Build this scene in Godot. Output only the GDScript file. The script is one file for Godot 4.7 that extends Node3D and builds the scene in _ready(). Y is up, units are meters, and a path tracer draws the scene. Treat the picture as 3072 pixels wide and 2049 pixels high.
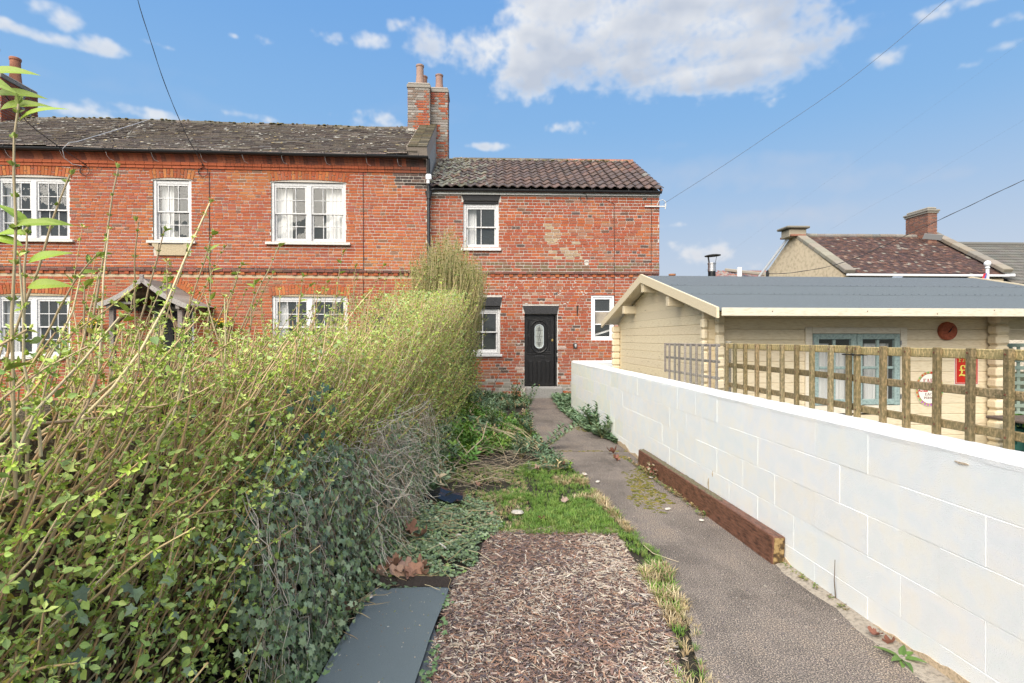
extends Node3D
# A garden path beside a white block wall, two old brick houses, a cream log cabin and an overgrown hedge.

const SKY_GAIN := 0.205          # the panorama is stored at this fraction of what the eye sees, exposure does the rest
var rng := RandomNumberGenerator.new()
var fast_noise := FastNoiseLite.new()
var M := {}
var names := {}
var brick_meshes := {}

# ---------------------------------------------------------------- geometry collector
class G:
	var v := PackedVector3Array()
	var n := PackedVector3Array()
	var c := PackedColorArray()
	var xf := Transform3D()
	var col := Color(1, 1, 1)
	func tri(a: Vector3, b: Vector3, d: Vector3) -> void:      # counter-clockwise seen from the front
		var p := xf * a
		var q := xf * b
		var r := xf * d
		var m := (q - p).cross(r - p).normalized()
		v.append(p); v.append(r); v.append(q)
		n.append(m); n.append(m); n.append(m)
		c.append(col); c.append(col); c.append(col)
	func quad(a: Vector3, b: Vector3, d: Vector3, e: Vector3) -> void:
		tri(a, b, d)
		tri(a, d, e)
	func oquad(a: Vector3, b: Vector3, d: Vector3, e: Vector3, out: Vector3) -> void:
		if (b - a).cross(d - a).dot(out) >= 0.0: quad(a, b, d, e)
		else: quad(a, e, d, b)
	func stri(a: Vector3, b: Vector3, d: Vector3, na: Vector3, nb: Vector3, nd: Vector3) -> void:
		v.append(xf * a); v.append(xf * d); v.append(xf * b)
		n.append((xf.basis * na).normalized()); n.append((xf.basis * nd).normalized()); n.append((xf.basis * nb).normalized())
		c.append(col); c.append(col); c.append(col)
	func box(o: Vector3, s: Vector3, bevel := 0.0) -> void:
		var h := s * 0.5
		var b := minf(bevel, minf(h.x, minf(h.y, h.z)) * 0.9)
		if b <= 0.0:
			for ax in 3:
				for sg in [-1.0, 1.0]:
					var p := _face(o, h, ax, sg, 0.0)
					quad(p[0], p[1], p[2], p[3])
			return
		for ax in 3:
			for sg in [-1.0, 1.0]:
				var p := _face(o, h, ax, sg, b)
				quad(p[0], p[1], p[2], p[3])
		for ax in 3:                                              # chamfers along each axis
			var u := (ax + 1) % 3
			var w := (ax + 2) % 3
			for su in [-1.0, 1.0]:
				for sw in [-1.0, 1.0]:
					var a0 := Vector3(); var a1 := Vector3(); var b0 := Vector3(); var b1 := Vector3()
					a0[ax] = -h[ax] + b; a1[ax] = h[ax] - b; b0[ax] = a0[ax]; b1[ax] = a1[ax]
					a0[u] = su * h[u]; a1[u] = a0[u]; b0[u] = su * (h[u] - b); b1[u] = b0[u]
					a0[w] = sw * (h[w] - b); a1[w] = a0[w]; b0[w] = sw * h[w]; b1[w] = b0[w]
					oquad(o + a0, o + a1, o + b1, o + b0, a0 + b1)
		for sx in [-1.0, 1.0]:
			for sy in [-1.0, 1.0]:
				for sz in [-1.0, 1.0]:
					var p := o + Vector3(sx * h.x, sy * (h.y - b), sz * (h.z - b))
					var q := o + Vector3(sx * (h.x - b), sy * h.y, sz * (h.z - b))
					var r := o + Vector3(sx * (h.x - b), sy * (h.y - b), sz * h.z)
					if sx * sy * sz > 0: tri(p, q, r)
					else: tri(p, r, q)
	func _face(o: Vector3, h: Vector3, ax: int, sg: float, b: float) -> Array:
		var u := (ax + 1) % 3
		var w := (ax + 2) % 3
		var out := []
		for k in [[-1, -1], [1, -1], [1, 1], [-1, 1]]:
			var p := Vector3()
			p[ax] = sg * h[ax]
			p[u] = k[0] * sg * (h[u] - b)
			p[w] = k[1] * (h[w] - b)
			out.append(o + p)
		return out
	func bar(a: Vector3, b: Vector3, w: float, t: float, up := Vector3.UP, bevel := 0.0) -> void:   # a box from a to b, w along up-ish side, t across
		var keep := xf
		var d := (b - a)
		var x := d.normalized()
		var z := x.cross(up).normalized()
		if z.length() < 0.5: z = x.cross(Vector3.RIGHT).normalized()
		var y := z.cross(x).normalized()
		xf = keep * Transform3D(Basis(x, y, z), (a + b) * 0.5)
		box(Vector3.ZERO, Vector3(d.length(), w, t), bevel)
		xf = keep
	func tube(p: Array, r: Array, sides := 6, caps := false) -> void:
		var k := p.size()
		var rings := []
		var dirs := []
		var side := Vector3.ZERO
		for i in k:
			var t: Vector3 = (p[mini(i + 1, k - 1)] - p[maxi(i - 1, 0)]).normalized()
			if side == Vector3.ZERO:
				side = t.cross(Vector3.UP if absf(t.y) < 0.9 else Vector3.RIGHT).normalized()
			side = (side - t * side.dot(t)).normalized()
			var up := t.cross(side)
			var ring := []
			var dd := []
			for s in sides:
				var a := TAU * s / sides
				var d := side * cos(a) + up * sin(a)
				dd.append(d)
				ring.append(p[i] + d * float(r[i]))
			rings.append(ring)
			dirs.append(dd)
		for i in k - 1:
			for s in sides:
				var e := (s + 1) % sides
				stri(rings[i][s], rings[i][e], rings[i + 1][e], dirs[i][s], dirs[i][e], dirs[i + 1][e])
				stri(rings[i][s], rings[i + 1][e], rings[i + 1][s], dirs[i][s], dirs[i + 1][e], dirs[i + 1][s])
		if caps:
			for s in range(1, sides - 1):
				tri(rings[0][0], rings[0][s + 1], rings[0][s])
				tri(rings[k - 1][0], rings[k - 1][s], rings[k - 1][s + 1])
	func lathe(prof: Array, sides := 16, sx := 1.0, sz := 1.0) -> void:      # profile of (radius, y), bottom to top
		for i in prof.size() - 1:
			var a: Vector2 = prof[i]
			var b: Vector2 = prof[i + 1]
			var nn := Vector2(b.y - a.y, a.x - b.x).normalized()
			for s in sides:
				var t0 := TAU * s / sides
				var t1 := TAU * (s + 1) / sides
				var d0 := Vector3(cos(t0) * sx, 0, -sin(t0) * sz)
				var d1 := Vector3(cos(t1) * sx, 0, -sin(t1) * sz)
				var n0 := d0 * nn.x + Vector3(0, nn.y, 0)
				var n1 := d1 * nn.x + Vector3(0, nn.y, 0)
				var p00 := d0 * a.x + Vector3(0, a.y, 0)
				var p10 := d1 * a.x + Vector3(0, a.y, 0)
				var p01 := d0 * b.x + Vector3(0, b.y, 0)
				var p11 := d1 * b.x + Vector3(0, b.y, 0)
				if a.x > 0.0001: stri(p00, p10, p11, n0, n1, n1)
				if b.x > 0.0001: stri(p00, p11, p01, n0, n1, n0)
	func prism(poly: PackedVector2Array, z0: float, z1: float) -> void:      # polygon in x,y pushed from z0 to z1 (front at z1)
		var q := poly
		if Geometry2D.is_polygon_clockwise(q):
			q = q.duplicate()
			q.reverse()
		var idx := Geometry2D.triangulate_polygon(q)
		for i in range(0, idx.size(), 3):
			var a := q[idx[i]]
			var b := q[idx[i + 1]]
			var d := q[idx[i + 2]]
			if (b - a).cross(d - a) < 0.0:
				var t := b
				b = d
				d = t
			tri(Vector3(a.x, a.y, z1), Vector3(b.x, b.y, z1), Vector3(d.x, d.y, z1))
			tri(Vector3(a.x, a.y, z0), Vector3(d.x, d.y, z0), Vector3(b.x, b.y, z0))
		for i in q.size():
			var a := q[i]
			var b := q[(i + 1) % q.size()]
			quad(Vector3(a.x, a.y, z0), Vector3(b.x, b.y, z0), Vector3(b.x, b.y, z1), Vector3(a.x, a.y, z1))
	func mesh() -> ArrayMesh:
		var m := ArrayMesh.new()
		if v.is_empty(): return m
		var a := []
		a.resize(Mesh.ARRAY_MAX)
		a[Mesh.ARRAY_VERTEX] = v
		a[Mesh.ARRAY_NORMAL] = n
		a[Mesh.ARRAY_COLOR] = c
		m.add_surface_from_arrays(Mesh.PRIMITIVE_TRIANGLES, a)
		return m

# ---------------------------------------------------------------- naming and tagging
func numbered(called: String) -> String:
	var k: int = names.get(called, 0)
	names[called] = k + 1
	return called if k == 0 else "%s_%03d" % [called, k]

func tag(o: Node3D, label: String, category: String, group := "", kind := "") -> Node3D:
	if label: o.set_meta("label", label)
	if category: o.set_meta("category", category)
	if group: o.set_meta("group", group)
	if kind: o.set_meta("kind", kind)
	return o

func thing(called: String, label: String, category: String, at := Vector3.ZERO, turn := 0.0, group := "") -> Node3D:
	var o := Node3D.new()
	o.name = numbered(called)
	add_child(o)
	o.position = at
	o.rotation.y = deg_to_rad(turn)
	tag(o, label, category, group)
	return o

func put(called: String, mesh: Mesh, mat: Material, parent: Node3D = self, xf := Transform3D()) -> MeshInstance3D:
	var o := MeshInstance3D.new()
	o.name = numbered(called) if parent == self else called
	o.mesh = mesh
	o.material_override = mat
	o.transform = xf
	parent.add_child(o, true)
	return o

func stuff(called: String, mesh: Mesh, mat: Material, parent: Node3D = self) -> MeshInstance3D:
	var o := put(called, mesh, mat, parent)
	o.set_meta("kind", "stuff")
	return o

func node(called: String, parent: Node3D, at := Vector3.ZERO) -> Node3D:      # a part that only carries sub-parts
	var o := Node3D.new()
	o.name = called
	o.position = at
	parent.add_child(o, true)
	return o

func structure(called: String, mesh: Mesh, mat: Material) -> MeshInstance3D:
	var o := put(called, mesh, mat)
	o.set_meta("kind", "structure")
	return o

func copies(called: String, mesh: Mesh, mat: Material, xs: Array, cols: Array, parent: Node3D = self) -> MultiMeshInstance3D:
	var mm := MultiMesh.new()
	mm.transform_format = MultiMesh.TRANSFORM_3D
	mm.use_colors = true
	mm.mesh = mesh
	mm.instance_count = xs.size()
	var b := PackedFloat32Array()
	b.resize(xs.size() * 16)
	var k := 0
	for i in xs.size():
		var t: Transform3D = xs[i]
		var q: Color = cols[i]
		b[k] = t.basis.x.x; b[k + 1] = t.basis.y.x; b[k + 2] = t.basis.z.x; b[k + 3] = t.origin.x
		b[k + 4] = t.basis.x.y; b[k + 5] = t.basis.y.y; b[k + 6] = t.basis.z.y; b[k + 7] = t.origin.y
		b[k + 8] = t.basis.x.z; b[k + 9] = t.basis.y.z; b[k + 10] = t.basis.z.z; b[k + 11] = t.origin.z
		b[k + 12] = q.r; b[k + 13] = q.g; b[k + 14] = q.b; b[k + 15] = 1.0
		k += 16
	mm.buffer = b
	var o := MultiMeshInstance3D.new()
	o.name = numbered(called) if parent == self else called
	o.multimesh = mm
	o.material_override = mat
	o.set_meta("kind", "stuff")
	parent.add_child(o, true)
	return o

# ---------------------------------------------------------------- chance and colour helpers
func rf(a: float, b: float) -> float:
	return rng.randf_range(a, b)

func pick(a: Array) -> Variant:
	return a[rng.randi() % a.size()]

func nz(x: float, y: float, z := 0.0) -> float:               # smooth noise, -1 .. 1
	return fast_noise.get_noise_3d(x, y, z)

func vary(q: Color, k := 0.12) -> Color:
	var f := 1.0 + rf(-k, k)
	return Color(q.r * f * (1.0 + rf(-k, k) * 0.3), q.g * f, q.b * f * (1.0 + rf(-k, k) * 0.3))

# ---------------------------------------------------------------- materials
func ramp(stops: Array) -> Gradient:
	var g := Gradient.new()
	var o := PackedFloat32Array()
	var q := PackedColorArray()
	for s in stops:
		o.append(s[0])
		q.append(s[1])
	g.offsets = o
	g.colors = q
	return g

func noise_tex(freq: float, stops: Array, size := 512, oct := 4, kind := FastNoiseLite.TYPE_SIMPLEX_SMOOTH, sd := 1) -> NoiseTexture2D:
	var f := FastNoiseLite.new()
	f.seed = sd
	f.noise_type = kind
	f.frequency = freq
	f.fractal_octaves = oct
	var t := NoiseTexture2D.new()
	t.noise = f
	t.width = size
	t.height = size
	t.seamless = true
	t.color_ramp = ramp(stops)
	return t

func bump_tex(freq: float, strength: float, size := 512, oct := 4, kind := FastNoiseLite.TYPE_SIMPLEX_SMOOTH, sd := 2) -> NoiseTexture2D:
	var f := FastNoiseLite.new()
	f.seed = sd
	f.noise_type = kind
	f.frequency = freq
	f.fractal_octaves = oct
	var t := NoiseTexture2D.new()
	t.noise = f
	t.width = size
	t.height = size
	t.seamless = true
	t.as_normal_map = true
	t.bump_strength = strength
	return t

func grey(x: float) -> Color:
	return Color(x, x, x)

func mat(called: String, color: Color, rough := 0.85, tex: Texture2D = null, bump: Texture2D = null, scale := Vector3.ONE, depth := 1.0, world := true) -> StandardMaterial3D:
	var m := StandardMaterial3D.new()
	m.resource_name = called
	m.albedo_color = color.linear_to_srgb()
	m.vertex_color_use_as_albedo = true
	m.roughness = rough
	if tex:
		m.albedo_texture = tex
	if bump:
		m.normal_enabled = true
		m.normal_texture = bump
		m.normal_scale = depth
	if tex or bump:
		m.uv1_triplanar = true
		m.uv1_world_triplanar = world
		m.uv1_scale = scale
	M[called] = m
	return m

func make_materials() -> void:
	var grain_soft := noise_tex(0.03, [[0.0, grey(0.72)], [0.45, grey(0.9)], [1.0, grey(1.0)]], 512, 5)
	var grain_pit := noise_tex(0.05, [[0.0, grey(0.6)], [0.35, grey(0.88)], [0.6, grey(0.97)], [1.0, grey(1.0)]], 512, 5, FastNoiseLite.TYPE_SIMPLEX_SMOOTH, 5)
	var rough_bump := bump_tex(0.06, 6.0, 512, 4)
	var fine_bump := bump_tex(0.18, 5.0, 512, 3, FastNoiseLite.TYPE_SIMPLEX_SMOOTH, 8)
	mat("brick", Color(1, 1, 1), 0.9, grain_pit, rough_bump, Vector3.ONE * 2.6, 0.8)
	mat("mortar", Color(1, 1, 1), 0.95, grain_pit, rough_bump, Vector3.ONE * 1.7, 0.8)
	mat("terracotta", Color(1, 1, 1), 0.8, grain_soft, fine_bump, Vector3.ONE * 2.0, 0.4)
	mat("white_paint", Color(0.8, 0.8, 0.8), 0.45, grain_soft, null, Vector3.ONE * 1.3)
	mat("white_plastic", Color(0.8, 0.81, 0.83), 0.3)
	mat("black_paint", Color(0.012, 0.012, 0.013), 0.28, null, fine_bump, Vector3.ONE * 2.0, 0.15)
	mat("black_plastic", Color(0.022, 0.023, 0.026), 0.4)
	mat("black_stone", Color(0.035, 0.035, 0.038), 0.7, grain_pit, rough_bump, Vector3.ONE * 4.0, 1.2)
	mat("cable", Color(0.012, 0.012, 0.014), 0.5)
	mat("wire", Color(0.09, 0.09, 0.10), 0.6)
	mat("room", Color(0.17, 0.15, 0.13), 0.9)
	mat("curtain", Color(0.78, 0.78, 0.76), 0.9)
	M.curtain.backlight_enabled = true
	M.curtain.backlight = Color(0.25, 0.25, 0.25)
	mat("stone", Color(1, 1, 1), 0.9, grain_soft, rough_bump, Vector3.ONE * 2.0, 0.6)
	mat("roof_stone", Color(1, 1, 1), 0.92, noise_tex(0.035, [[0.0, grey(0.55)], [0.5, grey(0.9)], [0.63, Color(1.0, 0.98, 0.92)], [0.7, Color(1, 1, 1)], [1.0, Color(1, 1, 1)]], 512, 5, FastNoiseLite.TYPE_SIMPLEX_SMOOTH, 12), rough_bump, Vector3.ONE * 1.1, 1.0)
	mat("pantile", Color(1, 1, 1), 0.75, noise_tex(0.02, [[0.0, Color(0.55, 0.55, 0.58)], [0.4, Color(0.8, 0.8, 0.82)], [0.55, Color(0.95, 0.93, 0.9)], [0.75, Color(1, 0.93, 0.86)], [1.0, Color(1.0, 0.96, 0.9)]], 512, 5, FastNoiseLite.TYPE_SIMPLEX_SMOOTH, 21), rough_bump, Vector3.ONE * 0.9, 0.6)
	mat("moss", Color(1, 1, 1), 1.0, grain_pit, rough_bump, Vector3.ONE * 5.0, 1.5)
	# painted wood boards: long faint grain and scattered weather checks
	mat("cream_paint", Color(1, 1, 1), 0.6, noise_tex(0.03, [[0.0, Color(0.88, 0.85, 0.8)], [0.35, Color(0.96, 0.95, 0.93)], [1.0, Color(1, 1, 1)]], 512, 4, FastNoiseLite.TYPE_SIMPLEX_SMOOTH, 31), bump_tex(0.05, 3.0, 512, 4), Vector3(0.6, 3.0, 3.0), 0.35, false)
	mat("teal_paint", Color(0.36, 0.48, 0.46), 0.45, grain_soft, null, Vector3.ONE * 2.0)
	mat("weathered_wood", Color(1, 1, 1), 0.9, noise_tex(0.022, [[0.0, Color(0.66, 0.66, 0.54)], [0.4, Color(0.76, 0.75, 0.64)], [0.55, Color(0.84, 0.81, 0.7)], [0.68, Color(0.93, 0.89, 0.79)], [0.76, Color(1, 0.95, 0.82)], [1.0, Color(1, 0.95, 0.82)]], 512, 5, FastNoiseLite.TYPE_SIMPLEX_SMOOTH, 41), bump_tex(0.06, 8.0, 512, 4), Vector3(6.0, 2.2, 6.0), 0.8, true)
	mat("grey_wood", Color(1, 1, 1), 0.9, noise_tex(0.03, [[0.0, grey(0.5)], [0.5, grey(0.85)], [1.0, grey(1.0)]], 512, 5, FastNoiseLite.TYPE_SIMPLEX_SMOOTH, 43), bump_tex(0.06, 7.0, 512, 4), Vector3(1.2, 6.0, 6.0), 0.8, false)
	mat("beam_stain", Color(1, 1, 1), 0.5, noise_tex(0.02, [[0.0, grey(0.45)], [0.4, grey(0.8)], [0.8, grey(1.0)], [1.0, Color(1.0, 0.95, 0.85)]], 512, 5, FastNoiseLite.TYPE_SIMPLEX_SMOOTH, 47), bump_tex(0.05, 5.0, 512, 4), Vector3(0.8, 4.0, 4.0), 0.5, false)
	mat("end_grain", Color(1, 1, 1), 0.9, noise_tex(0.012, [[0.0, Color(0.2, 0.15, 0.1)], [0.42, Color(0.36, 0.28, 0.18)], [0.55, Color(0.6, 0.5, 0.33)], [1.0, Color(0.72, 0.62, 0.44)]], 256, 5, FastNoiseLite.TYPE_SIMPLEX_SMOOTH, 49), rough_bump, Vector3.ONE * 5.0, 1.0)
	mat("block_paint", Color(1, 1, 1), 0.7, noise_tex(0.008, [[0.0, Color(0.955, 0.975, 0.985)], [0.4, Color(0.975, 0.985, 0.99)], [0.6, Color(0.99, 0.99, 0.98)], [1.0, Color(1.0, 0.99, 0.96)]], 512, 3, FastNoiseLite.TYPE_SIMPLEX_SMOOTH, 51), bump_tex(0.11, 7.0, 1024, 4, FastNoiseLite.TYPE_SIMPLEX_SMOOTH, 52), Vector3.ONE * 1.3, 0.55)
	mat("render_stain", Color(1, 1, 1), 0.9, grain_pit, fine_bump, Vector3.ONE * 2.0, 0.6)
	mat("felt", Color(1, 1, 1), 0.85, noise_tex(0.28, [[0.0, grey(0.42)], [0.45, grey(0.7)], [0.62, grey(0.9)], [0.75, grey(1.0)], [1.0, grey(1.0)]], 1024, 2, FastNoiseLite.TYPE_SIMPLEX_SMOOTH, 61), bump_tex(0.25, 6.0, 1024, 2), Vector3.ONE * 2.2, 0.5)
	mat("path", Color(1, 1, 1), 0.95, noise_tex(0.085, [[0.0, Color(0.34, 0.33, 0.34)], [0.4, Color(0.45, 0.435, 0.43)], [0.52, Color(0.56, 0.535, 0.515)], [0.62, Color(0.72, 0.675, 0.625)], [0.72, Color(0.86, 0.81, 0.75)], [1.0, Color(0.95, 0.9, 0.84)]], 1024, 3, FastNoiseLite.TYPE_SIMPLEX_SMOOTH, 71), bump_tex(0.12, 9.0, 1024, 3, FastNoiseLite.TYPE_SIMPLEX_SMOOTH, 72), Vector3.ONE * 1.15, 0.7)
	mat("soil", Color(1, 1, 1), 1.0, noise_tex(0.05, [[0.0, grey(0.3)], [0.5, grey(0.7)], [1.0, grey(1.0)]], 1024, 5, FastNoiseLite.TYPE_SIMPLEX_SMOOTH, 81), bump_tex(0.06, 10.0, 1024, 5), Vector3.ONE * 0.9, 1.5)
	mat("concrete", Color(1, 1, 1), 0.9, grain_pit, fine_bump, Vector3.ONE * 1.2, 0.7)
	mat("render_cream", Color(1, 1, 1), 0.9, noise_tex(0.02, [[0.0, Color(0.82, 0.81, 0.78)], [0.3, Color(0.93, 0.92, 0.9)], [0.5, Color(0.98, 0.98, 0.97)], [1.0, Color(1, 1, 1)]], 512, 5, FastNoiseLite.TYPE_SIMPLEX_SMOOTH, 91), rough_bump, Vector3.ONE * 0.35, 0.6)
	mat("leaf", Color(1, 1, 1), 0.55)
	M.leaf.backlight_enabled = true
	M.leaf.backlight = Color(0.5, 0.5, 0.3)
	mat("ivy_leaf", Color(1, 1, 1), 0.5)
	mat("blade", Color(1, 1, 1), 0.6)
	M.blade.backlight_enabled = true
	M.blade.backlight = Color(0.3, 0.3, 0.2)
	mat("twig", Color(1, 1, 1), 0.8)
	mat("dry_leaf", Color(1, 1, 1), 0.8)
	mat("chip", Color(1, 1, 1), 0.9)
	mat("metal", Color(0.5, 0.5, 0.5), 0.35)
	M.metal.metallic = 0.9
	mat("brass", Color(0.75, 0.55, 0.2), 0.3)
	M.brass.metallic = 0.9
	mat("lead", Color(0.08, 0.08, 0.085), 0.5)
	mat("print", Color(1, 1, 1), 0.35)
	mat("plain", Color(1, 1, 1), 0.7)
	mat("bag_film", Color(0.01, 0.011, 0.014), 0.25)
	var glass := StandardMaterial3D.new()
	glass.resource_name = "window_glass"
	glass.albedo_color = Color(0.9, 0.95, 0.95, 0.06)
	glass.transparency = BaseMaterial3D.TRANSPARENCY_ALPHA
	glass.roughness = 0.02
	glass.metallic_specular = 0.9
	M.glass = glass
	var frosted := StandardMaterial3D.new()
	frosted.resource_name = "frosted_glass"
	frosted.albedo_color = Color(0.62, 0.64, 0.62)
	frosted.roughness = 0.25
	M.frosted = frosted

# ---------------------------------------------------------------- sky
func cloud_list() -> Array:
	# azimuth, elevation, half width, half height (degrees), density, greyness of the base
	var px := [[1560, 40, 400, 85, 1.25, 1.0], [1740, 125, 210, 85, 1.2, 1.0], [1420, 130, 270, 60, 1.1, 1.0], [1560, 165, 260, 48, 1.05, 1.0], [1115, 116, 85, 44, 1.1, 0.5], [1205, 165, 95, 50, 1.15, 0.5], [1270, 50, 130, 75, 1.2, 0.6], [1180, 90, 70, 50, 1.0, 0.5],
		[1640, 185, 200, 30, 0.9, 0.5], [2035, 138, 55, 33, 0.8, 0.3], [2290, 112, 90, 28, 0.75, 0.3], [2225, 152, 50, 25, 0.7, 0.3], [2200, 15, 150, 32, 0.85, 0.4], [2320, 45, 60, 25, 0.6, 0.3],
		[975, 98, 62, 36, 0.72, 0.2], [910, 60, 35, 14, 0.6, 0.1], [850, 92, 52, 22, 0.75, 0.1], [760, 85, 50, 16, 0.65, 0.1], [600, 97, 40, 16, 0.6, 0.1], [110, 88, 170, 24, 0.9, 0.15], [240, 108, 55, 30, 0.9, 0.15],
		[140, 35, 65, 44, 0.85, 0.1], [15, 52, 36, 20, 0.7, 0.1], [360, 103, 40, 10, 0.4, 0.1], [1310, 294, 58, 17, 0.75, 0.2], [1135, 338, 70, 9, 0.5, 0.1], [150, 250, 210, 30, 0.95, 0.15], [330, 262, 190, 22, 0.85, 0.1], [850, 275, 95, 28, 0.75, 0.1], [620, 275, 120, 12, 0.45, 0.1],
		[1550, 516, 34, 8, 0.5, 0.1], [1600, 585, 170, 34, 0.5, 0.1], [1700, 572, 60, 14, 0.45, 0.1], [2150, 222, 34, 11, 0.5, 0.1], [1880, 600, 260, 26, 0.4, 0.1], [540, 85, 20, 8, 0.4, 0.1]]
	var out := []
	for p in px:
		var x: float = (p[0] * 1.3067 - 1536.0) / 1600.0
		var y: float = (1015.0 - p[1] * 1.3067) / 1600.0
		var k := 1.3067 / 1600.0 / (1.0 + x * x)
		out.append([rad_to_deg(atan(x)), rad_to_deg(atan(y * cos(atan(x)))), rad_to_deg(p[2] * k), rad_to_deg(p[3] * k * cos(atan(x)) * 1.05), p[4], p[5]])
	var r := RandomNumberGenerator.new()
	r.seed = 77
	for i in 150:                                                 # the same kind of fair-weather cloud goes on all the way round
		var a := r.randf_range(52, 308)
		var e := r.randf_range(4, 80)
		var big := r.randf() < 0.42
		var w := r.randf_range(8, 20) if big else r.randf_range(2, 7)
		out.append([a if a <= 180.0 else a - 360.0, e, w, w * r.randf_range(0.22, 0.4), r.randf_range(0.6, 1.2) if big else r.randf_range(0.4, 0.8), 0.9 if big else 0.2])
		if big:
			for j in 4:
				out.append([out[-1][0] + r.randf_range(-w, w) * 0.6, e + r.randf_range(-0.2, 0.3) * w, w * r.randf_range(0.3, 0.5), w * r.randf_range(0.14, 0.25), 1.0, 0.6])
	return out

func sky_colour(az: float, el: float, clouds: Array) -> Color:
	var e := clampf(el, 0.0, 90.0)
	var t := clampf(e / 36.0, 0.0, 1.0)
	var low := Color(0.60, 0.67, 0.77)
	var mid := Color(0.26, 0.49, 0.81)
	var top := Color(0.17, 0.39, 0.78)
	var q := low.lerp(mid, smoothstep(0.04, 0.62, t)).lerp(top, smoothstep(0.45, 1.0, t))
	if el < 0.0:
		return Color(0.20, 0.20, 0.16)
	var dx := cos(deg_to_rad(az)) * cos(deg_to_rad(el))
	var dz := sin(deg_to_rad(az)) * cos(deg_to_rad(el))
	var dy := sin(deg_to_rad(el))
	var f1 := fast_noise.get_noise_3d(dx * 16.0, dy * 26.0, dz * 16.0)
	var f2 := fast_noise.get_noise_3d(dx * 55.0 + 7.0, dy * 75.0, dz * 55.0)
	var f3 := fast_noise.get_noise_3d(dx * 190.0 + 3.0, dy * 230.0, dz * 190.0)
	var f := f1 * 0.7 + f2 * 0.75 + f3 * 0.3
	var dens := -1.0
	var base := 0.0
	var wsum := 0.0001
	var under := 0.0
	for c in clouds:
		var u: float = (az - c[0]) / c[2]
		if absf(u) > 1.7: continue
		var w: float = (el - c[1]) / c[3]
		if absf(w) > 1.9: continue
		var d: float = (1.0 - (u * u + w * w)) * 0.9 + (c[4] - 1.0) * 0.5
		dens = maxf(dens, d) + (0.12 if d > 0.0 and dens > 0.0 else 0.0)
		if d > -0.4:
			var k: float = d + 0.4
			wsum += k
			base += k * c[5]
			under += k * clampf(0.55 - w * 0.55, 0.0, 1.0)
	var wisp := clampf(fast_noise.get_noise_3d(dx * 5.0 + 20.0, dy * 26.0, dz * 5.0) * 1.3 + f2 * 0.3 - 0.25, 0.0, 1.0) * smoothstep(30.0, 4.0, el) * 0.6
	if dens > -0.95:
		under /= wsum
		base /= wsum
		var a := smoothstep(-0.12, lerpf(1.1, 0.95, clampf(base * 1.5, 0.0, 1.0)), dens * 0.85 + f * lerpf(1.15, 0.62, clampf(base * 1.3, 0.0, 1.0)) - (0.1 if base < 0.45 else 0.0))
		var shade := clampf(under * base * 2.1 + f2 * 0.3 + f1 * 1.0 - 0.3, 0.0, 1.0) * smoothstep(0.2, 0.9, dens + f * 0.5)
		var lit := Color(0.92, 0.92, 0.92).lerp(Color(0.42, 0.49, 0.62), shade * 0.72)
		lit = lit.lerp(Color(0.66, 0.66, 0.72), smoothstep(14.0, 3.0, el) * 0.6)
		q = q.lerp(lit, a * (0.94 if base > 0.3 else 0.78))
	q = q.lerp(Color(0.68, 0.68, 0.73), wisp)
	return q

func make_sky() -> Texture2D:
	fast_noise.seed = 11
	fast_noise.frequency = 0.35
	fast_noise.fractal_octaves = 3
	var clouds := cloud_list()
	var near := []
	for c in clouds:
		if absf(c[0]) < 75.0: near.append(c)
	var w := 4096
	var small := Image.create_empty(512, 256, false, Image.FORMAT_RGBF)
	for y in 256:
		var el := 90.0 - (y + 0.5) * 180.0 / 256.0
		for x in 512:
			var az := fposmod((x + 0.5) * 360.0 / 512.0 + 180.0, 360.0) - 180.0
			small.set_pixel(x, y, sky_colour(az, el, clouds) * SKY_GAIN)
	small.resize(w, w / 2, Image.INTERPOLATE_BILINEAR)
	var reach := int(w * 47.0 / 360.0)
	for y in range(int(w / 2 * (0.5 - 36.0 / 180.0)), w / 4 + 2):
		var el := 90.0 - (y + 0.5) * 180.0 / (w / 2)
		for x in range(-reach, reach):
			small.set_pixel(posmod(x, w), y, sky_colour((x + 0.5) * 360.0 / w, el, near) * SKY_GAIN)
	return ImageTexture.create_from_image(small)

func _ready() -> void:
	rng.seed = 4
	# camera, sky, sun, exposure
	var cam := Camera3D.new()
	cam.name = "camera"
	cam.position = Vector3(0, 1.585, 0)
	cam.rotation_degrees = Vector3(-0.34, 0, 0)
	cam.fov = 65.25
	cam.near = 0.05
	cam.far = 2000.0
	add_child(cam)
	cam.make_current()
	var env := Environment.new()
	env.background_mode = Environment.BG_SKY
	var sky := Sky.new()
	var pan := PanoramaSkyMaterial.new()
	pan.panorama = make_sky()
	sky.sky_material = pan
	env.sky = sky
	env.tonemap_mode = Environment.TONE_MAPPER_LINEAR
	env.tonemap_exposure = 1.0 / SKY_GAIN
	env.sdfgi_enabled = true
	env.ssao_enabled = true
	env.ssil_enabled = true
	var we := WorldEnvironment.new()
	we.name = "world_environment"
	we.environment = env
	add_child(we)
	var sun := DirectionalLight3D.new()
	sun.name = "sun"
	sun.light_energy = 0.5
	sun.light_color = Color(1.0, 0.96, 0.9)
	sun.light_angular_distance = 70.0
	sun.shadow_enabled = true
	sun.rotation_degrees = Vector3(-45, -24, 0)
	add_child(sun)
	fast_noise.frequency = 0.5
	make_materials()
	make_setting()
	make_left_house()
	make_right_house()
	make_block_wall()
	make_cabin()
	make_far_buildings()
	make_trellis()
	make_wires()
	make_garden()
	make_hedge()
	make_reflected_trees()

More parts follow.
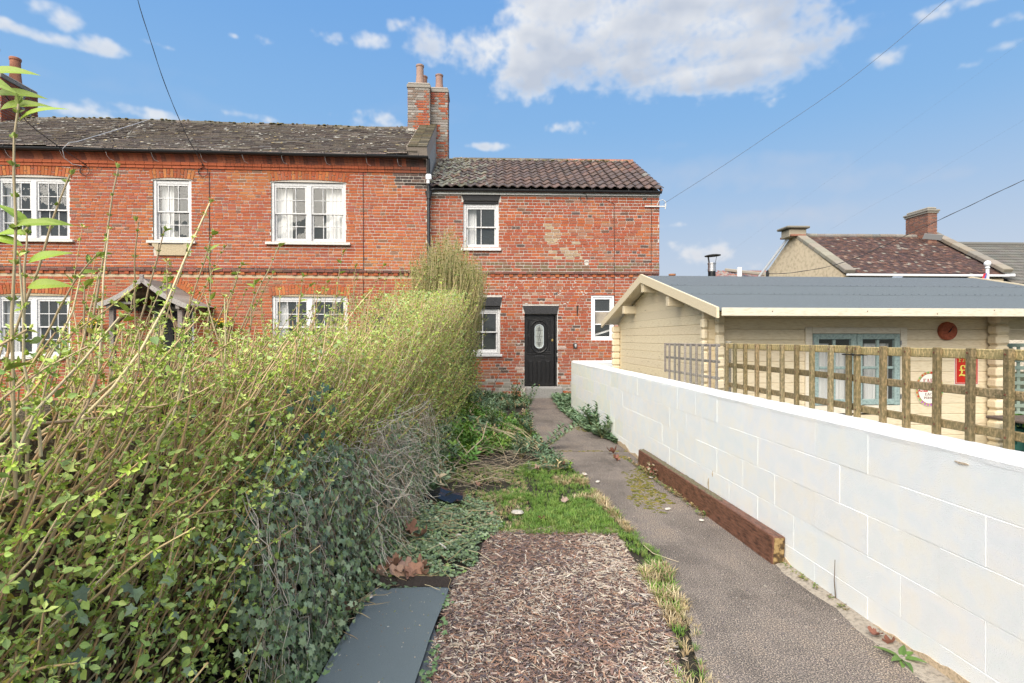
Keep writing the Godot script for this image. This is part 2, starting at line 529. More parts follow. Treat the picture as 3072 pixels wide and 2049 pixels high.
# ---------------------------------------------------------------- brickwork
const BRICK_REDS := [Color(0.46, 0.125, 0.045), Color(0.42, 0.105, 0.042), Color(0.49, 0.155, 0.052), Color(0.38, 0.09, 0.042), Color(0.51, 0.19, 0.065), Color(0.43, 0.13, 0.06), Color(0.33, 0.10, 0.055), Color(0.47, 0.135, 0.048), Color(0.36, 0.165, 0.1), Color(0.40, 0.115, 0.07)]

func brick_mesh(len: float, h: float, tone: int) -> ArrayMesh:
	var key := "%.3f %.3f %d" % [len, h, tone]
	if not brick_meshes.has(key):
		var g := G.new()
		g.col = vary(BRICK_REDS[tone % BRICK_REDS.size()], 0.08)
		brick_shape(g, Vector3.ZERO, len, h, 0.012)
		brick_meshes[key] = g.mesh()
	return brick_meshes[key]

func brick_shape(g: G, o: Vector3, w: float, h: float, proud: float) -> void:      # worn front, no back
	var a := w * 0.5
	var b := h * 0.5
	var j := 0.0025
	var f := [Vector3(-a + rf(0, j), -b + rf(0, j), proud + rf(-j, j)), Vector3(a - rf(0, j), -b + rf(0, j), proud + rf(-j, j)), Vector3(a - rf(0, j), b - rf(0, j), proud + rf(-j, j)), Vector3(-a + rf(0, j), b - rf(0, j), proud + rf(-j, j))]
	var k := [Vector3(-a, -b, -0.02), Vector3(a, -b, -0.02), Vector3(a, b, -0.02), Vector3(-a, b, -0.02)]
	for i in 4:
		f[i] += o
		k[i] += o
	g.quad(f[0], f[1], f[2], f[3])
	g.quad(k[0], k[1], f[1], f[0])
	g.quad(k[1], k[2], f[2], f[1])
	g.quad(k[2], k[3], f[3], f[2])
	g.quad(k[3], k[0], f[0], f[3])

# courses of bricks on the plane z = 0 of xf. bond: "flemish", "garden" or "header". kind_of(x, y) gives [tone or -1, colour when -1]
func lay_bricks(g: G, owner: Node3D, xf: Transform3D, area: Array, course: float, bond: String, holes: Array, colour: Callable, single: Array, most: int) -> int:
	var made := 0
	var rows := int(floor((area[3] - area[2]) / course + 0.001))
	for r in rows:
		var yc: float = area[2] + (r + 0.5) * course
		var spans := [[area[0], area[1]]]
		for h in holes:
			if yc > h[2] and yc < h[3]:
				var next := []
				for s in spans:
					if h[1] <= s[0] or h[0] >= s[1]: next.append(s)
					else:
						if h[0] > s[0]: next.append([s[0], h[0]])
						if h[1] < s[1]: next.append([h[1], s[1]])
				spans = next
		var header_row := bond == "header" or (bond == "garden" and r % 4 == 2)
		var x: float = area[0] - rf(0.0, 0.02) - (0.17 if r % 2 == 1 else 0.0) - (0.055 if header_row else 0.0)
		var k := r % 2
		while x < area[1]:
			var is_header := header_row or (bond == "flemish" and k % 2 == 1)
			if rng.randf() < 0.06: is_header = not is_header
			var w := (0.104 if is_header else 0.214) * rf(0.97, 1.03)
			k += 1
			for s in spans:
				var a := maxf(x, s[0])
				var b := minf(x + w, s[1])
				if b - a < 0.025: continue
				var h := course - rf(0.0175, 0.021)
				var o := Vector3((a + b) * 0.5, yc + rf(-0.002, 0.002), rf(-0.003, 0.002))
				var tone: Variant = colour.call(o.x, o.y)
				var whole := b - a > w - 0.001
				if made < most and whole and not is_header and tone is int and o.x > single[0] and o.x < single[1] and o.y > single[2] and o.y < single[3]:
					put("brick", brick_mesh(0.213, course - 0.013, tone), M.brick, owner, xf * Transform3D(Basis(), o))
					made += 1
				else:
					g.xf = xf
					g.col = vary(BRICK_REDS[tone], 0.12) if tone is int else vary(tone, 0.1)
					brick_shape(g, o, b - a, h, 0.012)
			x += w + rf(0.009, 0.012)
	g.xf = Transform3D()
	return made

func wall_sheet(g: G, x0: float, x1: float, y0: float, y1: float, holes: Array, z_front: float, z_back: float) -> void:      # a wall of real thickness with openings
	var xs := [x0, x1]
	var ys := [y0, y1]
	for h in holes:
		for q in [h[0], h[1]]:
			if q > x0 and q < x1: xs.append(q)
		for q in [h[2], h[3]]:
			if q > y0 and q < y1: ys.append(q)
	xs.sort()
	ys.sort()
	for i in xs.size() - 1:
		for j in ys.size() - 1:
			if xs[i + 1] - xs[i] < 0.0005 or ys[j + 1] - ys[j] < 0.0005: continue
			var cx: float = (xs[i] + xs[i + 1]) * 0.5
			var cy: float = (ys[j] + ys[j + 1]) * 0.5
			var open := false
			for h in holes:
				if cx > h[0] and cx < h[1] and cy > h[2] and cy < h[3]: open = true
			if open: continue
			g.quad(Vector3(xs[i], ys[j], z_front), Vector3(xs[i + 1], ys[j], z_front), Vector3(xs[i + 1], ys[j + 1], z_front), Vector3(xs[i], ys[j + 1], z_front))
			g.quad(Vector3(xs[i + 1], ys[j], z_back), Vector3(xs[i], ys[j], z_back), Vector3(xs[i], ys[j + 1], z_back), Vector3(xs[i + 1], ys[j + 1], z_back))
	for h in holes:
		g.quad(Vector3(h[0], h[2], z_back), Vector3(h[0], h[2], z_front), Vector3(h[0], h[3], z_front), Vector3(h[0], h[3], z_back))
		g.quad(Vector3(h[1], h[2], z_front), Vector3(h[1], h[2], z_back), Vector3(h[1], h[3], z_back), Vector3(h[1], h[3], z_front))
		g.quad(Vector3(h[0], h[2], z_front), Vector3(h[0], h[2], z_back), Vector3(h[1], h[2], z_back), Vector3(h[1], h[2], z_front))
		g.quad(Vector3(h[0], h[3], z_back), Vector3(h[0], h[3], z_front), Vector3(h[1], h[3], z_front), Vector3(h[1], h[3], z_back))

func rooms(house: Node3D, x0: float, x1: float, top: float, depth: float, divide: Array) -> void:      # inner walls, floors and ceiling behind the front wall
	var g := G.new()
	g.col = Color(1, 1, 1)
	for y in [0.02, 2.95, top]:
		g.box(Vector3((x0 + x1) * 0.5, y, -0.32 - depth * 0.5), Vector3(x1 - x0 - 0.02, 0.12, depth))
	for x in [x0 + 0.1, x1 - 0.1] + divide:
		g.box(Vector3(x, top * 0.5, -0.32 - depth * 0.5), Vector3(0.14, top - 0.14, depth - 0.01))
	g.box(Vector3((x0 + x1) * 0.5, top * 0.5, -0.32 - depth), Vector3(x1 - x0 - 0.04, top, 0.14))
	put("inner_wall", g.mesh(), M.room, house)

# ---------------------------------------------------------------- windows
func curtain_mesh(w: float, h: float, folds: int) -> ArrayMesh:
	var g := G.new()
	var k := folds * 8
	for i in k:
		var x0 := w * i / k
		var x1 := w * (i + 1) / k
		var z0 := sin(i * TAU / 8.0) * 0.014 + sin(i * 0.5) * 0.008
		var z1 := sin((i + 1) * TAU / 8.0) * 0.014 + sin((i + 1) * 0.5) * 0.008
		g.quad(Vector3(x0, 0, z0 * 1.3), Vector3(x1, 0, z1 * 1.3), Vector3(x1, h, z1 * 0.8), Vector3(x0, h, z0 * 0.8))
	return g.mesh()

func sash_window(house: Node3D, x0: float, x1: float, y0: float, y1: float, lights: int, cols: int, rows: int, rise: float, depth: float, curtains: Array, tone := 0.8) -> Node3D:
	var win := node("window", house, Vector3((x0 + x1) * 0.5, y0, 0))
	var w := x1 - x0
	var h := y1 - y0
	var jamb := 0.075
	var f := G.new()
	f.col = Color(tone, tone, tone) / 0.8
	for s in [-1, 1]:
		f.box(Vector3(s * (w - jamb) * 0.5, h * 0.5, -depth - 0.06), Vector3(jamb, h, 0.14), 0.006)
	# segmental head filling the brick arch
	var head := PackedVector2Array([Vector2(-w * 0.5 + jamb, h - 0.09), Vector2(w * 0.5 - jamb, h - 0.09)])
	for i in 13:
		var t := 1.0 - i / 6.0
		head.append(Vector2((w * 0.5 - jamb - 0.001) * t, h - 0.001 + rise * (1.0 - t * t)))
	f.prism(head, -depth - 0.12, -depth - 0.008)
	if rise > 0.0:                                                 # moulded bead that follows the arch
		var pts := []
		var rad := []
		for i in 15:
			var t := i / 7.0 - 1.0
			pts.append(Vector3(w * 0.5 * t, h - 0.01 + rise * (1.0 - t * t), -depth + 0.012))
			rad.append(0.016)
		f.tube(pts, rad, 6)
	f.box(Vector3(0, 0.025, -depth - 0.06), Vector3(w - jamb * 2.0 - 0.002, 0.05, 0.13), 0.004)
	var mull := 0.13
	if lights == 2:
		f.box(Vector3(0, h * 0.5 - 0.02, -depth - 0.058), Vector3(mull, h - 0.14, 0.13), 0.006)
	put("frame", f.mesh(), M.white_paint, win)
	var lw := (w - jamb * 2.0 - (mull if lights == 2 else 0.0)) / lights - 0.004
	for L in lights:
		var cx := 0.0 if lights == 1 else (L * 2 - 1) * (lw + mull + 0.004) * 0.5
		for S in 2:                                                # lower sash behind, upper sash in front
			var sy0 := 0.05 if S == 0 else 0.05 + (h - 0.14) * 0.5 - 0.018
			var sy1 := 0.05 + (h - 0.14) * 0.5 + 0.018 if S == 0 else h - 0.09
			var z := -depth - (0.075 if S == 0 else 0.035)
			var g := G.new()
			g.col = f.col
			var st := 0.042
			for s in [-1, 1]:
				g.box(Vector3(cx + s * (lw - st) * 0.5, (sy0 + sy1) * 0.5, z), Vector3(st, sy1 - sy0, 0.034), 0.004)
			var bot := 0.07 if S == 0 else 0.034
			var top := 0.034 if S == 0 else 0.05
			g.box(Vector3(cx, sy0 + bot * 0.5, z), Vector3(lw - st * 2.0 - 0.001, bot, 0.033), 0.004)
			g.box(Vector3(cx, sy1 - top * 0.5, z), Vector3(lw - st * 2.0 - 0.001, top, 0.033), 0.004)
			var gx0 := cx - lw * 0.5 + st
			var gx1 := cx + lw * 0.5 - st
			var gy0 := sy0 + bot
			var gy1 := sy1 - top
			var pw := (gx1 - gx0) / cols
			var ph := (gy1 - gy0) / rows
			for i in range(1, cols):
				g.box(Vector3(gx0 + pw * i, (gy0 + gy1) * 0.5, z), Vector3(0.02, gy1 - gy0 - 0.001, 0.026), 0.004)
			for i in range(1, rows):
				g.box(Vector3(cx, gy0 + ph * i, z + 0.001), Vector3(gx1 - gx0 - 0.001, 0.02, 0.025), 0.004)
			put("sash", g.mesh(), M.white_paint, win)
			for i in cols:
				for j in rows:
					var p := G.new()                               # old glass: every pane slightly out of true and bowed
					var o := Vector3(gx0 + pw * (i + 0.5), gy0 + ph * (j + 0.5), z - 0.006)
					var a := pw * 0.5 - 0.004
					var b := ph * 0.5 - 0.004
					var tx := rf(-0.007, 0.007)
					var ty := rf(-0.007, 0.007)
					var bow := rf(-0.002, 0.002)
					var wob := rf(0, 20)
					var at := func(s: float, t: float) -> Vector3: return Vector3(s * a, t * b, s * a * tx + t * b * ty + bow * (1.0 - s * s) * (1.0 - t * t) + nz(s * 1.4 + wob, t * 1.4, wob) * 0.0009)
					var nn := func(s: float, t: float) -> Vector3:
						var e := 0.05
						return ((at.call(s + e, t) - at.call(s - e, t)) as Vector3).cross(at.call(s, t + e) - at.call(s, t - e)).normalized()
					for u in 5:
						for q in 5:
							var s0 := u / 2.5 - 1.0
							var s1 := (u + 1) / 2.5 - 1.0
							var t0 := q / 2.5 - 1.0
							var t1 := (q + 1) / 2.5 - 1.0
							p.stri(at.call(s0, t0), at.call(s1, t0), at.call(s1, t1), nn.call(s0, t0), nn.call(s1, t0), nn.call(s1, t1))
							p.stri(at.call(s0, t0), at.call(s1, t1), at.call(s0, t1), nn.call(s0, t0), nn.call(s1, t1), nn.call(s0, t1))
					put("pane", p.mesh(), M.glass, win, Transform3D(Basis(), o))
	for q in curtains:                                             # [from, to] along the opening, 0 .. 1
		put("curtain", curtain_mesh((q[1] - q[0]) * w, h - 0.06, maxi(3, int((q[1] - q[0]) * w / 0.09))), M.curtain, win, Transform3D(Basis(), Vector3(-w * 0.5 + q[0] * w, 0.03, -depth - 0.22)))
	return win

func sill(win: Node3D, w: float, th: float, out: float, tone: Color) -> void:
	var g := G.new()
	g.col = tone
	g.box(Vector3(0, -th * 0.5, out * 0.5 - 0.06), Vector3(w, th, out + 0.12), 0.008)
	put("sill", g.mesh(), M.white_paint, win)

func brick_arch(house: Node3D, xc: float, w: float, y: float, rise: float, h: float) -> void:      # voussoirs over a segmental opening, each a brick
	var arch := node("window_arch", house, Vector3(xc, y, 0.003))
	var count := int(round(w / 0.083))
	for i in count:
		var t := (i + 0.5) / count * 2.0 - 1.0
		var lean := t * 0.22
		var g := G.new()
		g.col = vary(BRICK_REDS[[0, 2, 4, 7, 5, 1][rng.randi() % 6]], 0.1)
		var o := Vector3(w * 0.5 * t, rise * (1.0 - t * t) + 0.004, 0)
		var cuts := [[0.0, h]] if i % 2 == 0 else ([[0.0, h * 0.36], [h * 0.4, h]] if i % 4 == 1 else [[0.0, h * 0.62], [h * 0.66, h]])
		for q in cuts:
			var b := G.new()
			b.col = vary(g.col, 0.12)
			brick_shape(b, Vector3(0, (q[0] + q[1]) * 0.5, 0), w / count - 0.009, q[1] - q[0] - 0.006, 0.017)
			put("brick", b.mesh(), M.brick, arch, Transform3D(Basis(Vector3(0, 0, 1), -lean), o))

func ring_on(g: G, o: Vector3, r: float) -> void:
	var pts := []
	var rad := []
	for i in 13:
		var a := TAU * i / 12
		pts.append(o + Vector3(0, cos(a) * r, sin(a) * r))
		rad.append(0.006)
	g.tube(pts, rad, 5)

func gutter(house: Node3D, x0: float, x1: float, y0: float, y1: float, z: float, brackets: Array) -> void:
	var g := G.new()
	g.col = Color(1.3, 1.3, 1.35)
	var n := 14
	var r := 0.056
	var k := 9
	for i in n:                                                     # an open half-round channel with a rolled lip
		var xa := lerpf(x0, x1, float(i) / n)
		var xb := lerpf(x0, x1, float(i + 1) / n)
		var ya := lerpf(y0, y1, float(i) / n) + nz(i * 0.7, 3.0) * 0.006
		var yb := lerpf(y0, y1, float(i + 1) / n) + nz((i + 1) * 0.7, 3.0) * 0.006
		for s in k:
			var a0 := PI + PI * s / k
			var a1 := PI + PI * (s + 1) / k
			var d0 := Vector3(0, sin(a0), -cos(a0))
			var d1 := Vector3(0, sin(a1), -cos(a1))
			g.stri(Vector3(xa, ya, z) + d0 * r, Vector3(xa, ya, z) + d1 * r, Vector3(xb, yb, z) + d1 * r, d0, d1, d1)
			g.stri(Vector3(xa, ya, z) + d0 * r, Vector3(xb, yb, z) + d1 * r, Vector3(xb, yb, z) + d0 * r, d0, d1, d0)
			g.quad(Vector3(xa, ya, z) + d0 * (r - 0.004), Vector3(xb, yb, z) + d0 * (r - 0.004), Vector3(xb, yb, z) + d1 * (r - 0.004), Vector3(xa, ya, z) + d1 * (r - 0.004))
		g.tube([Vector3(xa, ya, z + r), Vector3(xb, yb, z + r)], [0.006, 0.006], 5)
	var o := put("gutter", g.mesh(), M.black_plastic, house)
	for b in brackets:
		var q := G.new()
		q.col = Color(0.8, 0.8, 0.8)
		ring_on(q, Vector3(b, lerpf(y0, y1, (b - x0) / (x1 - x0)) + 0.002, z), r + 0.004)
		put("gutter_bracket", q.mesh(), M.black_plastic, o)

func chimney_pot(parent: Node3D, at: Vector3, r: float, h: float, tone: Color) -> void:
	var g := G.new()
	g.col = tone
	g.lathe([Vector2(r * 1.15, 0), Vector2(r * 1.12, h * 0.2), Vector2(r * 0.95, h * 0.5), Vector2(r * 0.92, h * 0.9), Vector2(r * 1.04, h * 0.92), Vector2(r * 1.06, h * 0.985), Vector2(r * 0.98, h), Vector2(r * 0.8, h), Vector2(r * 0.78, h * 0.6)], 18)
	put("chimney_pot", g.mesh(), M.terracotta, parent, Transform3D(Basis(), at))

func chimney(house: Node3D, x0: float, x1: float, z0: float, z1: float, y0: float, y1: float, limed: float, course := 0.08) -> Node3D:
	var ch := node("chimney", house)
	var core := G.new()
	core.col = Color(0.42, 0.40, 0.36)
	core.box(Vector3((x0 + x1) * 0.5, (y0 + y1) * 0.5, (z0 + z1) * 0.5), Vector3(x1 - x0 - 0.004, y1 - y0, z1 - z0 - 0.004))
	put("mortar", core.mesh(), M.mortar, ch)
	var tone := func(x: float, y: float) -> Variant:
		var t := (y - y0) / (y1 - y0)
		var k := nz(x * 3.0 + x0 * 7.0, y * 1.6, z0) * 0.7 + nz(x * 9.0, y * 7.0, 5.0) * 0.5
		if k > 0.40 - limed * (0.45 + t * 0.6): return pick([Color(0.36, 0.33, 0.30), Color(0.29, 0.25, 0.22), Color(0.42, 0.38, 0.34), Color(0.26, 0.19, 0.15)])
		return pick([0, 1, 3, 5, 8, 6, 9])
	var g := G.new()
	lay_bricks(g, ch, Transform3D(Basis(), Vector3(0, 0, z1)), [x0, x1, y0, y1 - 0.1, 0], course, "flemish", [], tone, [0, 0, 0, 0], 0)
	lay_bricks(g, ch, Transform3D(Basis(Vector3.UP, PI / 2), Vector3(x1, 0, 0)), [-z1, -z0, y0, y1 - 0.1], course, "flemish", [], tone, [0, 0, 0, 0], 0)
	lay_bricks(g, ch, Transform3D(Basis(Vector3.UP, -PI / 2), Vector3(x0, 0, 0)), [z0, z1, y0, y1 - 0.1], course, "flemish", [], tone, [0, 0, 0, 0], 0)
	lay_bricks(g, ch, Transform3D(Basis(Vector3.UP, PI), Vector3(0, 0, z0)), [-x1, -x0, y0, y1 - 0.1], course, "flemish", [], tone, [0, 0, 0, 0], 0)
	stuff("brickwork", g.mesh(), M.brick, ch)
	var cap := G.new()
	cap.col = Color(0.36, 0.33, 0.29)
	cap.box(Vector3((x0 + x1) * 0.5, y1 - 0.06, (z0 + z1) * 0.5), Vector3(x1 - x0 + 0.07, 0.10, z1 - z0 + 0.07), 0.012)
	cap.col = Color(0.40, 0.36, 0.31)
	cap.box(Vector3((x0 + x1) * 0.5, y1 + 0.03, (z0 + z1) * 0.5), Vector3(x1 - x0 + 0.02, 0.08, z1 - z0 + 0.02), 0.03)
	put("chimney_cap", cap.mesh(), M.stone, ch)
	return ch

func string_course(house: Node3D, x0: float, x1: float, y: float, pitch: float) -> void:      # a projecting band with dentil bricks under it
	var g := G.new()
	var x := x0
	while x < x1:
		var w := minf(0.215 + rf(-0.01, 0.01), x1 - x)
		g.col = vary(pick([Color(0.2, 0.08, 0.06), Color(0.16, 0.075, 0.06), Color(0.26, 0.09, 0.065), Color(0.2, 0.11, 0.07)]), 0.15)
		brick_shape(g, Vector3(x + w * 0.5, y + 0.033, 0.0), w - 0.008, 0.066, 0.055 + rf(-0.004, 0.004))
		x += w
	stuff("band_course", g.mesh(), M.brick, house)
	var k := int((x1 - x0) / pitch)
	for i in k:
		if rng.randf() < 0.03: continue
		put("dentil_brick", brick_mesh(0.105, 0.066, pick([0, 2, 1, 7, 9])), M.brick, house, Transform3D(Basis(), Vector3(x0 + (i + 0.5) * pitch + rf(-0.006, 0.006), y - 0.042, 0.03)))

# ---------------------------------------------------------------- left house: two storeys, sash windows, stone tiles
func make_left_house() -> void:
	var h := thing("terraced_house", "long red brick terraced house with mossy stone tile roof and white sash windows", "house", Vector3(-2.26, 0, -14.2), 3.7)
	var x0 := -16.4
	# openings: [x0, x1, y0, y1]
	var up1 := [-10.81, -9.03, 4.09, 5.67]
	var up2 := [-6.995, -6.035, 4.09, 5.67]
	var up3 := [-4.035, -2.115, 4.09, 5.67]
	var lo1 := [-10.81, -9.03, 1.12, 2.67]
	var lo3 := [-4.015, -2.08, 1.12, 2.68]
	var door := [-7.02, -5.98, 0.0, 2.36]
	var fan := [-7.02, -5.98, 2.36, 2.9]
	var open := [up1, up2, up3, lo1, lo3, door, fan]
	var w := G.new()
	w.col = Color(0.68, 0.62, 0.55)
	wall_sheet(w, x0, 0.0, 3.34, 6.35, open, 0.0, -0.3)
	w.col = Color(0.60, 0.50, 0.34)
	wall_sheet(w, x0, 0.0, 0.0, 3.34, open, 0.0, -0.3)
	w.col = Color(0.48, 0.46, 0.42)
	# right-hand gable wall with its rendered face and the back wall
	var gable := PackedVector2Array([Vector2(-0.302, 0), Vector2(-6.9, 0), Vector2(-6.9, 6.3), Vector2(-3.3, 8.36), Vector2(-0.302, 6.42)])
	w.xf = Transform3D(Basis(Vector3.UP, -PI / 2), Vector3.ZERO)
	w.prism(gable, 0.0, 0.26)
	w.xf = Transform3D()
	w.box(Vector3(x0 * 0.5, 3.15, -6.95), Vector3(-x0, 6.3, 0.1))
	put("wall", w.mesh(), M.mortar, h)
	rooms(h, x0, -0.3, 6.2, 5.5, [-8.0, -5.0])
	# bricks
	var arch_holes := [[-10.84, -9.0, 5.66, 5.93], [-7.02, -6.01, 5.66, 5.92], [-4.06, -2.09, 5.66, 5.92], [-10.84, -9.0, 2.66, 2.93], [-4.04, -2.05, 2.66, 2.93], [-6.98, -6.05, 3.7, 4.03]]
	for i in 10:
		var dy := i * 0.077
		var half := sqrt(maxf(0.0, 0.76 * 0.76 - dy * dy)) - 0.02
		if half > 0.0: arch_holes.append([-6.5 - half, -6.5 + half, 2.36 + dy - 0.01, 2.36 + dy + 0.07])
	var tone := func(x: float, y: float) -> Variant:
		var soot := (0.75 - Vector2((x + 0.35) * 0.9, (y - 6.05) * 1.5).length()) + nz(x * 3.0, y * 5.0) * 0.35
		if soot > 0.15: return pick([Color(0.10, 0.07, 0.06), Color(0.16, 0.10, 0.08), Color(0.08, 0.06, 0.055)])
		var k := nz(x * 0.8, y * 0.9, 2.0)
		if y < 3.2: return pick([1, 3, 5, 9, 8, 0, 6]) if k < 0.2 else pick([0, 2, 7, 1])
		if rng.randf() < 0.06: return pick([Color(0.25, 0.11, 0.07), Color(0.28, 0.15, 0.09), Color(0.5, 0.2, 0.1)])
		return pick([0, 2, 4, 7, 2]) if k > 0.12 else pick([0, 1, 7, 5, 9, 3])
	var g := G.new()
	lay_bricks(g, h, Transform3D(), [x0, -0.005, 0.0, 3.22], 0.0793, "flemish", open + arch_holes, tone, [0, 0, 0, 0], 0)
	lay_bricks(g, h, Transform3D(), [x0, -0.005, 3.40, 5.96], 0.080, "flemish", open + arch_holes, tone, [-9.0, -1.9, 4.3, 5.9], 300)
	lay_bricks(g, h, Transform3D(), [x0, -0.005, 3.226, 3.308], 0.0805, "flemish", [], tone, [0, 0, 0, 0], 0)
	stuff("brickwork", g.mesh(), M.brick, h)
	string_course(h, x0, -0.01, 3.315, 0.262)
	for a in [[up1, 0.058, 0.24], [up2, 0.045, 0.235], [up3, 0.055, 0.235]]:
		brick_arch(h, (a[0][0] + a[0][1]) * 0.5, a[0][1] - a[0][0] + 0.1, 5.672, a[1], a[2])
	for a in [lo1, lo3]:
		brick_arch(h, (a[0] + a[1]) * 0.5, a[1] - a[0] + 0.1, a[3] + 0.003, 0.055, 0.24)
	# cornice of bright red moulded brick
	for q in [[5.962, 6.035, 0.04], [6.037, 6.075, 0.065], [6.077, 6.12, 0.05]]:
		var c := G.new()
		var x := x0
		while x < -0.02:
			var bw := minf(0.225, -0.012 - x)
			var dark := clampf((x + 1.6) / 1.4, 0.0, 1.0) * (0.6 + nz(x * 4.0, q[0] * 9.0) * 0.6)
			c.col = vary(Color(0.50, 0.13, 0.055), 0.1).lerp(Color(0.09, 0.07, 0.06), clampf(dark, 0.0, 0.9))
			brick_shape(c, Vector3(x + bw * 0.5, (q[0] + q[1]) * 0.5, 0), bw - 0.006, q[1] - q[0], q[2])
			x += bw
		stuff("cornice_course", c.mesh(), M.brick, h)
	var cove := G.new()
	var cx := x0
	while cx < -0.02:                                               # hollow moulded bricks leaning out under the gutter
		var bw := minf(0.115, -0.012 - cx)
		cove.col = vary(pick([Color(0.34, 0.10, 0.055), Color(0.40, 0.13, 0.07), Color(0.22, 0.08, 0.055)]), 0.15)
		if cx > -1.3: cove.col = cove.col.lerp(Color(0.07, 0.055, 0.05), clampf(0.5 + nz(cx * 5.0, 1.0) * 1.2, 0.0, 1.0))
		for i in 5:
			var t0 := i / 5.0
			var t1 := (i + 1) / 5.0
			var p0 := Vector2(0.045 + 0.11 * t0 * t0, 6.122 + 0.17 * t0)
			var p1 := Vector2(0.045 + 0.11 * t1 * t1, 6.122 + 0.17 * t1)
			cove.quad(Vector3(cx, p0.y, p0.x), Vector3(cx + bw - 0.006, p0.y, p0.x), Vector3(cx + bw - 0.006, p1.y, p1.x), Vector3(cx, p1.y, p1.x))
		cx += bw
	stuff("cove_brick", cove.mesh(), M.brick, h)
	var back := G.new()
	back.col = Color(0.25, 0.18, 0.14)
	back.box(Vector3(x0 * 0.5, 6.2, 0.02), Vector3(-x0 - 0.02, 0.16, 0.04))
	back.box(Vector3(x0 * 0.5, 6.31, 0.05), Vector3(-x0 - 0.02, 0.04, 0.2))
	put("cornice_backing", back.mesh(), M.mortar, h)
	# windows
	var glazing := [[up1, 2, 3, 2, [[0.03, 0.2], [0.86, 0.97]]], [up3, 2, 3, 2, [[0.02, 0.24], [0.70, 0.98]]], [lo1, 2, 3, 2, [[0.02, 0.2]]], [lo3, 2, 3, 2, [[0.03, 0.17]]], [up2, 1, 3, 2, [[0.08, 0.4]]]]
	for q in glazing:
		var o: Array = q[0]
		var win := sash_window(h, o[0], o[1], o[2], o[3], q[1], q[2], q[3], 0.055 if q[1] == 2 else 0.045, 0.035, q[4], 0.74 if o == up3 else 0.8)
		sill(win, o[1] - o[0] + 0.25, 0.065, 0.09, Color(0.95, 0.93, 0.86))
	# carved stone apron under the small window
	var ap := G.new()
	ap.col = Color(0.56, 0.47, 0.31)
	ap.box(Vector3(-6.515, 3.86, 0.03), Vector3(0.62, 0.29, 0.06), 0.008)
	for s in [-1, 1]:
		var br := PackedVector2Array([Vector2(0.31, 4.02), Vector2(0.47, 4.02), Vector2(0.455, 3.955), Vector2(0.405, 3.92), Vector2(0.37, 3.86), Vector2(0.365, 3.74), Vector2(0.31, 3.715)])
		var b2 := PackedVector2Array()
		for p in br: b2.append(Vector2(p.x * s - 6.515, p.y))
		ap.prism(b2, -0.01, 0.075)
	put("stone_apron", ap.mesh(), M.stone, h)
	make_left_roof(h, x0)
	# arched doorway with fanlight
	var dw := node("doorway", h, Vector3(-6.5, 0, 0))
	var df := G.new()
	df.col = Color(1, 1, 1)
	for s in [-1, 1]: df.box(Vector3(s * 0.475, 1.18, -0.12), Vector3(0.09, 2.36, 0.12), 0.006)
	df.box(Vector3(0, 2.33, -0.118), Vector3(0.86, 0.07, 0.115), 0.006)
	var arc := []
	var rr := []
	for i in 17:
		arc.append(Vector3(cos(PI * i / 16) * 0.48, 2.36 + sin(PI * i / 16) * 0.48, -0.1))
		rr.append(0.035)
	df.tube(arc, rr, 6)
	for i in range(1, 5):
		var a := PI * i / 5
		df.tube([Vector3(0, 2.36, -0.11), Vector3(cos(a) * 0.46, 2.36 + sin(a) * 0.46, -0.11)], [0.012, 0.012], 5)
	put("frame", df.mesh(), M.white_paint, dw)
	var leaf := G.new()
	leaf.box(Vector3(0, 1.14, -0.15), Vector3(0.86, 2.28, 0.045), 0.005)
	for q in [[-0.2, 0.55], [0.2, 0.55], [-0.2, 1.55], [0.2, 1.55]]: leaf.box(Vector3(q[0], q[1], -0.122), Vector3(0.28, 0.7, 0.02), 0.008)
	put("door", leaf.mesh(), M.black_paint, dw)
	var fl := G.new()
	for i in 12:
		fl.tri(Vector3(0, 2.36, -0.115), Vector3(cos(PI * i / 12) * 0.47, 2.36 + sin(PI * i / 12) * 0.47, -0.115), Vector3(cos(PI * (i + 1) / 12) * 0.47, 2.36 + sin(PI * (i + 1) / 12) * 0.47, -0.115))
	put("fanlight", fl.mesh(), M.glass, dw)
	var spandrel := G.new()
	spandrel.col = Color(0.42, 0.34, 0.23)
	for s in [-1, 1]:
		var sp := PackedVector2Array([Vector2(s * 0.521, 2.36)])
		for i in 9: sp.append(Vector2(s * cos(PI * 0.5 * i / 8) * 0.52, 2.36 + sin(PI * 0.5 * i / 8) * 0.52))
		sp.append(Vector2(s * 0.001, 2.9))
		sp.append(Vector2(s * 0.521, 2.9))
		spandrel.prism(sp, -0.3, 0.001)
	put("spandrel", spandrel.mesh(), M.mortar, dw)
	for i in 30:
		var a := PI * (i + 0.5) / 30
		for k in 2:
			if i % 2 == 0 and k == 1: continue
			var b := G.new()
			b.col = vary(BRICK_REDS[pick([0, 2, 4, 7])], 0.1)
			var hh := 0.235 if i % 2 == 0 else 0.112
			brick_shape(b, Vector3(0, 0.535 + hh * 0.5 + k * 0.122, 0), 0.062, hh, 0.016)
			put("brick", b.mesh(), M.brick, dw, Transform3D(Basis(Vector3(0, 0, 1), a - PI / 2), Vector3(0, 2.36, 0.002)))
	make_porch(h)
	# clipped cables, hooks and the rainwater pipe
	for q in [[-5.58, 0.4, 5.9], [-1.665, 1.2, 6.1]]:
		var c := G.new()
		var pts := []
		var rad := []
		for i in 25:
			pts.append(Vector3(q[0] + nz(i * 0.6, q[0]) * 0.012, lerpf(q[1], q[2], i / 24.0), 0.022 if absf(lerpf(q[1], q[2], i / 24.0) - 3.34) > 0.1 else 0.075))
			rad.append(0.008)
		c.tube(pts, rad, 5)
		put("cable", c.mesh(), M.cable, h)
	var hc := G.new()
	var hp := []
	var hr := []
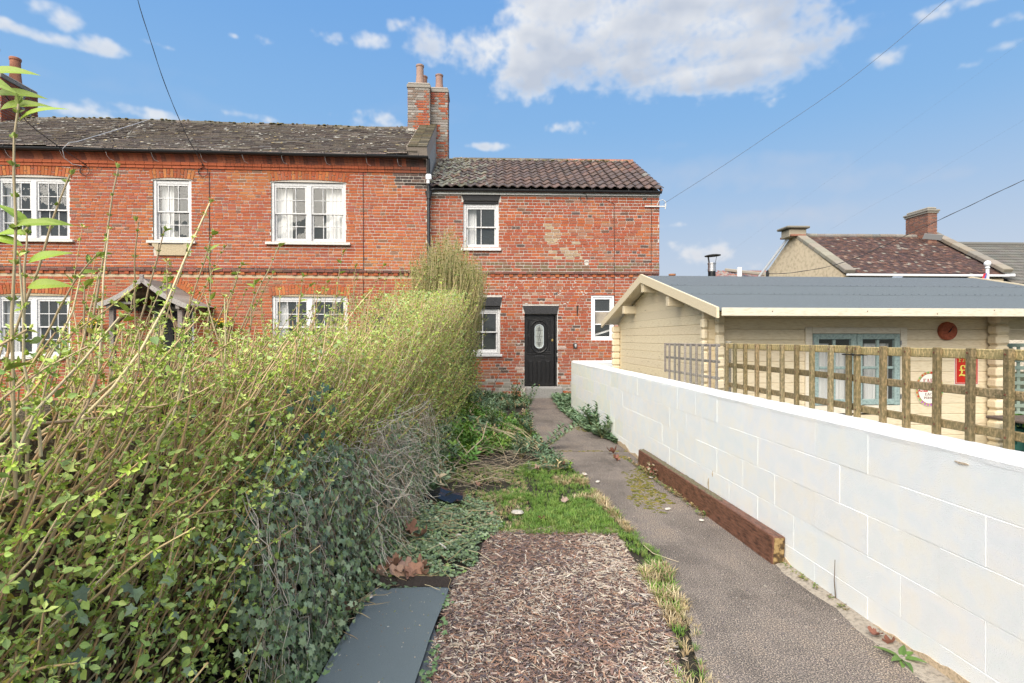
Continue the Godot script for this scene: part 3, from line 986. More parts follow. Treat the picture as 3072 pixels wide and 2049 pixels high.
	for i in 60:
		hp.append(Vector3(lerpf(x0, -1.66, i / 59.0), 3.405 + nz(i * 0.5, 9.0) * 0.008, 0.024))
		hr.append(0.008)
	hc.tube(hp, hr, 5)
	put("cable", hc.mesh(), M.cable, h)
	for q in [[-5.72, 5.9], [-8.63, 5.88]]:
		var c := G.new()
		var pts := []
		var rad := []
		for i in 22:
			var a := TAU * i / 15.0 + 1.2
			pts.append(Vector3(q[0] + cos(a) * (0.1 + i * 0.001), q[1] + sin(a) * 0.12 - 0.03, 0.05))
			rad.append(0.008)
		c.tube(pts, rad, 5)
		c.tube([Vector3(q[0], q[1] + 0.12, 0.0), Vector3(q[0], q[1] + 0.13, 0.09), Vector3(q[0], q[1] + 0.17, 0.09)], [0.01, 0.01, 0.01], 5)
		put("cable_loop", c.mesh(), M.cable, h)
	var tvm := G.new()
	tvm.col = Color(0.42, 0.43, 0.45)
	var tp := []
	var tr := []
	for i in 22:
		var t := i / 21.0
		tp.append(Vector3(lerpf(-8.95, -8.75, t) + sin(t * 5.0) * 0.02, lerpf(8.42, 6.5, t) + 0.05, lerpf(-3.2, 0.12, t)))
		tr.append(0.009)
	for p in [Vector3(-8.85, 6.48, 0.26), Vector3(-8.98, 6.3, 0.3), Vector3(-9.0, 6.1, 0.2), Vector3(-8.9, 6.0, 0.08), Vector3(-8.7, 5.97, 0.05)]:
		tp.append(p)
		tr.append(0.009)
	tvm.tube(tp, tr, 5)
	put("aerial_cable", tvm.mesh(), M.plain, h)
	var dp := G.new()
	dp.tube([Vector3(0.05, 6.30, 0.16), Vector3(0.06, 6.1, 0.14), Vector3(0.05, 5.92, 0.07), Vector3(0.05, 5.5, 0.06)], [0.045, 0.045, 0.042, 0.04], 10)
	dp.tube([Vector3(0.055, 5.28, 0.07), Vector3(0.055, 5.36, 0.07), Vector3(0.055, 5.42, 0.075), Vector3(0.055, 5.47, 0.08)], [0.05, 0.065, 0.09, 0.1], 8)
	dp.tube([Vector3(0.05, 5.5, 0.06), Vector3(0.05, 3.0, 0.06), Vector3(0.05, 0.0, 0.06)], [0.04, 0.04, 0.04], 10)
	for y in [5.1, 3.4, 1.7]: dp.tube([Vector3(0.05, y, 0.06), Vector3(0.05, y + 0.1, 0.06)], [0.05, 0.05], 10, true)
	put("downpipe", dp.mesh(), M.black_plastic, h)
	var wb := G.new()
	wb.box(Vector3(0.06, 5.82, 0.15), Vector3(0.15, 0.16, 0.11), 0.03)
	wb.box(Vector3(0.045, 5.69, 0.17), Vector3(0.08, 0.1, 0.07), 0.02)
	put("alarm_box", wb.mesh(), M.white_plastic, h)
	var bb := G.new()
	bb.col = Color(0.25, 0.22, 0.2)
	bb.box(Vector3(-0.28, 5.695, 0.04), Vector3(0.6, 0.025, 0.03), 0.004)
	put("iron_strap", bb.mesh(), M.plain, h)
	for s in [-10.4, -9.1, -8.0, -6.9, -5.7, -4.67, -3.69, -2.6, -1.55, -0.75]:     # white ties of the bird netting
		var t := G.new()
		t.tube([Vector3(s, 6.3, 0.24), Vector3(s + 0.01, 6.2, 0.19), Vector3(s + 0.02, 6.14, 0.12), Vector3(s + 0.1, 6.11, 0.09)], [0.004, 0.004, 0.004, 0.003], 4)
		put("netting_tie", t.mesh(), M.white_plastic, h)
	var net := G.new()
	var nx := -5.2
	while nx < -0.2:
		net.tube([Vector3(nx, 6.28, 0.215), Vector3(nx + 0.02, 6.12, 0.12), Vector3(nx + 0.01, 5.99, 0.07)], [0.0028, 0.0028, 0.0028], 3)
		nx += 0.085
	for y in [[6.24, 0.2], [6.17, 0.155], [6.1, 0.11], [6.03, 0.085]]:
		net.tube([Vector3(-5.2, y[0], y[1]), Vector3(-2.6, y[0] - 0.01, y[1]), Vector3(-0.2, y[0], y[1])], [0.0028, 0.0028, 0.0028], 3)
	stuff("bird_netting", net.mesh(), M.cable, h)

func make_left_roof(h: Node3D, x0: float) -> void:
	var roof := node("roof", h)
	var eave := Vector3(0, 6.40, 0.20)
	var ridge := Vector3(0, 8.42, -3.3)
	var down := (eave - ridge)
	var len := down.length()
	var d := down / len
	var up := Vector3.RIGHT.cross(d) * -1.0
	if up.y < 0: up = -up
	var sag := func(x: float, t: float) -> float: return nz(x * 0.35, t * 1.5, 4.0) * 0.07 + sin(x * 0.55 + 0.6) * 0.03
	var deck := G.new()
	deck.col = Color(0.04, 0.035, 0.03)
	deck.quad(Vector3(x0, eave.y - 0.06, eave.z), Vector3(-0.1, eave.y - 0.06, eave.z), Vector3(-0.1, ridge.y - 0.09, ridge.z), Vector3(x0, ridge.y - 0.09, ridge.z))
	deck.quad(Vector3(-0.1, ridge.y - 0.09, ridge.z), Vector3(-0.1, 6.3, -6.95), Vector3(x0, 6.3, -6.95), Vector3(x0, ridge.y - 0.09, ridge.z))
	put("roof_deck", deck.mesh(), M.room, roof)
	var rows := 29
	var all := G.new()
	var singles := 0
	for r in rows:
		var x := x0 + rf(0, 0.2)
		var t := (r + 0.5) / rows
		while x < -0.55:
			var w := rf(0.17, 0.36)
			var p = ridge + d * (len * (r + 1) / rows) + up * (sag.call(x, t) + 0.022 + rf(-0.006, 0.008))
			p.x = x + w * 0.5
			var base: Color = vary(pick([Color(0.075, 0.057, 0.048), Color(0.088, 0.067, 0.056), Color(0.062, 0.05, 0.045), Color(0.10, 0.078, 0.063), Color(0.08, 0.059, 0.048)]), 0.2)
			if nz(x * 1.2, r * 0.35, 8.0) > 0.28 and rng.randf() < 0.3: base = vary(pick([Color(0.2, 0.19, 0.18), Color(0.15, 0.14, 0.135), Color(0.26, 0.24, 0.2)]), 0.15)
			var edge: Color = vary(pick([Color(0.19, 0.17, 0.145), Color(0.25, 0.22, 0.19), Color(0.11, 0.09, 0.078), Color(0.08, 0.065, 0.058), Color(0.2, 0.17, 0.12)]), 0.2)
			if r == rows - 1: edge = vary(Color(0.5, 0.42, 0.38), 0.2)
			var single := singles < 300 and x > -11.3 and x < -1.0 and r > rows - 13 and w > 0.23
			var g := G.new() if single else all
			var b := Basis(Vector3(1, 0, 0), up, Vector3(0, 0, 0))
			b = Basis(Vector3.RIGHT, up, Vector3.RIGHT.cross(up)) * Basis(Vector3.UP, rf(-0.03, 0.03)) * Basis(Vector3.RIGHT, -0.1) * Basis(Vector3.BACK, rf(-0.02, 0.02))
			var xf := Transform3D(b, p)
			if not single: g.xf = xf
			var L := 0.27
			var th := rf(0.016, 0.028)
			var a := w * 0.5 - 0.001
			var k := rf(-0.012, 0.012)
			g.col = base
			g.quad(Vector3(-a, 0, k), Vector3(a, 0, -k), Vector3(a, 0, -L), Vector3(-a, 0, -L))
			g.quad(Vector3(-a, -th, k), Vector3(-a, 0, k), Vector3(-a, 0, -L), Vector3(-a, -th, -L))
			g.quad(Vector3(a, 0, -k), Vector3(a, -th, -k), Vector3(a, -th, -L), Vector3(a, 0, -L))
			g.col = edge
			g.quad(Vector3(-a, -th, k), Vector3(a, -th, -k), Vector3(a, 0, -k), Vector3(-a, 0, k))
			if single:
				put("roof_tile", g.mesh(), M.roof_stone, roof, xf)
				singles += 1
			x += w
	all.xf = Transform3D()
	stuff("roof_tiles", all.mesh(), M.roof_stone, roof)
	# lichen crusts: small raised scabs on the tiles
	var scab := G.new()
	scab.lathe([Vector2(1.0, 0.0), Vector2(0.8, 0.3), Vector2(0.3, 0.45), Vector2(0.0, 0.4)], 7)
	var xs := []
	var cs := []
	for i in 1300:
		var x := rf(x0, -0.6)
		var t := rng.randf()
		if nz(x * 0.9, t * 5.0, 1.5) + rf(-0.25, 0.45) < 0.1: continue
		var p = ridge + d * (len * t) + up * (sag.call(x, t) + 0.03)
		p.x = x
		var s := rf(0.008, 0.034)
		xs.append(Transform3D(Basis(Vector3.RIGHT, up, Vector3.RIGHT.cross(up)) * Basis(Vector3.UP, rf(0, TAU)).scaled(Vector3(s * rf(0.8, 2.2), 0.016, s)), p))
		cs.append(vary(pick([Color(0.45, 0.43, 0.37), Color(0.36, 0.35, 0.31), Color(0.4, 0.32, 0.17), Color(0.28, 0.27, 0.24), Color(0.48, 0.46, 0.42)]), 0.15))
	copies("lichen", scab.mesh(), M.moss, xs, cs, roof)
	# ridge tiles bedded in mossy mortar
	var rx := x0
	while rx < -1.0:
		var g := G.new()
		g.col = vary(Color(0.17, 0.15, 0.12), 0.25)
		var w := rf(0.4, 0.47)
		var pts := []
		for i in 3:
			pts.append(Vector3(rx + w * i * 0.5, ridge.y - 0.03 + sag.call(rx, 0.0) * 0.9, ridge.z))
		g.tube(pts, [0.1, 0.098, 0.1], 10, true)
		put("ridge_tile", g.mesh(), M.roof_stone, roof)
		rx += w + 0.008
	var clump := G.new()
	clump.lathe([Vector2(1.0, 0.0), Vector2(0.85, 0.45), Vector2(0.4, 0.75), Vector2(0.0, 0.8)], 7)
	xs = []
	cs = []
	for i in 420:
		var x := rf(x0, -1.0)
		var s := rf(0.015, 0.04)
		xs.append(Transform3D(Basis(Vector3.UP, rf(0, TAU)).scaled(Vector3(s * 1.6, s, s)), Vector3(x, ridge.y + 0.05 + sag.call(x, 0.0) * 0.9 - absf(rf(-0.04, 0.04)), ridge.z + rf(-0.06, 0.11))))
		cs.append(vary(pick([Color(0.13, 0.11, 0.03), Color(0.2, 0.17, 0.06), Color(0.09, 0.085, 0.03), Color(0.25, 0.22, 0.12)]), 0.2))
	copies("ridge_moss", clump.mesh(), M.moss, xs, cs, roof)
	# raised verge on the party wall, tiled, with a rendered edge
	var vg := G.new()
	vg.col = Color(0.45, 0.38, 0.32)
	var lift := up * 0.16
	var p0 := ridge + lift
	var p1 := eave + lift - d * 0.15
	for q in [[-0.52, 0.015]]:
		var a := Vector3(q[0], p0.y, p0.z)
		var b := Vector3(q[1], p0.y, p0.z)
		var c := Vector3(q[1], p1.y, p1.z)
		var e := Vector3(q[0], p1.y, p1.z)
		vg.quad(e, c, b, a)
		vg.quad(e - lift * 1.6, e, a, a - lift * 1.6)
		vg.quad(c, c - lift * 2.2, b - lift * 2.2, b)
		vg.quad(e - lift * 1.6, c - lift * 1.6, c, e)
	put("verge_wall", vg.mesh(), M.mortar, roof)
	for r in 17:
		for k in 2:
			var g := G.new()
			var p := p0 + (p1 - p0) * ((r + 1.0) / 17.0) + up * 0.02
			p.x = -0.50 + 0.26 * k + 0.13
			g.col = vary(pick([Color(0.16, 0.13, 0.075), Color(0.12, 0.1, 0.06), Color(0.2, 0.17, 0.12), Color(0.1, 0.085, 0.06)]), 0.2)
			var bz := Basis(Vector3.RIGHT, up, Vector3.RIGHT.cross(up)) * Basis(Vector3.RIGHT, -0.09)
			g.box(Vector3(0, 0, -0.14), Vector3(0.252, 0.026, 0.3))
			put("verge_tile", g.mesh(), M.roof_stone, roof, Transform3D(bz, p))
	gutter(h, x0, 0.06, 6.355, 6.335, 0.235, [-12.6, -10.4, -9.15, -8.03, -6.93, -5.75, -4.7, -3.7, -2.6, -1.55, -0.75, -0.2])
	# chimneys
	var c1 := chimney(h, -0.87, -0.185, -4.0, -2.9, 7.9, 9.68, 0.55)
	chimney_pot(c1, Vector3(-0.52, 9.72, -3.2), 0.125, 0.72, Color(0.42, 0.28, 0.22))
	chimney_pot(c1, Vector3(-0.45, 9.72, -3.7), 0.125, 0.6, Color(0.40, 0.22, 0.16))
	var c2 := chimney(h, -0.19, 0.372, -3.9, -3.2, 5.9, 9.69, 0.5)
	chimney_pot(c2, Vector3(0.08, 9.72, -3.5), 0.125, 0.57, Color(0.40, 0.25, 0.20))
	var flaunch := G.new()
	flaunch.col = Color(0.5, 0.48, 0.43)
	for i in 14:
		flaunch.box(Vector3(-0.9 + i * 0.055, 8.2 + nz(i * 0.8, 2.0) * 0.03 - 0.05, -2.86), Vector3(0.07, 0.1 + rf(0, 0.06), 0.12), 0.02)
	put("mortar_fillet", flaunch.mesh(), M.mortar, roof)
	var c3 := chimney(h, -13.9, -12.98, -4.1, -2.75, 7.6, 9.55, 0.15)
	for q in [[-13.64, -3.25, 0.165], [-13.5, -3.9, 0.15], [-14.05, -3.2, 0.165]]:
		chimney_pot(c3, Vector3(q[0], 9.6, q[1]), q[2], 1.0, Color(0.46, 0.19, 0.11))

func make_porch(h: Node3D) -> void:
	var p := node("porch", h, Vector3(-6.5, 0, 0))
	var wood := func() -> Color: return vary(pick([Color(0.42, 0.38, 0.34), Color(0.36, 0.32, 0.28), Color(0.46, 0.42, 0.38), Color(0.31, 0.27, 0.23)]), 0.15)
	var prof := func(t: float) -> Vector2: return Vector2(1.02 * t, 2.97 - 0.62 * t - 0.07 * sin(t * PI))     # one side from the peak down to the eave
	for s in [-1, 1]:
		for i in 9:                                                # overlapping boards along the slope
			var a: Vector2 = prof.call(i / 9.0)
			var b: Vector2 = prof.call((i + 1.08) / 9.0)
			var g := G.new()
			g.col = wood.call()
			g.bar(Vector3(s * (a.x + b.x) * 0.5, (a.y + b.y) * 0.5 + 0.018 + (0.012 if i > 0 else 0.0), 0.0), Vector3(s * (a.x + b.x) * 0.5, (a.y + b.y) * 0.5 + 0.018, 1.27), 0.02, (b - a).length() + 0.02, Vector3(s * (a.y - b.y), b.x - a.x, 0).normalized(), 0.003)
			put("roof_board", g.mesh(), M.grey_wood, p)
		var barge := G.new()
		barge.col = Color(0.55, 0.51, 0.48)
		for i in 8:
			var a: Vector2 = prof.call(i / 8.0)
			var b: Vector2 = prof.call((i + 1) / 8.0)
			var q := PackedVector2Array([Vector2(a.x * s, a.y + 0.05), Vector2(b.x * s, b.y + 0.05), Vector2(b.x * s, b.y - 0.075), Vector2(a.x * s, a.y - 0.075)])
			barge.prism(q, 1.272, 1.305)
		put("bargeboard", barge.mesh(), M.grey_wood, p)
		var plate := G.new()
		plate.col = wood.call()
		plate.bar(Vector3(s * 0.78, 2.33, 0.02), Vector3(s * 0.78, 2.33, 1.26), 0.1, 0.09, Vector3.UP, 0.006)
		put("wall_plate", plate.mesh(), M.grey_wood, p)
		var post := G.new()
		post.col = wood.call()
		post.box(Vector3(s * 0.78, 1.14, 1.1), Vector3(0.11, 2.28, 0.11), 0.008)
		put("post", post.mesh(), M.grey_wood, p)
		var brace := G.new()
		brace.col = Color(0.30, 0.2, 0.12)
		var pts := []
		for i in 6:
			var t := i / 5.0
			pts.append(Vector3(s * (0.76 + 0.0 * t), 1.75 + 0.5 * t, 1.1 + 0.0 * t) + Vector3(-s * (0.02 + 0.42 * t * t), 0, 0.02))
		brace.tube(pts, [0.045, 0.048, 0.048, 0.048, 0.046, 0.045], 4)
		put("brace", brace.mesh(), M.grey_wood, p)
	for q in [0.08, 1.2]:
		var tie := G.new()
		tie.col = wood.call()
		if q < 0.5: tie.bar(Vector3(-0.8, 2.36, q), Vector3(0.8, 2.36, q), 0.09, 0.07, Vector3.UP, 0.006)
		else: tie.bar(Vector3(-0.78, 2.42, q - 0.06), Vector3(-0.3, 2.42, q - 0.06), 0.06, 0.05, Vector3.UP, 0.004)
		put("tie_beam", tie.mesh(), M.grey_wood, p)
	var fin := G.new()
	fin.col = Color(0.42, 0.38, 0.36)
	fin.bar(Vector3(0, 2.9, 1.29), Vector3(0, 3.08, 1.29), 0.09, 0.05, Vector3.RIGHT, 0.01)
	put("finial", fin.mesh(), M.grey_wood, p)

# ---------------------------------------------------------------- right house: pantiled roof, black door
func make_right_house() -> void:
	var h := thing("brick_cottage", "red brick cottage with pantile roof, black panelled door and beige stain", "house", Vector3(0.9425, 0, -14.5), 2.0)
	var x0 := -3.16
	var x1 := 3.08
	var w1 := [-2.26, -1.30, 4.02, 5.30]
	var w2 := [-2.215, -1.26, 1.16, 2.46]
	var w3 := [1.21, 1.845, 1.52, 2.76]
	var dr := [-0.605, 0.305, 0.26, 2.245]
	var open := [w1, w2, w3, dr]
	var w := G.new()
	w.col = Color(0.70, 0.65, 0.59)
	wall_sheet(w, x0, x1, 0.0, 5.48, open, 0.0, -0.3)
	w.col = Color(0.36, 0.14, 0.09)
	w.box(Vector3((x0 + x1) * 0.5, 2.7, -5.95), Vector3(x1 - x0, 5.4, 0.1))
	w.xf = Transform3D(Basis(Vector3.UP, PI / 2), Vector3.ZERO)
	w.prism(PackedVector2Array([Vector2(0.302, 0), Vector2(5.9, 0), Vector2(5.9, 5.4), Vector2(3.0, 7.36), Vector2(0.302, 5.55)]), x1 - 0.26, x1)
	w.prism(PackedVector2Array([Vector2(0.302, 0), Vector2(5.9, 0), Vector2(5.9, 5.4), Vector2(3.0, 7.36), Vector2(0.302, 5.55)]), x0, x0 + 0.2)
	w.xf = Transform3D()
	put("wall", w.mesh(), M.mortar, h)
	rooms(h, x0, x1, 5.3, 4.6, [-0.9, 0.9])
	# bricks, with the beige render smear, limewash round the door and lime at the foot
	var tone := func(x: float, y: float) -> Variant:
		var n1 := nz(x * 1.3, y * 1.5, 3.0)
		var n2 := nz(x * 4.0, y * 5.0, 6.0)
		var n3 := nz(x * 9.0, y * 13.0, 8.0)
		var smear := maxf(maxf(0.62 - Vector2((x - 0.28) * 1.9, (y - 4.45) * 1.8).length(), 0.55 - Vector2((x - 0.5) * 1.1, (y - 3.95) * 1.9).length()), 0.35 - Vector2((x - 1.45) * 1.5, (y - 3.8) * 2.4).length())
		if smear + n2 * 0.75 + n3 * 0.5 > 0.29: return vary(pick([Color(0.43, 0.30, 0.19), Color(0.39, 0.24, 0.15), Color(0.46, 0.34, 0.22)]), 0.1)
		if y < 0.45 + n1 * 0.15 and n2 + n3 * 0.7 > -0.15: return pick([Color(0.34, 0.32, 0.28), Color(0.27, 0.25, 0.2), Color(0.40, 0.38, 0.34), Color(0.24, 0.17, 0.12)])
		var lime := 0.55 - Vector2((x + 0.15) * 0.45, (y - 2.75) * 0.85).length() + n2 * 0.4 + n3 * 0.35
		if lime > 0.5: return pick([Color(0.44, 0.24, 0.16), Color(0.42, 0.2, 0.12), Color(0.46, 0.29, 0.2)])
		if absf(x + 0.15) > 0.47 and absf(x + 0.15) < 0.62 and y < 2.2 and n2 + n3 > 0.05: return pick([Color(0.5, 0.36, 0.3), Color(0.36, 0.2, 0.16)])
		if y > 3.38 and y < 3.62 and n2 > -0.2: return pick([Color(0.22, 0.12, 0.07), Color(0.2, 0.14, 0.07), Color(0.27, 0.1, 0.06)])
		if rng.randf() < 0.06: return pick([Color(0.12, 0.075, 0.06), Color(0.2, 0.10, 0.065), Color(0.44, 0.17, 0.07)])
		return pick([3, 1, 3, 5, 9, 6, 1, 3, 6, 8]) if n1 < 0.2 else pick([0, 1, 7, 8, 3])
	var extra := [[-2.31, -1.24, 5.29, 5.48], [-2.31, -1.22, 2.45, 2.72], [-0.66, 0.33, 2.24, 2.48], [-0.7, 0.4, 0.0, 0.27], [1.02, 1.15, 3.56, 3.69]]
	var g := G.new()
	var made := lay_bricks(g, h, Transform3D(), [x0, x1, 0.0, 3.24], 0.081, "garden", open + extra, tone, [-1.2, 1.9, 0.9, 3.2], 150)
	lay_bricks(g, h, Transform3D(), [x0, x1, 3.405, 5.48], 0.081, "garden", open + extra, tone, [-1.2, 3.0, 3.9, 5.4], 300 - made)
	lay_bricks(g, h, Transform3D(), [x0, x1, 3.242, 3.324], 0.081, "flemish", [], tone, [0, 0, 0, 0], 0)
	lay_bricks(g, h, Transform3D(Basis(Vector3.UP, PI / 2), Vector3(x1, 0, 0)), [0.0, 5.9, 0.0, 5.4], 0.081, "garden", [], tone, [0, 0, 0, 0], 0)
	stuff("brickwork", g.mesh(), M.brick, h)
	string_course(h, x0 + 0.05, x1, 3.325, 0.252)
	# mortar smeared over the bricks in the beige stain: thin irregular daubs
	var daub := G.new()
	daub.lathe([Vector2(1.0, 0.0), Vector2(0.7, 0.8), Vector2(0.0, 1.0)], 8)
	var xs := []
	var cs := []
	for i in 700:
		var x := rf(-0.9, 2.2)
		var y := rf(3.45, 5.0)
		var k := maxf(0.55 - Vector2((x - 0.35) * 1.1, (y - 4.3) * 1.3).length(), 0.42 - Vector2((x - 0.9) * 0.8, (y - 3.85) * 2.0).length()) + nz(x * 3.0, y * 4.0, 6.0) * 0.6
		if k < 0.22: continue
		xs.append(Transform3D(Basis(Vector3.RIGHT, PI / 2) .rotated(Vector3.BACK, rf(0, TAU)).scaled(Vector3(rf(0.015, 0.055), rf(0.01, 0.03), 0.004)), Vector3(x, y, 0.009)))
		cs.append(vary(pick([Color(0.5, 0.40, 0.28), Color(0.46, 0.35, 0.23), Color(0.55, 0.46, 0.34)]), 0.1))
	for i in 300:
		var x := rf(-1.2, 1.1)
		var y := rf(2.5, 3.15) if rng.randf() < 0.7 else rf(0.3, 2.3)
		if y < 2.4 and absf(absf(x + 0.15) - 0.58) > 0.1: continue
		if nz(x * 3.0, y * 4.0, 2.0) < 0.0: continue
		xs.append(Transform3D(Basis(Vector3.RIGHT, PI / 2).rotated(Vector3.BACK, rf(0, TAU)).scaled(Vector3(rf(0.01, 0.05), rf(0.008, 0.02), 0.003)), Vector3(x, y, 0.01)))
		cs.append(vary(Color(0.62, 0.57, 0.52), 0.1))
	copies("lime_daubs", daub.mesh(), M.mortar, xs, cs, h)
	# windows
	var a := sash_window(h, w1[0], w1[1], w1[2], w1[3] - 0.07, 1, 2, 1, 0.0, 0.07, [[0.03, 0.36]])
	sill(a, 1.08, 0.075, 0.07, Color(1, 1, 1.02))
	var b := sash_window(h, w2[0], w2[1], w2[2], w2[3] - 0.07, 1, 2, 1, 0.0, 0.08, [], 0.78)
	sill(b, 1.06, 0.07, 0.07, Color(1, 1, 1.02))
	for q in [w1, w2]:                                              # black-painted reveal and the dark timber above the frame
		var rv := G.new()
		rv.box(Vector3((q[0] + q[1]) * 0.5, q[3] - 0.035, -0.1), Vector3(q[1] - q[0] - 0.004, 0.066, 0.16), 0.004)
		put("head_timber", rv.mesh(), M.black_stone, h)
	var c := node("window", h, Vector3((w3[0] + w3[1]) * 0.5, w3[2], 0))
	var cw: float = w3[1] - w3[0]
	var chh: float = w3[3] - w3[2]
	var fr := G.new()
	for q in [[0.0, 0.055, -0.03], [0.06, 0.055, -0.045]]:
		var ww: float = cw - q[0] * 2.0
		var hh: float = chh - q[0] * 2.0
		for s in [-1, 1]:
			fr.box(Vector3(s * (ww - q[1]) * 0.5, chh * 0.5, q[2]), Vector3(q[1], hh, 0.06), 0.01)
			fr.box(Vector3(0, chh * 0.5 + s * (hh - q[1]) * 0.5, q[2] + 0.001), Vector3(ww - q[1] * 2.0, q[1], 0.058), 0.01)
	for k in [1, 2]: fr.box(Vector3(0, chh * (0.08 + 0.28 * k), -0.045), Vector3(cw - 0.24, 0.028, 0.04), 0.006)
	put("frame", fr.mesh(), M.white_plastic, c)
	for k in 3:
		var pn := G.new()
		var y0: float = [0.115, chh * 0.36 + 0.014, chh * 0.64 + 0.014][k]
		var y1: float = [chh * 0.36 - 0.014, chh * 0.64 - 0.014, chh - 0.115][k]
		pn.quad(Vector3(-cw * 0.5 + 0.11, y0, -0.05), Vector3(cw * 0.5 - 0.11, y0, -0.05), Vector3(cw * 0.5 - 0.11, y1, -0.05), Vector3(-cw * 0.5 + 0.11, y1, -0.05))
		put("pane", pn.mesh(), M.glass, c)
	var bx := G.new()                                                # a cardboard box and a white shelf standing inside the window
	bx.col = Color(0.5, 0.42, 0.32)
	bx.box(Vector3(0.06, 0.62, -0.4), Vector3(0.42, 0.34, 0.3), 0.005)
	bx.col = Color(0.7, 0.7, 0.68)
	bx.bar(Vector3(-0.25, 0.13, -0.3), Vector3(0.3, 0.30, -0.34), 0.04, 0.2, Vector3.UP, 0.004)
	put("window_clutter", bx.mesh(), M.plain, c)
	var lt := G.new()
	lt.col = Color(0.4, 0.13, 0.08)
	lt.box(Vector3((w3[0] + w3[1]) * 0.5, w3[3] + 0.012, 0.0), Vector3(cw + 0.03, 0.028, 0.04), 0.004)
	put("lintel", lt.mesh(), M.brick, h)
	# black-painted flat stone lintels, wider at the top
	for q in [[-2.31, -1.25, -2.25, -1.305, 5.465, 5.305], [-2.29, -1.20, -2.22, -1.26, 2.70, 2.465], [-0.66, 0.335, -0.59, 0.28, 2.47, 2.25]]:
		var L := G.new()
		L.prism(PackedVector2Array([Vector2(q[2], q[5]), Vector2(q[3], q[5]), Vector2(q[1], q[4]), Vector2(q[0], q[4])]), -0.12, 0.022)
		put("lintel", L.mesh(), M.black_stone, h)
	make_door(h)
	# eaves: white fascia, gutter
	var fs := G.new()
	fs.col = Color(0.92, 0.92, 0.88)
	fs.box(Vector3((x0 + x1) * 0.5 + 0.02, 5.505, 0.05), Vector3(x1 - x0 - 0.02, 0.10, 0.03), 0.004)
	fs.box(Vector3((x0 + x1) * 0.5 + 0.02, 5.48, 0.016), Vector3(x1 - x0 - 0.02, 0.03, 0.04), 0.004)
	put("fascia", fs.mesh(), M.white_paint, h)
	gutter(h, x0 + 0.13, x1 + 0.03, 5.575, 5.558, 0.12, [-2.25, -1.32, -0.45, 0.42, 1.2, 1.28, 2.2])
	var ol := G.new()
	ol.tube([Vector3(x0 + 0.16, 5.56, 0.12), Vector3(x0 + 0.05, 5.55, 0.12), Vector3(x0 - 0.03, 5.5, 0.12)], [0.05, 0.05, 0.045], 8, true)
	put("gutter_outlet", ol.mesh(), M.black_plastic, h)
	make_right_roof(h, x0, x1)
	# cables, hook, vent hole, wire bracket
	for q in [[1.84, 0.4, 5.25], [2.86, 3.45, 5.4]]:
		var cb := G.new()
		var pts := []
		var rad := []
		for i in 25:
			var y := lerpf(q[1], q[2], i / 24.0)
			pts.append(Vector3(q[0] + nz(i * 0.5, q[0]) * 0.02, y, 0.02 if absf(y - 3.34) > 0.1 else 0.075))
			rad.append(0.006)
		if q[0] < 2.0: pts.append(Vector3(1.6, 5.36, 0.02)); rad.append(0.006)
		cb.tube(pts, rad, 5)
		put("cable", cb.mesh(), M.cable, h)
	var lp := G.new()
	var lpp := []
	var lpr := []
	for i in 18:
		var an := TAU * i / 13.0
		lpp.append(Vector3(1.0 + cos(an) * 0.09, 5.38 + sin(an) * 0.12, 0.03 + i * 0.004))
		lpr.append(0.006)
	lpp.append(Vector3(1.15, 5.56, 0.18))
	lpr.append(0.006)
	lp.tube(lpp, lpr, 4)
	put("cable_loop", lp.mesh(), M.cable, h)
	var br := G.new()
	br.col = Color(0.62, 0.62, 0.6)
	br.box(Vector3(2.95, 5.18, 0.04), Vector3(0.56, 0.035, 0.03), 0.004)
	br.tube([Vector3(3.0, 5.18, 0.05), Vector3(3.06, 5.33, 0.06), Vector3(3.16, 5.36, 0.07), Vector3(3.24, 5.3, 0.07), Vector3(3.25, 5.17, 0.07)], [0.01, 0.01, 0.01, 0.01, 0.01], 5)
	br.tube([Vector3(3.23, 5.24, 0.07), Vector3(3.23, 5.10, 0.07)], [0.014, 0.014], 6, true)
	put("wire_bracket", br.mesh(), M.plain, h)
	var vt := G.new()
	vt.col = Color(0.35, 0.3, 0.27)
	vt.lathe([Vector2(0.055, -0.06), Vector2(0.07, -0.06), Vector2(0.07, 0.012), Vector2(0.056, 0.016), Vector2(0.054, -0.06), Vector2(0.0, -0.05)], 16)
	put("vent_pipe", vt.mesh(), M.plain, h, Transform3D(Basis(Vector3.RIGHT, PI / 2), Vector3(1.085, 3.625, 0.0)))
	var hk := G.new()
	hk.col = Color(0.05, 0.04, 0.035)
	hk.box(Vector3(0.83, 2.33, 0.02), Vector3(0.03, 0.26, 0.012), 0.003)
	hk.tube([Vector3(0.83, 2.44, 0.02), Vector3(0.83, 2.47, 0.1), Vector3(0.83, 2.42, 0.2), Vector3(0.83, 2.47, 0.22)], [0.008, 0.008, 0.008, 0.007], 5)
	hk.tube([Vector3(0.83, 2.25, 0.02), Vector3(0.83, 2.33, 0.1), Vector3(0.83, 2.41, 0.18)], [0.006, 0.006, 0.006], 5)
	put("basket_hook", hk.mesh(), M.plain, h)
	var ks := G.new()
	ks.col = Color(0.02, 0.02, 0.022)
	ks.box(Vector3(0.775, 1.385, 0.03), Vector3(0.105, 0.135, 0.045), 0.014)
	ks.col = Color(0.45, 0.46, 0.47)
	ks.box(Vector3(0.785, 1.40, 0.052), Vector3(0.055, 0.06, 0.012), 0.004)
	ks.box(Vector3(0.785, 1.352, 0.052), Vector3(0.045, 0.02, 0.01), 0.003)
	var key := put("key_safe", ks.mesh(), M.plain, h)
	key.set_meta("label", "small black key safe with grey face")

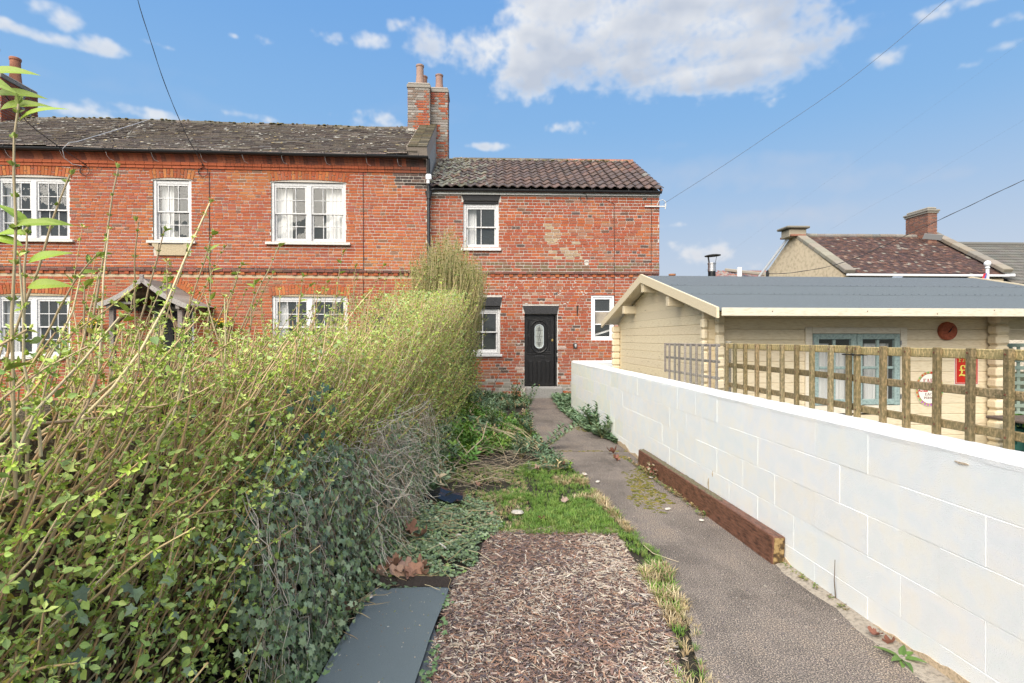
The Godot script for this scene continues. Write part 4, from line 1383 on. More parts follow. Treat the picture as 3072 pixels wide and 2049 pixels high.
func make_right_roof(h: Node3D, x0: float, x1: float) -> void:
	var roof := node("roof", h)
	var eave := Vector3(0, 5.62, 0.16)
	var ridge := Vector3(0, 7.40, -3.0)
	var d := (eave - ridge).normalized()
	var len := (eave - ridge).length()
	var up := -Vector3.RIGHT.cross(d)
	if up.y < 0: up = -up
	var deck := G.new()
	deck.quad(Vector3(x0, eave.y - 0.07, eave.z - 0.05), Vector3(x1, eave.y - 0.07, eave.z - 0.05), Vector3(x1, ridge.y - 0.06, ridge.z), Vector3(x0, ridge.y - 0.06, ridge.z))
	deck.quad(Vector3(x1, ridge.y - 0.06, ridge.z), Vector3(x1, 5.4, -6.0), Vector3(x0, 5.4, -6.0), Vector3(x0, ridge.y - 0.06, ridge.z))
	deck.col = Color(0.12, 0.11, 0.1)
	put("roof_deck", deck.mesh(), M.room, roof)
	var cols := 25
	var rows := 10
	var pitch := (x1 + 0.06 - x0) / cols
	var gauge := len / rows
	var frame := Basis(Vector3.RIGHT, up, Vector3.RIGHT.cross(up))
	for r in rows:
		for c in cols:
			var x := x0 + c * pitch
			var g := G.new()
			var n1 := nz(x * 0.5, r * 0.25, 12.0)
			var tone: Color = pick([Color(0.15, 0.108, 0.095), Color(0.13, 0.098, 0.09), Color(0.165, 0.115, 0.097), Color(0.12, 0.094, 0.088)])
			if n1 + rf(-0.35, 0.35) > 0.3: tone = pick([Color(0.22, 0.13, 0.1), Color(0.2, 0.115, 0.095), Color(0.25, 0.16, 0.125)])
			if x < x0 + 1.3 and rng.randf() < 0.45: tone = pick([Color(0.22, 0.23, 0.19), Color(0.15, 0.15, 0.11), Color(0.1, 0.085, 0.08)])
			if rng.randf() < 0.015: tone = Color(0.22, 0.21, 0.195)
			g.col = vary(tone, 0.12)
			var k := 9
			var L := gauge + 0.07
			var pr := func(t: float) -> float: return sin((t * 1.12 - 0.12) * TAU + PI) * 0.026 + 0.03
			var sl := func(t: float) -> Vector3:
				var e := 0.01
				return Vector3(-(pr.call(t + e) - pr.call(t - e)) / (2.0 * e * pitch), 1, 0).normalized()
			for i in k:
				var t0 := float(i) / k
				var t1 := float(i + 1) / k
				var xa := t0 * pitch * 1.06
				var xb := t1 * pitch * 1.06
				var ya: float = pr.call(t0)
				var yb: float = pr.call(t1)
				var na: Vector3 = sl.call(t0)
				var nb: Vector3 = sl.call(t1)
				g.stri(Vector3(xa, ya, 0), Vector3(xb, yb, 0), Vector3(xb, yb, -L), na, nb, nb)
				g.stri(Vector3(xa, ya, 0), Vector3(xb, yb, -L), Vector3(xa, ya, -L), na, nb, na)
				g.quad(Vector3(xa, ya - 0.022, 0), Vector3(xb, yb - 0.022, 0), Vector3(xb, yb, 0), Vector3(xa, ya, 0))
			var p := ridge + d * (gauge * (r + 1)) + up * (0.02 + nz(x * 0.6, r * 0.5) * 0.012 + rf(-0.004, 0.004))
			p.x = x + rf(-0.006, 0.006)
			put("pantile", g.mesh(), M.pantile, roof, Transform3D(frame * Basis(Vector3.RIGHT, -0.085) * Basis(Vector3.UP, rf(-0.012, 0.012)), p))
	var x := x0 + 0.45
	while x < x1 + 0.02:
		var g := G.new()
		g.col = vary(Color(0.17, 0.13, 0.09) if x < 0.6 else Color(0.36, 0.17, 0.11), 0.2)
		var w := minf(0.46, x1 + 0.06 - x)
		g.tube([Vector3(x, ridge.y - 0.045, ridge.z), Vector3(x + w * 0.5, ridge.y - 0.045, ridge.z), Vector3(x + w - 0.008, ridge.y - 0.045, ridge.z)], [0.118, 0.118, 0.118], 12, true)
		put("ridge_tile", g.mesh(), M.pantile, roof)
		x += w
	var bed := G.new()
	bed.col = Color(0.22, 0.2, 0.15)
	bed.box(Vector3((x0 + x1) * 0.5 + 0.1, ridge.y - 0.06, ridge.z + 0.1), Vector3(x1 - x0 - 0.4, 0.07, 0.08), 0.02)
	put("ridge_mortar", bed.mesh(), M.mortar, roof)
	var clump := G.new()
	clump.lathe([Vector2(1.0, 0.0), Vector2(0.85, 0.45), Vector2(0.4, 0.75), Vector2(0.0, 0.8)], 7)
	var xs := []
	var cs := []
	for i in 330:
		var mx := rf(x0 + 0.3, x1)
		var s := rf(0.015, 0.05)
		if mx > 1.0 and rng.randf() < 0.5: continue
		xs.append(Transform3D(Basis(Vector3.UP, rf(0, TAU)).scaled(Vector3(s * 1.5, s, s)), Vector3(mx, ridge.y - 0.02 - rf(0.0, 0.06), ridge.z + rf(0.05, 0.17))))
		cs.append(vary(pick([Color(0.13, 0.11, 0.04), Color(0.2, 0.18, 0.1), Color(0.33, 0.32, 0.27)]), 0.2))
	for i in 420:                                                    # pale lichen on the old tiles by the chimney
		var mx := x0 + absf(rf(-1.0, 1.0)) * rf(0.0, 2.4)
		var t := rng.randf()
		var s := rf(0.008, 0.03)
		var p := ridge + d * (len * t) + up * 0.075
		xs.append(Transform3D(frame.scaled(Vector3(s * 1.6, s * 0.5, s)), Vector3(mx, p.y, p.z)))
		cs.append(vary(pick([Color(0.42, 0.43, 0.38), Color(0.3, 0.31, 0.2), Color(0.5, 0.48, 0.42)]), 0.2))
	copies("roof_moss", clump.mesh(), M.moss, xs, cs, roof)
	var vb := G.new()
	vb.col = Color(0.36, 0.2, 0.15)
	vb.bar(Vector3(x1 + 0.03, eave.y - 0.03, eave.z - 0.02), Vector3(x1 + 0.03, ridge.y - 0.02, ridge.z), 0.07, 0.05, Vector3.UP, 0.006)
	put("verge", vb.mesh(), M.mortar, roof)

func make_door(h: Node3D) -> void:
	var door := node("door", h, Vector3(-0.19, 0.29, -0.16))
	var g := G.new()
	g.col = Color(1, 1, 1)
	g.box(Vector3(0, 0.965, -0.022), Vector3(0.812, 1.93, 0.044), 0.004)
	# raised moulding round the oval light: a racetrack bead
	var race := func(rx: float, half: float, cy: float, k: int) -> Array:
		var out := []
		for i in k + 1:
			var a := TAU * i / k
			out.append(Vector3(cos(a) * rx, cy + sin(a) * rx + (half if sin(a) > 0.0001 else (-half if sin(a) < -0.0001 else 0.0)), 0.004))
		return out
	var cy := 1.345
	for q in [[0.215, 0.225, 0.026], [0.145, 0.205, 0.016]]:
		var pts: Array = race.call(q[0], q[1], cy, 40)
		var rad := []
		for p in pts: rad.append(q[2])
		g.tube(pts, rad, 6)
	# quarter panels round it, three tall panels below
	for s in [-1, 1]:
		for q in [[1.80, 1.42, 0.26, 0.30], [1.345, 0.92, 0.26, 0.30]]:
			g.tube([Vector3(s * 0.05, q[0] if q[0] > 1.5 else q[1], 0.002), Vector3(s * 0.31, q[0] if q[0] > 1.5 else q[1], 0.002), Vector3(s * 0.31, q[1] if q[0] > 1.5 else q[0], 0.002), Vector3(s * 0.23, q[1] if q[0] > 1.5 else q[0], 0.002)], [0.014, 0.014, 0.014, 0.014], 5)
			g.tube([Vector3(s * 0.05, q[0] if q[0] > 1.5 else q[1], 0.002), Vector3(s * 0.05, (q[0] - 0.1) if q[0] > 1.5 else (q[1] + 0.1), 0.002)], [0.014, 0.014], 5)
			g.box(Vector3(s * 0.275, (q[0] + q[1]) * 0.5, 0.004), Vector3(0.035, absf(q[0] - q[1]) - 0.07, 0.016), 0.008)
	for x in [-0.235, 0.0, 0.235]:
		g.box(Vector3(x, 0.375, 0.0), Vector3(0.165, 0.65, 0.012), 0.005)
		g.box(Vector3(x, 0.375, 0.008), Vector3(0.11, 0.59, 0.026), 0.018)
	g.box(Vector3(0, 0.862, 0.006), Vector3(0.7, 0.022, 0.016), 0.006)
	put("door_leaf", g.mesh(), M.black_paint, door)
	var rim := G.new()
	rim.col = Color(0.52, 0.58, 0.6)
	var pts: Array = race.call(0.115, 0.205, cy, 40)
	var rad := []
	for p in pts: rad.append(0.014)
	rim.tube(pts, rad, 6)
	put("bevelled_glass_border", rim.mesh(), M.print, door)
	var gl := G.new()
	gl.col = Color(0.40, 0.42, 0.40)
	var ov: Array = race.call(0.11, 0.205, cy, 40)
	for i in 40: gl.tri(Vector3(0, cy, 0.004), ov[i], ov[i + 1])
	put("oval_pane", gl.mesh(), M.frosted, door)
	var ld := G.new()
	var line := func(a: Vector2, b: Vector2) -> void: ld.tube([Vector3(a.x, cy + a.y, 0.007), Vector3(b.x, cy + b.y, 0.007)], [0.0035, 0.0035], 4)
	line.call(Vector2(0, -0.31), Vector2(0, 0.31))
	for y in [-0.17, 0.0, 0.17]: line.call(Vector2(-0.11, y), Vector2(0.11, y))
	for s in [-1.0, 1.0]:
		for q in 12:
			var t0 := -0.24 + 0.04 * q
			var t1 := t0 + 0.04
			line.call(Vector2(s * sin(t0 * 6.54 * 1.0) * 0.045, t0), Vector2(s * sin(t1 * 6.54 * 1.0) * 0.045, t1))
			line.call(Vector2(s * cos(t0 * 6.54) * 0.05, t0), Vector2(s * cos(t1 * 6.54) * 0.05, t1))
	for s in [-1.0, 1.0]:
		line.call(Vector2(0, s * 0.27), Vector2(0.03, s * 0.21))
		line.call(Vector2(0, s * 0.27), Vector2(-0.03, s * 0.21))
		line.call(Vector2(0, s * 0.15), Vector2(0.03, s * 0.21))
		line.call(Vector2(0, s * 0.15), Vector2(-0.03, s * 0.21))
	put("leading", ld.mesh(), M.lead, door)
	var lb := G.new()
	lb.col = Color(1.6, 1.6, 1.7)
	lb.box(Vector3(0, 0.79, 0.006), Vector3(0.25, 0.066, 0.014), 0.006)
	lb.col = Color(0.3, 0.3, 0.3)
	lb.box(Vector3(0, 0.79, 0.014), Vector3(0.2, 0.036, 0.004), 0.001)
	for s in [-1, 1]:
		lb.col = Color(1.6, 1.6, 1.7)
		lb.box(Vector3(s * 0.165, 0.79, 0.004), Vector3(0.03, 0.03, 0.012), 0.006)
	put("letter_plate", lb.mesh(), M.black_plastic, door)
	var lk := G.new()
	lk.col = Color(1, 1, 1)
	lk.box(Vector3(0.362, 1.245, 0.004), Vector3(0.05, 0.07, 0.012), 0.01)
	lk.lathe([Vector2(0.012, 0.0), Vector2(0.012, 0.03), Vector2(0.0, 0.031)], 10)
	put("lock", lk.mesh(), M.brass, door)
	var fr := G.new()
	fr.col = Color(1, 1, 1)
	fr.box(Vector3(-0.412, 0.965, -0.01), Vector3(0.012, 1.94, 0.09), 0.002)
	fr.box(Vector3(0.448, 0.965, 0.03), Vector3(0.06, 1.94, 0.12), 0.006)
	fr.box(Vector3(0.015, 1.945, 0.0), Vector3(0.85, 0.03, 0.1), 0.004)
	put("door_frame", fr.mesh(), M.black_paint, h, Transform3D(Basis(), Vector3(-0.19, 0.29, -0.16)))
	var peel := G.new()
	peel.col = Color(0.75, 0.72, 0.68)
	for i in 22:
		var y := 0.3 + i * 0.088
		if nz(i * 0.9, 3.0) > 0.28: continue
		peel.box(Vector3(0.294 + nz(i * 0.6, 7.0) * 0.006, y + 0.044, -0.06), Vector3(0.018, 0.092, 0.12), 0.003)
	put("plaster_reveal", peel.mesh(), M.mortar, h)
	# concrete step, a thing of its own in front of the door
	var st := thing("doorstep", "grey concrete doorstep below the black cottage door", "step", h.position + h.basis * Vector3(-0.09, 0, 0.18), 2.0)
	var s1 := G.new()
	s1.col = Color(0.36, 0.35, 0.33)
	s1.box(Vector3(0, 0.15, -0.03), Vector3(0.98, 0.26, 0.40), 0.025)
	put("upper_step", s1.mesh(), M.concrete, st)
	var s2 := G.new()
	s2.col = Color(0.27, 0.26, 0.24)
	s2.box(Vector3(0.04, 0.02, 0.26), Vector3(0.92, 0.06, 0.28), 0.015)
	put("lower_slab", s2.mesh(), M.concrete, st)

# ---------------------------------------------------------------- ground and path
func sheet(g: G, pts: PackedVector2Array, y: float) -> void:      # points are x, z
	var q := pts
	var idx := Geometry2D.triangulate_polygon(q)
	for i in range(0, idx.size(), 3):
		var a := Vector3(q[idx[i]].x, y, q[idx[i]].y)
		var b := Vector3(q[idx[i + 1]].x, y, q[idx[i + 1]].y)
		var d := Vector3(q[idx[i + 2]].x, y, q[idx[i + 2]].y)
		if (b - a).cross(d - a).y < 0.0: g.tri(a, d, b)
		else: g.tri(a, b, d)

func wall_x(z: float) -> float:                                # outer face of the white wall at depth z in front of the camera
	return 2.19 - 0.079 * z

func path_edge(z: float) -> float:
	var k := [[0.0, 0.86], [2.45, 0.89], [2.9, 0.97], [3.9, 1.03], [4.65, 0.92], [5.1, 0.86], [6.0, 0.80], [7.2, 0.58], [9.2, 0.38], [12.0, 0.36], [14.6, 0.34]]
	for i in k.size() - 1:
		if z <= k[i + 1][0]: return lerpf(k[i][1], k[i + 1][1], (z - k[i][0]) / (k[i + 1][0] - k[i][0]))
	return 0.34

func make_setting() -> void:
	var g := G.new()
	g.col = Color(0.09, 0.075, 0.05)
	var far := G.new()
	far.col = Color(0.10, 0.12, 0.05)
	for q in [[-600, -6, -600, 600], [6, 600, -600, 600], [-6, 6, -600, -16], [-6, 6, 8, 600]]:
		far.quad(Vector3(q[0], -0.006, q[3]), Vector3(q[1], -0.006, q[3]), Vector3(q[1], -0.006, q[2]), Vector3(q[0], -0.006, q[2]))
	structure("far_ground", far.mesh(), M.soil)
	var nx := 60
	var nzz := 120
	for i in nx:                                                  # slightly uneven soil
		for j in nzz:
			var f := func(a: int, b: int) -> Vector3:
				var x := -6.0 + 12.0 * a / nx
				var z := 8.0 - 24.0 * b / nzz
				return Vector3(x, -0.012 + nz(x * 1.6, z * 1.6, 30.0) * 0.016, z)
			g.quad(f.call(i, j), f.call(i + 1, j), f.call(i + 1, j + 1), f.call(i, j + 1))
	structure("ground", g.mesh(), M.soil)
	var p := G.new()
	p.col = Color(0.62, 0.575, 0.545)
	var slabs := [[-2.0, 7.38], [7.40, 10.6], [10.61, 14.4]]
	for s in slabs:
		var z: float = s[0]
		while z < s[1] - 0.001:
			var z1 := minf(z + 0.07, s[1])
			var n := 16
			for i in n:
				var q := func(zz: float, k: int) -> Vector3:
					var a := path_edge(zz) + nz(zz * 2.5, 4.0) * 0.025
					var x := lerpf(a, wall_x(zz) + 0.06, float(k) / n)
					return Vector3(x, 0.02 + nz(x * 1.3, zz * 1.3, 40.0) * 0.008 - (0.014 if k == 0 else 0.0), -zz)
				var c: Vector3 = q.call(z, i)
				var worn := nz(c.x * 1.1, z * 0.6, 45.0) * 0.4 - 0.05 + 0.3 * smoothstep(3.2, 2.2, z) * smoothstep(0.5, 0.9, (c.x - path_edge(z))) + nz(c.x * 3.5, z * 2.5, 46.0) * 0.3 + nz(c.x * 11.0, z * 9.0, 47.0) * 0.22      # worn pale patches and darker weathered ones
				p.col = Color(0.62, 0.585, 0.56).lerp(Color(0.80, 0.715, 0.61), clampf(worn * 2.2, 0.0, 1.0)) if worn > 0.0 else Color(0.62, 0.59, 0.57) * (1.0 + worn)
				p.quad(c, q.call(z, i + 1), q.call(z1, i + 1), q.call(z1, i))
			z = z1
	var path := structure("path", p.mesh(), M.path)
	# exposed aggregate: small stones in the worn concrete
	var pebble := G.new()
	pebble.lathe([Vector2(0.5, -0.4), Vector2(1.0, 0.0), Vector2(0.7, 0.35), Vector2(0.0, 0.5)], 6)
	var xs := []
	var cs := []
	for i in 5000:
		var z := 1.6 + 10.0 * pow(rng.randf(), 1.9)
		var x := rf(path_edge(z) + 0.02, wall_x(z) - 0.02)
		var s := rf(0.002, 0.005) * (1.0 if rng.randf() < 0.97 else 1.9)
		xs.append(Transform3D(Basis(Vector3.UP, rf(0, TAU)).scaled(Vector3(s * rf(0.8, 1.6), s * 0.7, s)), Vector3(x, 0.021 + nz(x * 1.3, z * 1.3, 40.0) * 0.008, -z)))
		cs.append(vary(pick([Color(0.36, 0.31, 0.26), Color(0.24, 0.21, 0.20), Color(0.42, 0.38, 0.33), Color(0.18, 0.15, 0.15), Color(0.12, 0.105, 0.11), Color(0.14, 0.125, 0.125), Color(0.3, 0.24, 0.19)]), 0.2))
	copies("aggregate", pebble.mesh(), M.concrete, xs, cs, path)
	# smooth concrete fillet run along the foot of the wall at the near end
	var fil := G.new()
	fil.col = Color(0.40, 0.35, 0.285)
	for i in 60:
		var q := func(k: int, u: float) -> Vector3:
			var z := 1.2 + 2.9 * k / 60.0
			var wid := (0.12 + 0.06 * nz(z * 1.7, 1.0, 69.0) + 0.03 * nz(z * 6.0, 2.0, 69.0)) * smoothstep(4.1, 3.4, z)
			return Vector3(wall_x(z) + 0.02 - (wid + 0.02) * u, 0.036 - 0.020 * u * u + 0.003 * nz(z * 4.0, u * 3.0, 67.0), -z)
		for j in 4: fil.quad(q.call(i, (j + 1) / 4.0), q.call(i, j / 4.0), q.call(i + 1, j / 4.0), q.call(i + 1, (j + 1) / 4.0))
	put("fillet", fil.mesh(), M.concrete, path)
	# moss cushions along the wall side of the path and in the joint
	var clump := G.new()
	clump.lathe([Vector2(1.0, 0.0), Vector2(0.8, 0.4), Vector2(0.4, 0.62), Vector2(0.0, 0.66)], 6)
	xs = []
	cs = []
	for i in 9000:
		var z := rf(3.6, 9.8)
		var x := rf(path_edge(z), wall_x(z))
		var c := 1.0 - absf(x - (1.43 + 0.09 * sin(z * 2.2))) / 0.2
		var on := (c * 0.9 + nz(x * 5.0, z * 3.0, 55.0) * 1.4 > 0.45 and (z < 7.1 and z > 4.7)) or (absf(z - 7.39) < 0.025 and rng.randf() < 0.6) or (z > 8.3 and x > wall_x(z) - 0.35 and nz(x * 4.0, z * 4.0, 51.0) > 0.12)
		if not on: continue
		var s := rf(0.006, 0.02)
		xs.append(Transform3D(Basis(Vector3.UP, rf(0, TAU)).scaled(Vector3(s * rf(0.9, 1.5), s * 0.7, s)), Vector3(x, 0.018, -z)))
		cs.append(vary(pick([Color(0.13, 0.13, 0.015), Color(0.17, 0.16, 0.02), Color(0.09, 0.085, 0.012), Color(0.2, 0.16, 0.03)]), 0.2))
	copies("moss", clump.mesh(), M.moss, xs, cs, path)

# ---------------------------------------------------------------- white block wall
func make_block_wall() -> void:
	var turn := 94.516
	var w := thing("block_wall", "long white painted concrete block wall with rounded top beside the path", "wall", Vector3(2.19, 0, 0), turn)
	# along local x (away from the camera), outer face looks to local -z
	var white := Color(0.84, 0.85, 0.855)
	var rows := [[0.0, 0.16], [0.16, 0.385], [0.385, 0.61], [0.61, 0.835], [0.835, 1.065]]
	var core := G.new()
	core.col = white * 0.99
	core.box(Vector3(5.85, 0.53, 0.10), Vector3(11.43, 1.06, 0.1962))
	put("mortar", core.mesh(), M.block_paint, w)
	var lay := func(length0: float, length1: float, xf: Transform3D) -> void:
		for r in rows.size():
			var y0: float = rows[r][0]
			var y1: float = rows[r][1]
			var x: float = length0 - fposmod(length0 - (2.49 + (0.0 if r % 2 == 0 else 0.225)), 0.45)
			while x < length1:
				var a := maxf(x, length0)
				var b := minf(x + 0.45, length1)
				x += 0.45
				if b - a < 0.03: continue
				var halves := [[y0, y1]]
				if r == 3 and rng.randf() < 0.07 or r == 1 and rng.randf() < 0.07: halves = [[y0, (y0 + y1) * 0.5], [(y0 + y1) * 0.5, y1]]
				for q in halves:
					var g := G.new()
					var k := rf(0.985, 1.012)
					g.col = Color(white.r * k * rf(0.985, 1.0), white.g * k * rf(0.992, 1.004), white.b * k)
					var tint := nz(a * 0.7, y0 * 4.0, 68.0)
					if a > 7.5 and tint > 0.1: g.col = Color(g.col.r * 0.975, g.col.g * 0.985, g.col.b * 0.92)
					elif tint > 0.3: g.col = Color(g.col.r, g.col.g * 0.99, g.col.b * 0.975)
					g.box(Vector3.ZERO, Vector3(b - a - 0.001, q[1] - q[0] - 0.0045, 0.2035), 0.0014)
					put("block", g.mesh(), M.block_paint, w, xf * Transform3D(Basis(Vector3.UP, rf(-0.0015, 0.0015)), Vector3((a + b) * 0.5, (q[0] + q[1]) * 0.5, 0.102 + rf(-0.0015, 0.0015))))
	lay.call(0.1, 11.56, Transform3D())
	lay.call(0.0, 2.6, Transform3D(Basis(Vector3.UP, -PI / 2), Vector3(11.57, 0, 0.2)) * Transform3D(Basis(), Vector3(0, 0, 0)))
	# rounded mortar coping, hand trowelled
	var c := G.new()
	c.col = white
	var sect := [Vector2(0.001, 1.05), Vector2(-0.001, 1.075), Vector2(0.007, 1.09), Vector2(0.032, 1.102), Vector2(0.10, 1.108), Vector2(0.17, 1.104), Vector2(0.2, 1.092), Vector2(0.207, 1.062)]
	var n := 140
	for i in n:
		for s in sect.size() - 1:
			var f := func(k: int, m: int) -> Vector3:
				var x := 0.1 + 11.46 * k / n
				var q: Vector2 = sect[m]
				return Vector3(x, q.y + nz(x * 2.2, m * 0.6, 60.0) * 0.007 + nz(x * 0.5, 1.0, 61.0) * 0.01, q.x + nz(x * 2.6, m * 0.5, 63.0) * 0.004)
			c.quad(f.call(i, s), f.call(i, s + 1), f.call(i + 1, s + 1), f.call(i + 1, s))
	for i in 30:
		for s in sect.size() - 1:
			var f := func(k: int, m: int) -> Vector3:
				var q: Vector2 = sect[m]
				return Vector3(11.57 - q.x, q.y + nz(k * 0.3, m * 0.6, 66.0) * 0.007, 0.004 + 2.7 * k / 30.0)
			c.quad(f.call(i, s), f.call(i + 1, s), f.call(i + 1, s + 1), f.call(i, s + 1))
	put("coping", c.mesh(), M.block_paint, w)
	# bare cream render where the paint stops short of the path
	var b := G.new()
	var k := 260
	for i in k:
		var f := func(m: int) -> Vector2:
			var x := 0.3 + 8.2 * m / k
			var hgt := 0.06 + nz(x * 1.6, 2.0, 70.0) * 0.06 + nz(x * 7.0, 3.0, 71.0) * 0.03
			return Vector2(x, maxf(hgt, 0.006))
		var p0: Vector2 = f.call(i)
		var p1: Vector2 = f.call(i + 1)
		b.col = Color(0.60, 0.47, 0.32) * (1.0 + nz(p0.x * 5.0, 8.0) * 0.25)
		b.quad(Vector3(p1.x, 0.0, -0.005), Vector3(p0.x, 0.0, -0.005), Vector3(p0.x, p0.y, -0.004), Vector3(p1.x, p1.y, -0.004))
		b.quad(Vector3(p1.x, p1.y, -0.004), Vector3(p0.x, p0.y, -0.004), Vector3(p0.x, p0.y, 0.004), Vector3(p1.x, p1.y, 0.004))
	put("bare_render", b.mesh(), M.render_stain, w)
	# a few rubs where the paint has flaked
	for q in [[2.38, 1.03, 0.035, 0.006], [4.9, 0.25, 0.016, 0.07], [4.82, 0.36, 0.01, 0.025]]:
		var fl := G.new()
		fl.col = Color(0.6, 0.50, 0.38)
		var poly := PackedVector2Array()
		for i in 11:
			var an := TAU * i / 11
			poly.append(Vector2(q[0] + cos(an) * q[2] * rf(0.5, 1.2), q[1] + sin(an) * q[3] * rf(0.5, 1.2)))
		fl.prism(poly, -0.0035, 0.0)
		put("paint_flake", fl.mesh(), M.render_stain, w)

# ---------------------------------------------------------------- trellis standing on the wall
func make_trellis() -> void:
	var panels := [
		{"from": 5.10, "to": 6.45, "n": 10, "w": 0.02, "t": 0.022, "top": 1.53, "label": "narrow silver grey trellis panel at the far end of the row", "mat": "grey_wood", "tones": [Color(0.34, 0.31, 0.28), Color(0.42, 0.38, 0.33), Color(0.29, 0.27, 0.25)], "rails": [1.515, 1.36, 1.20], "off": 0.19},
		{"from": 3.30, "to": 4.90, "n": 10, "w": 0.031, "t": 0.028, "top": 1.54, "label": "greenish square trellis panel in the middle, cable tied to the next", "mat": "weathered_wood", "tones": [Color(0.34, 0.285, 0.20), Color(0.29, 0.25, 0.175), Color(0.40, 0.34, 0.25)], "rails": [1.515, 1.34, 1.16, 1.005], "off": 0.19},
		{"from": 1.60, "to": 3.227, "n": 10, "w": 0.034, "t": 0.028, "top": 1.54, "label": "nearest greenish square trellis panel with peeling pale top rail", "mat": "weathered_wood", "tones": [Color(0.34, 0.285, 0.20), Color(0.30, 0.255, 0.175), Color(0.40, 0.34, 0.25)], "rails": [1.512, 1.335, 1.158, 1.0], "off": 0.19}]
	for q in panels:
		var o := thing("trellis_panel", q.label, "trellis", Vector3(2.19, 0, 0), 94.516, "trellis panels along the white wall")
		var pitch: float = (q.to - q.from) / (q.n - 1)
		for i in q.n:
			var x: float = q.from + pitch * i + rf(-0.008, 0.008)
			var g := G.new()
			g.col = vary(pick(q.tones), 0.15)
			var foot := 0.9
			if q.n == 10 and q.from > 5.0 and i == 9: foot = 1.18
			g.box(Vector3(0, (q.top + foot) * 0.5, 0), Vector3(q.w, q.top - foot, q.t), 0.004)
			put("slat", g.mesh(), M[q.mat], o, Transform3D(Basis(Vector3(0, 0, 1), rf(-0.008, 0.008)) * Basis(Vector3.UP, rf(-0.06, 0.06)), Vector3(x, 0, q.off - q.t)))
		var j := 0
		for y in q.rails:
			var g := G.new()
			g.col = vary(pick(q.tones), 0.12) if j > 0 or q.from > 5.0 else Color(0.62, 0.53, 0.35)
			var hgt: float = 0.026 if q.from > 5.0 else (0.042 if j > 0 else 0.048)
			g.box(Vector3.ZERO, Vector3(q.to - q.from + q.w * 1.2, hgt, 0.02), 0.004)
			put("rail", g.mesh(), M[q.mat], o, Transform3D(Basis(Vector3(0, 0, 1), rf(-0.004, 0.004)), Vector3((q.from + q.to) * 0.5, y, q.off)))
			j += 1
		if q.from < 5.0:
			for i in q.n:
				for y in q.rails:
					var s := G.new()
					s.col = Color(0.16, 0.05, 0.03)
					s.lathe([Vector2(0.004, 0), Vector2(0.0045, 0.002), Vector2(0.0, 0.003)], 7)
					put("nail", s.mesh(), M.plain, o, Transform3D(Basis(Vector3.RIGHT, -PI / 2), Vector3(q.from + pitch * i + rf(-0.004, 0.004), y + rf(-0.008, 0.008), q.off - q.t * 1.5 - 0.001)))
		if q.from > 3.0 and q.from < 4.0:
			var st := G.new()
			st.col = Color(0.44, 0.40, 0.32)
			st.box(Vector3(4.97, 1.23, q.off + 0.03), Vector3(0.04, 0.66, 0.04), 0.004)
			put("end_post", st.mesh(), M.grey_wood, o)
	for y in [1.485, 1.045]:
		var t := thing("cable_tie", "upper black cable tie joining two trellis panels" if y > 1.3 else "lower black cable tie joining two trellis panels", "cable tie", Vector3(2.19, 0, 0), 94.516)
		var g := G.new()
		var z0 := 0.135
		g.box(Vector3(3.2735, y, z0 - 0.002), Vector3(0.115, 0.007, 0.002))
		g.box(Vector3(3.216, y, z0 + 0.035), Vector3(0.002, 0.007, 0.075))
		g.box(Vector3(3.331, y, z0 + 0.035), Vector3(0.002, 0.007, 0.075))
		g.box(Vector3(3.23, y, z0 - 0.006), Vector3(0.012, 0.012, 0.008), 0.002)
		g.bar(Vector3(3.225, y, z0 - 0.008), Vector3(3.19, y - 0.004 if y < 1.3 else y + 0.01, z0 - 0.05), 0.005, 0.002)
		put("strap", g.mesh(), M.cable, t)

# ---------------------------------------------------------------- cream log cabin
func board_mesh(len: float, h: float, th: float, tone: Color) -> ArrayMesh:
	var g := G.new()
	g.col = tone
	g.box(Vector3.ZERO, Vector3(len, h - 0.0015, th), 0.006)
	return g.mesh()

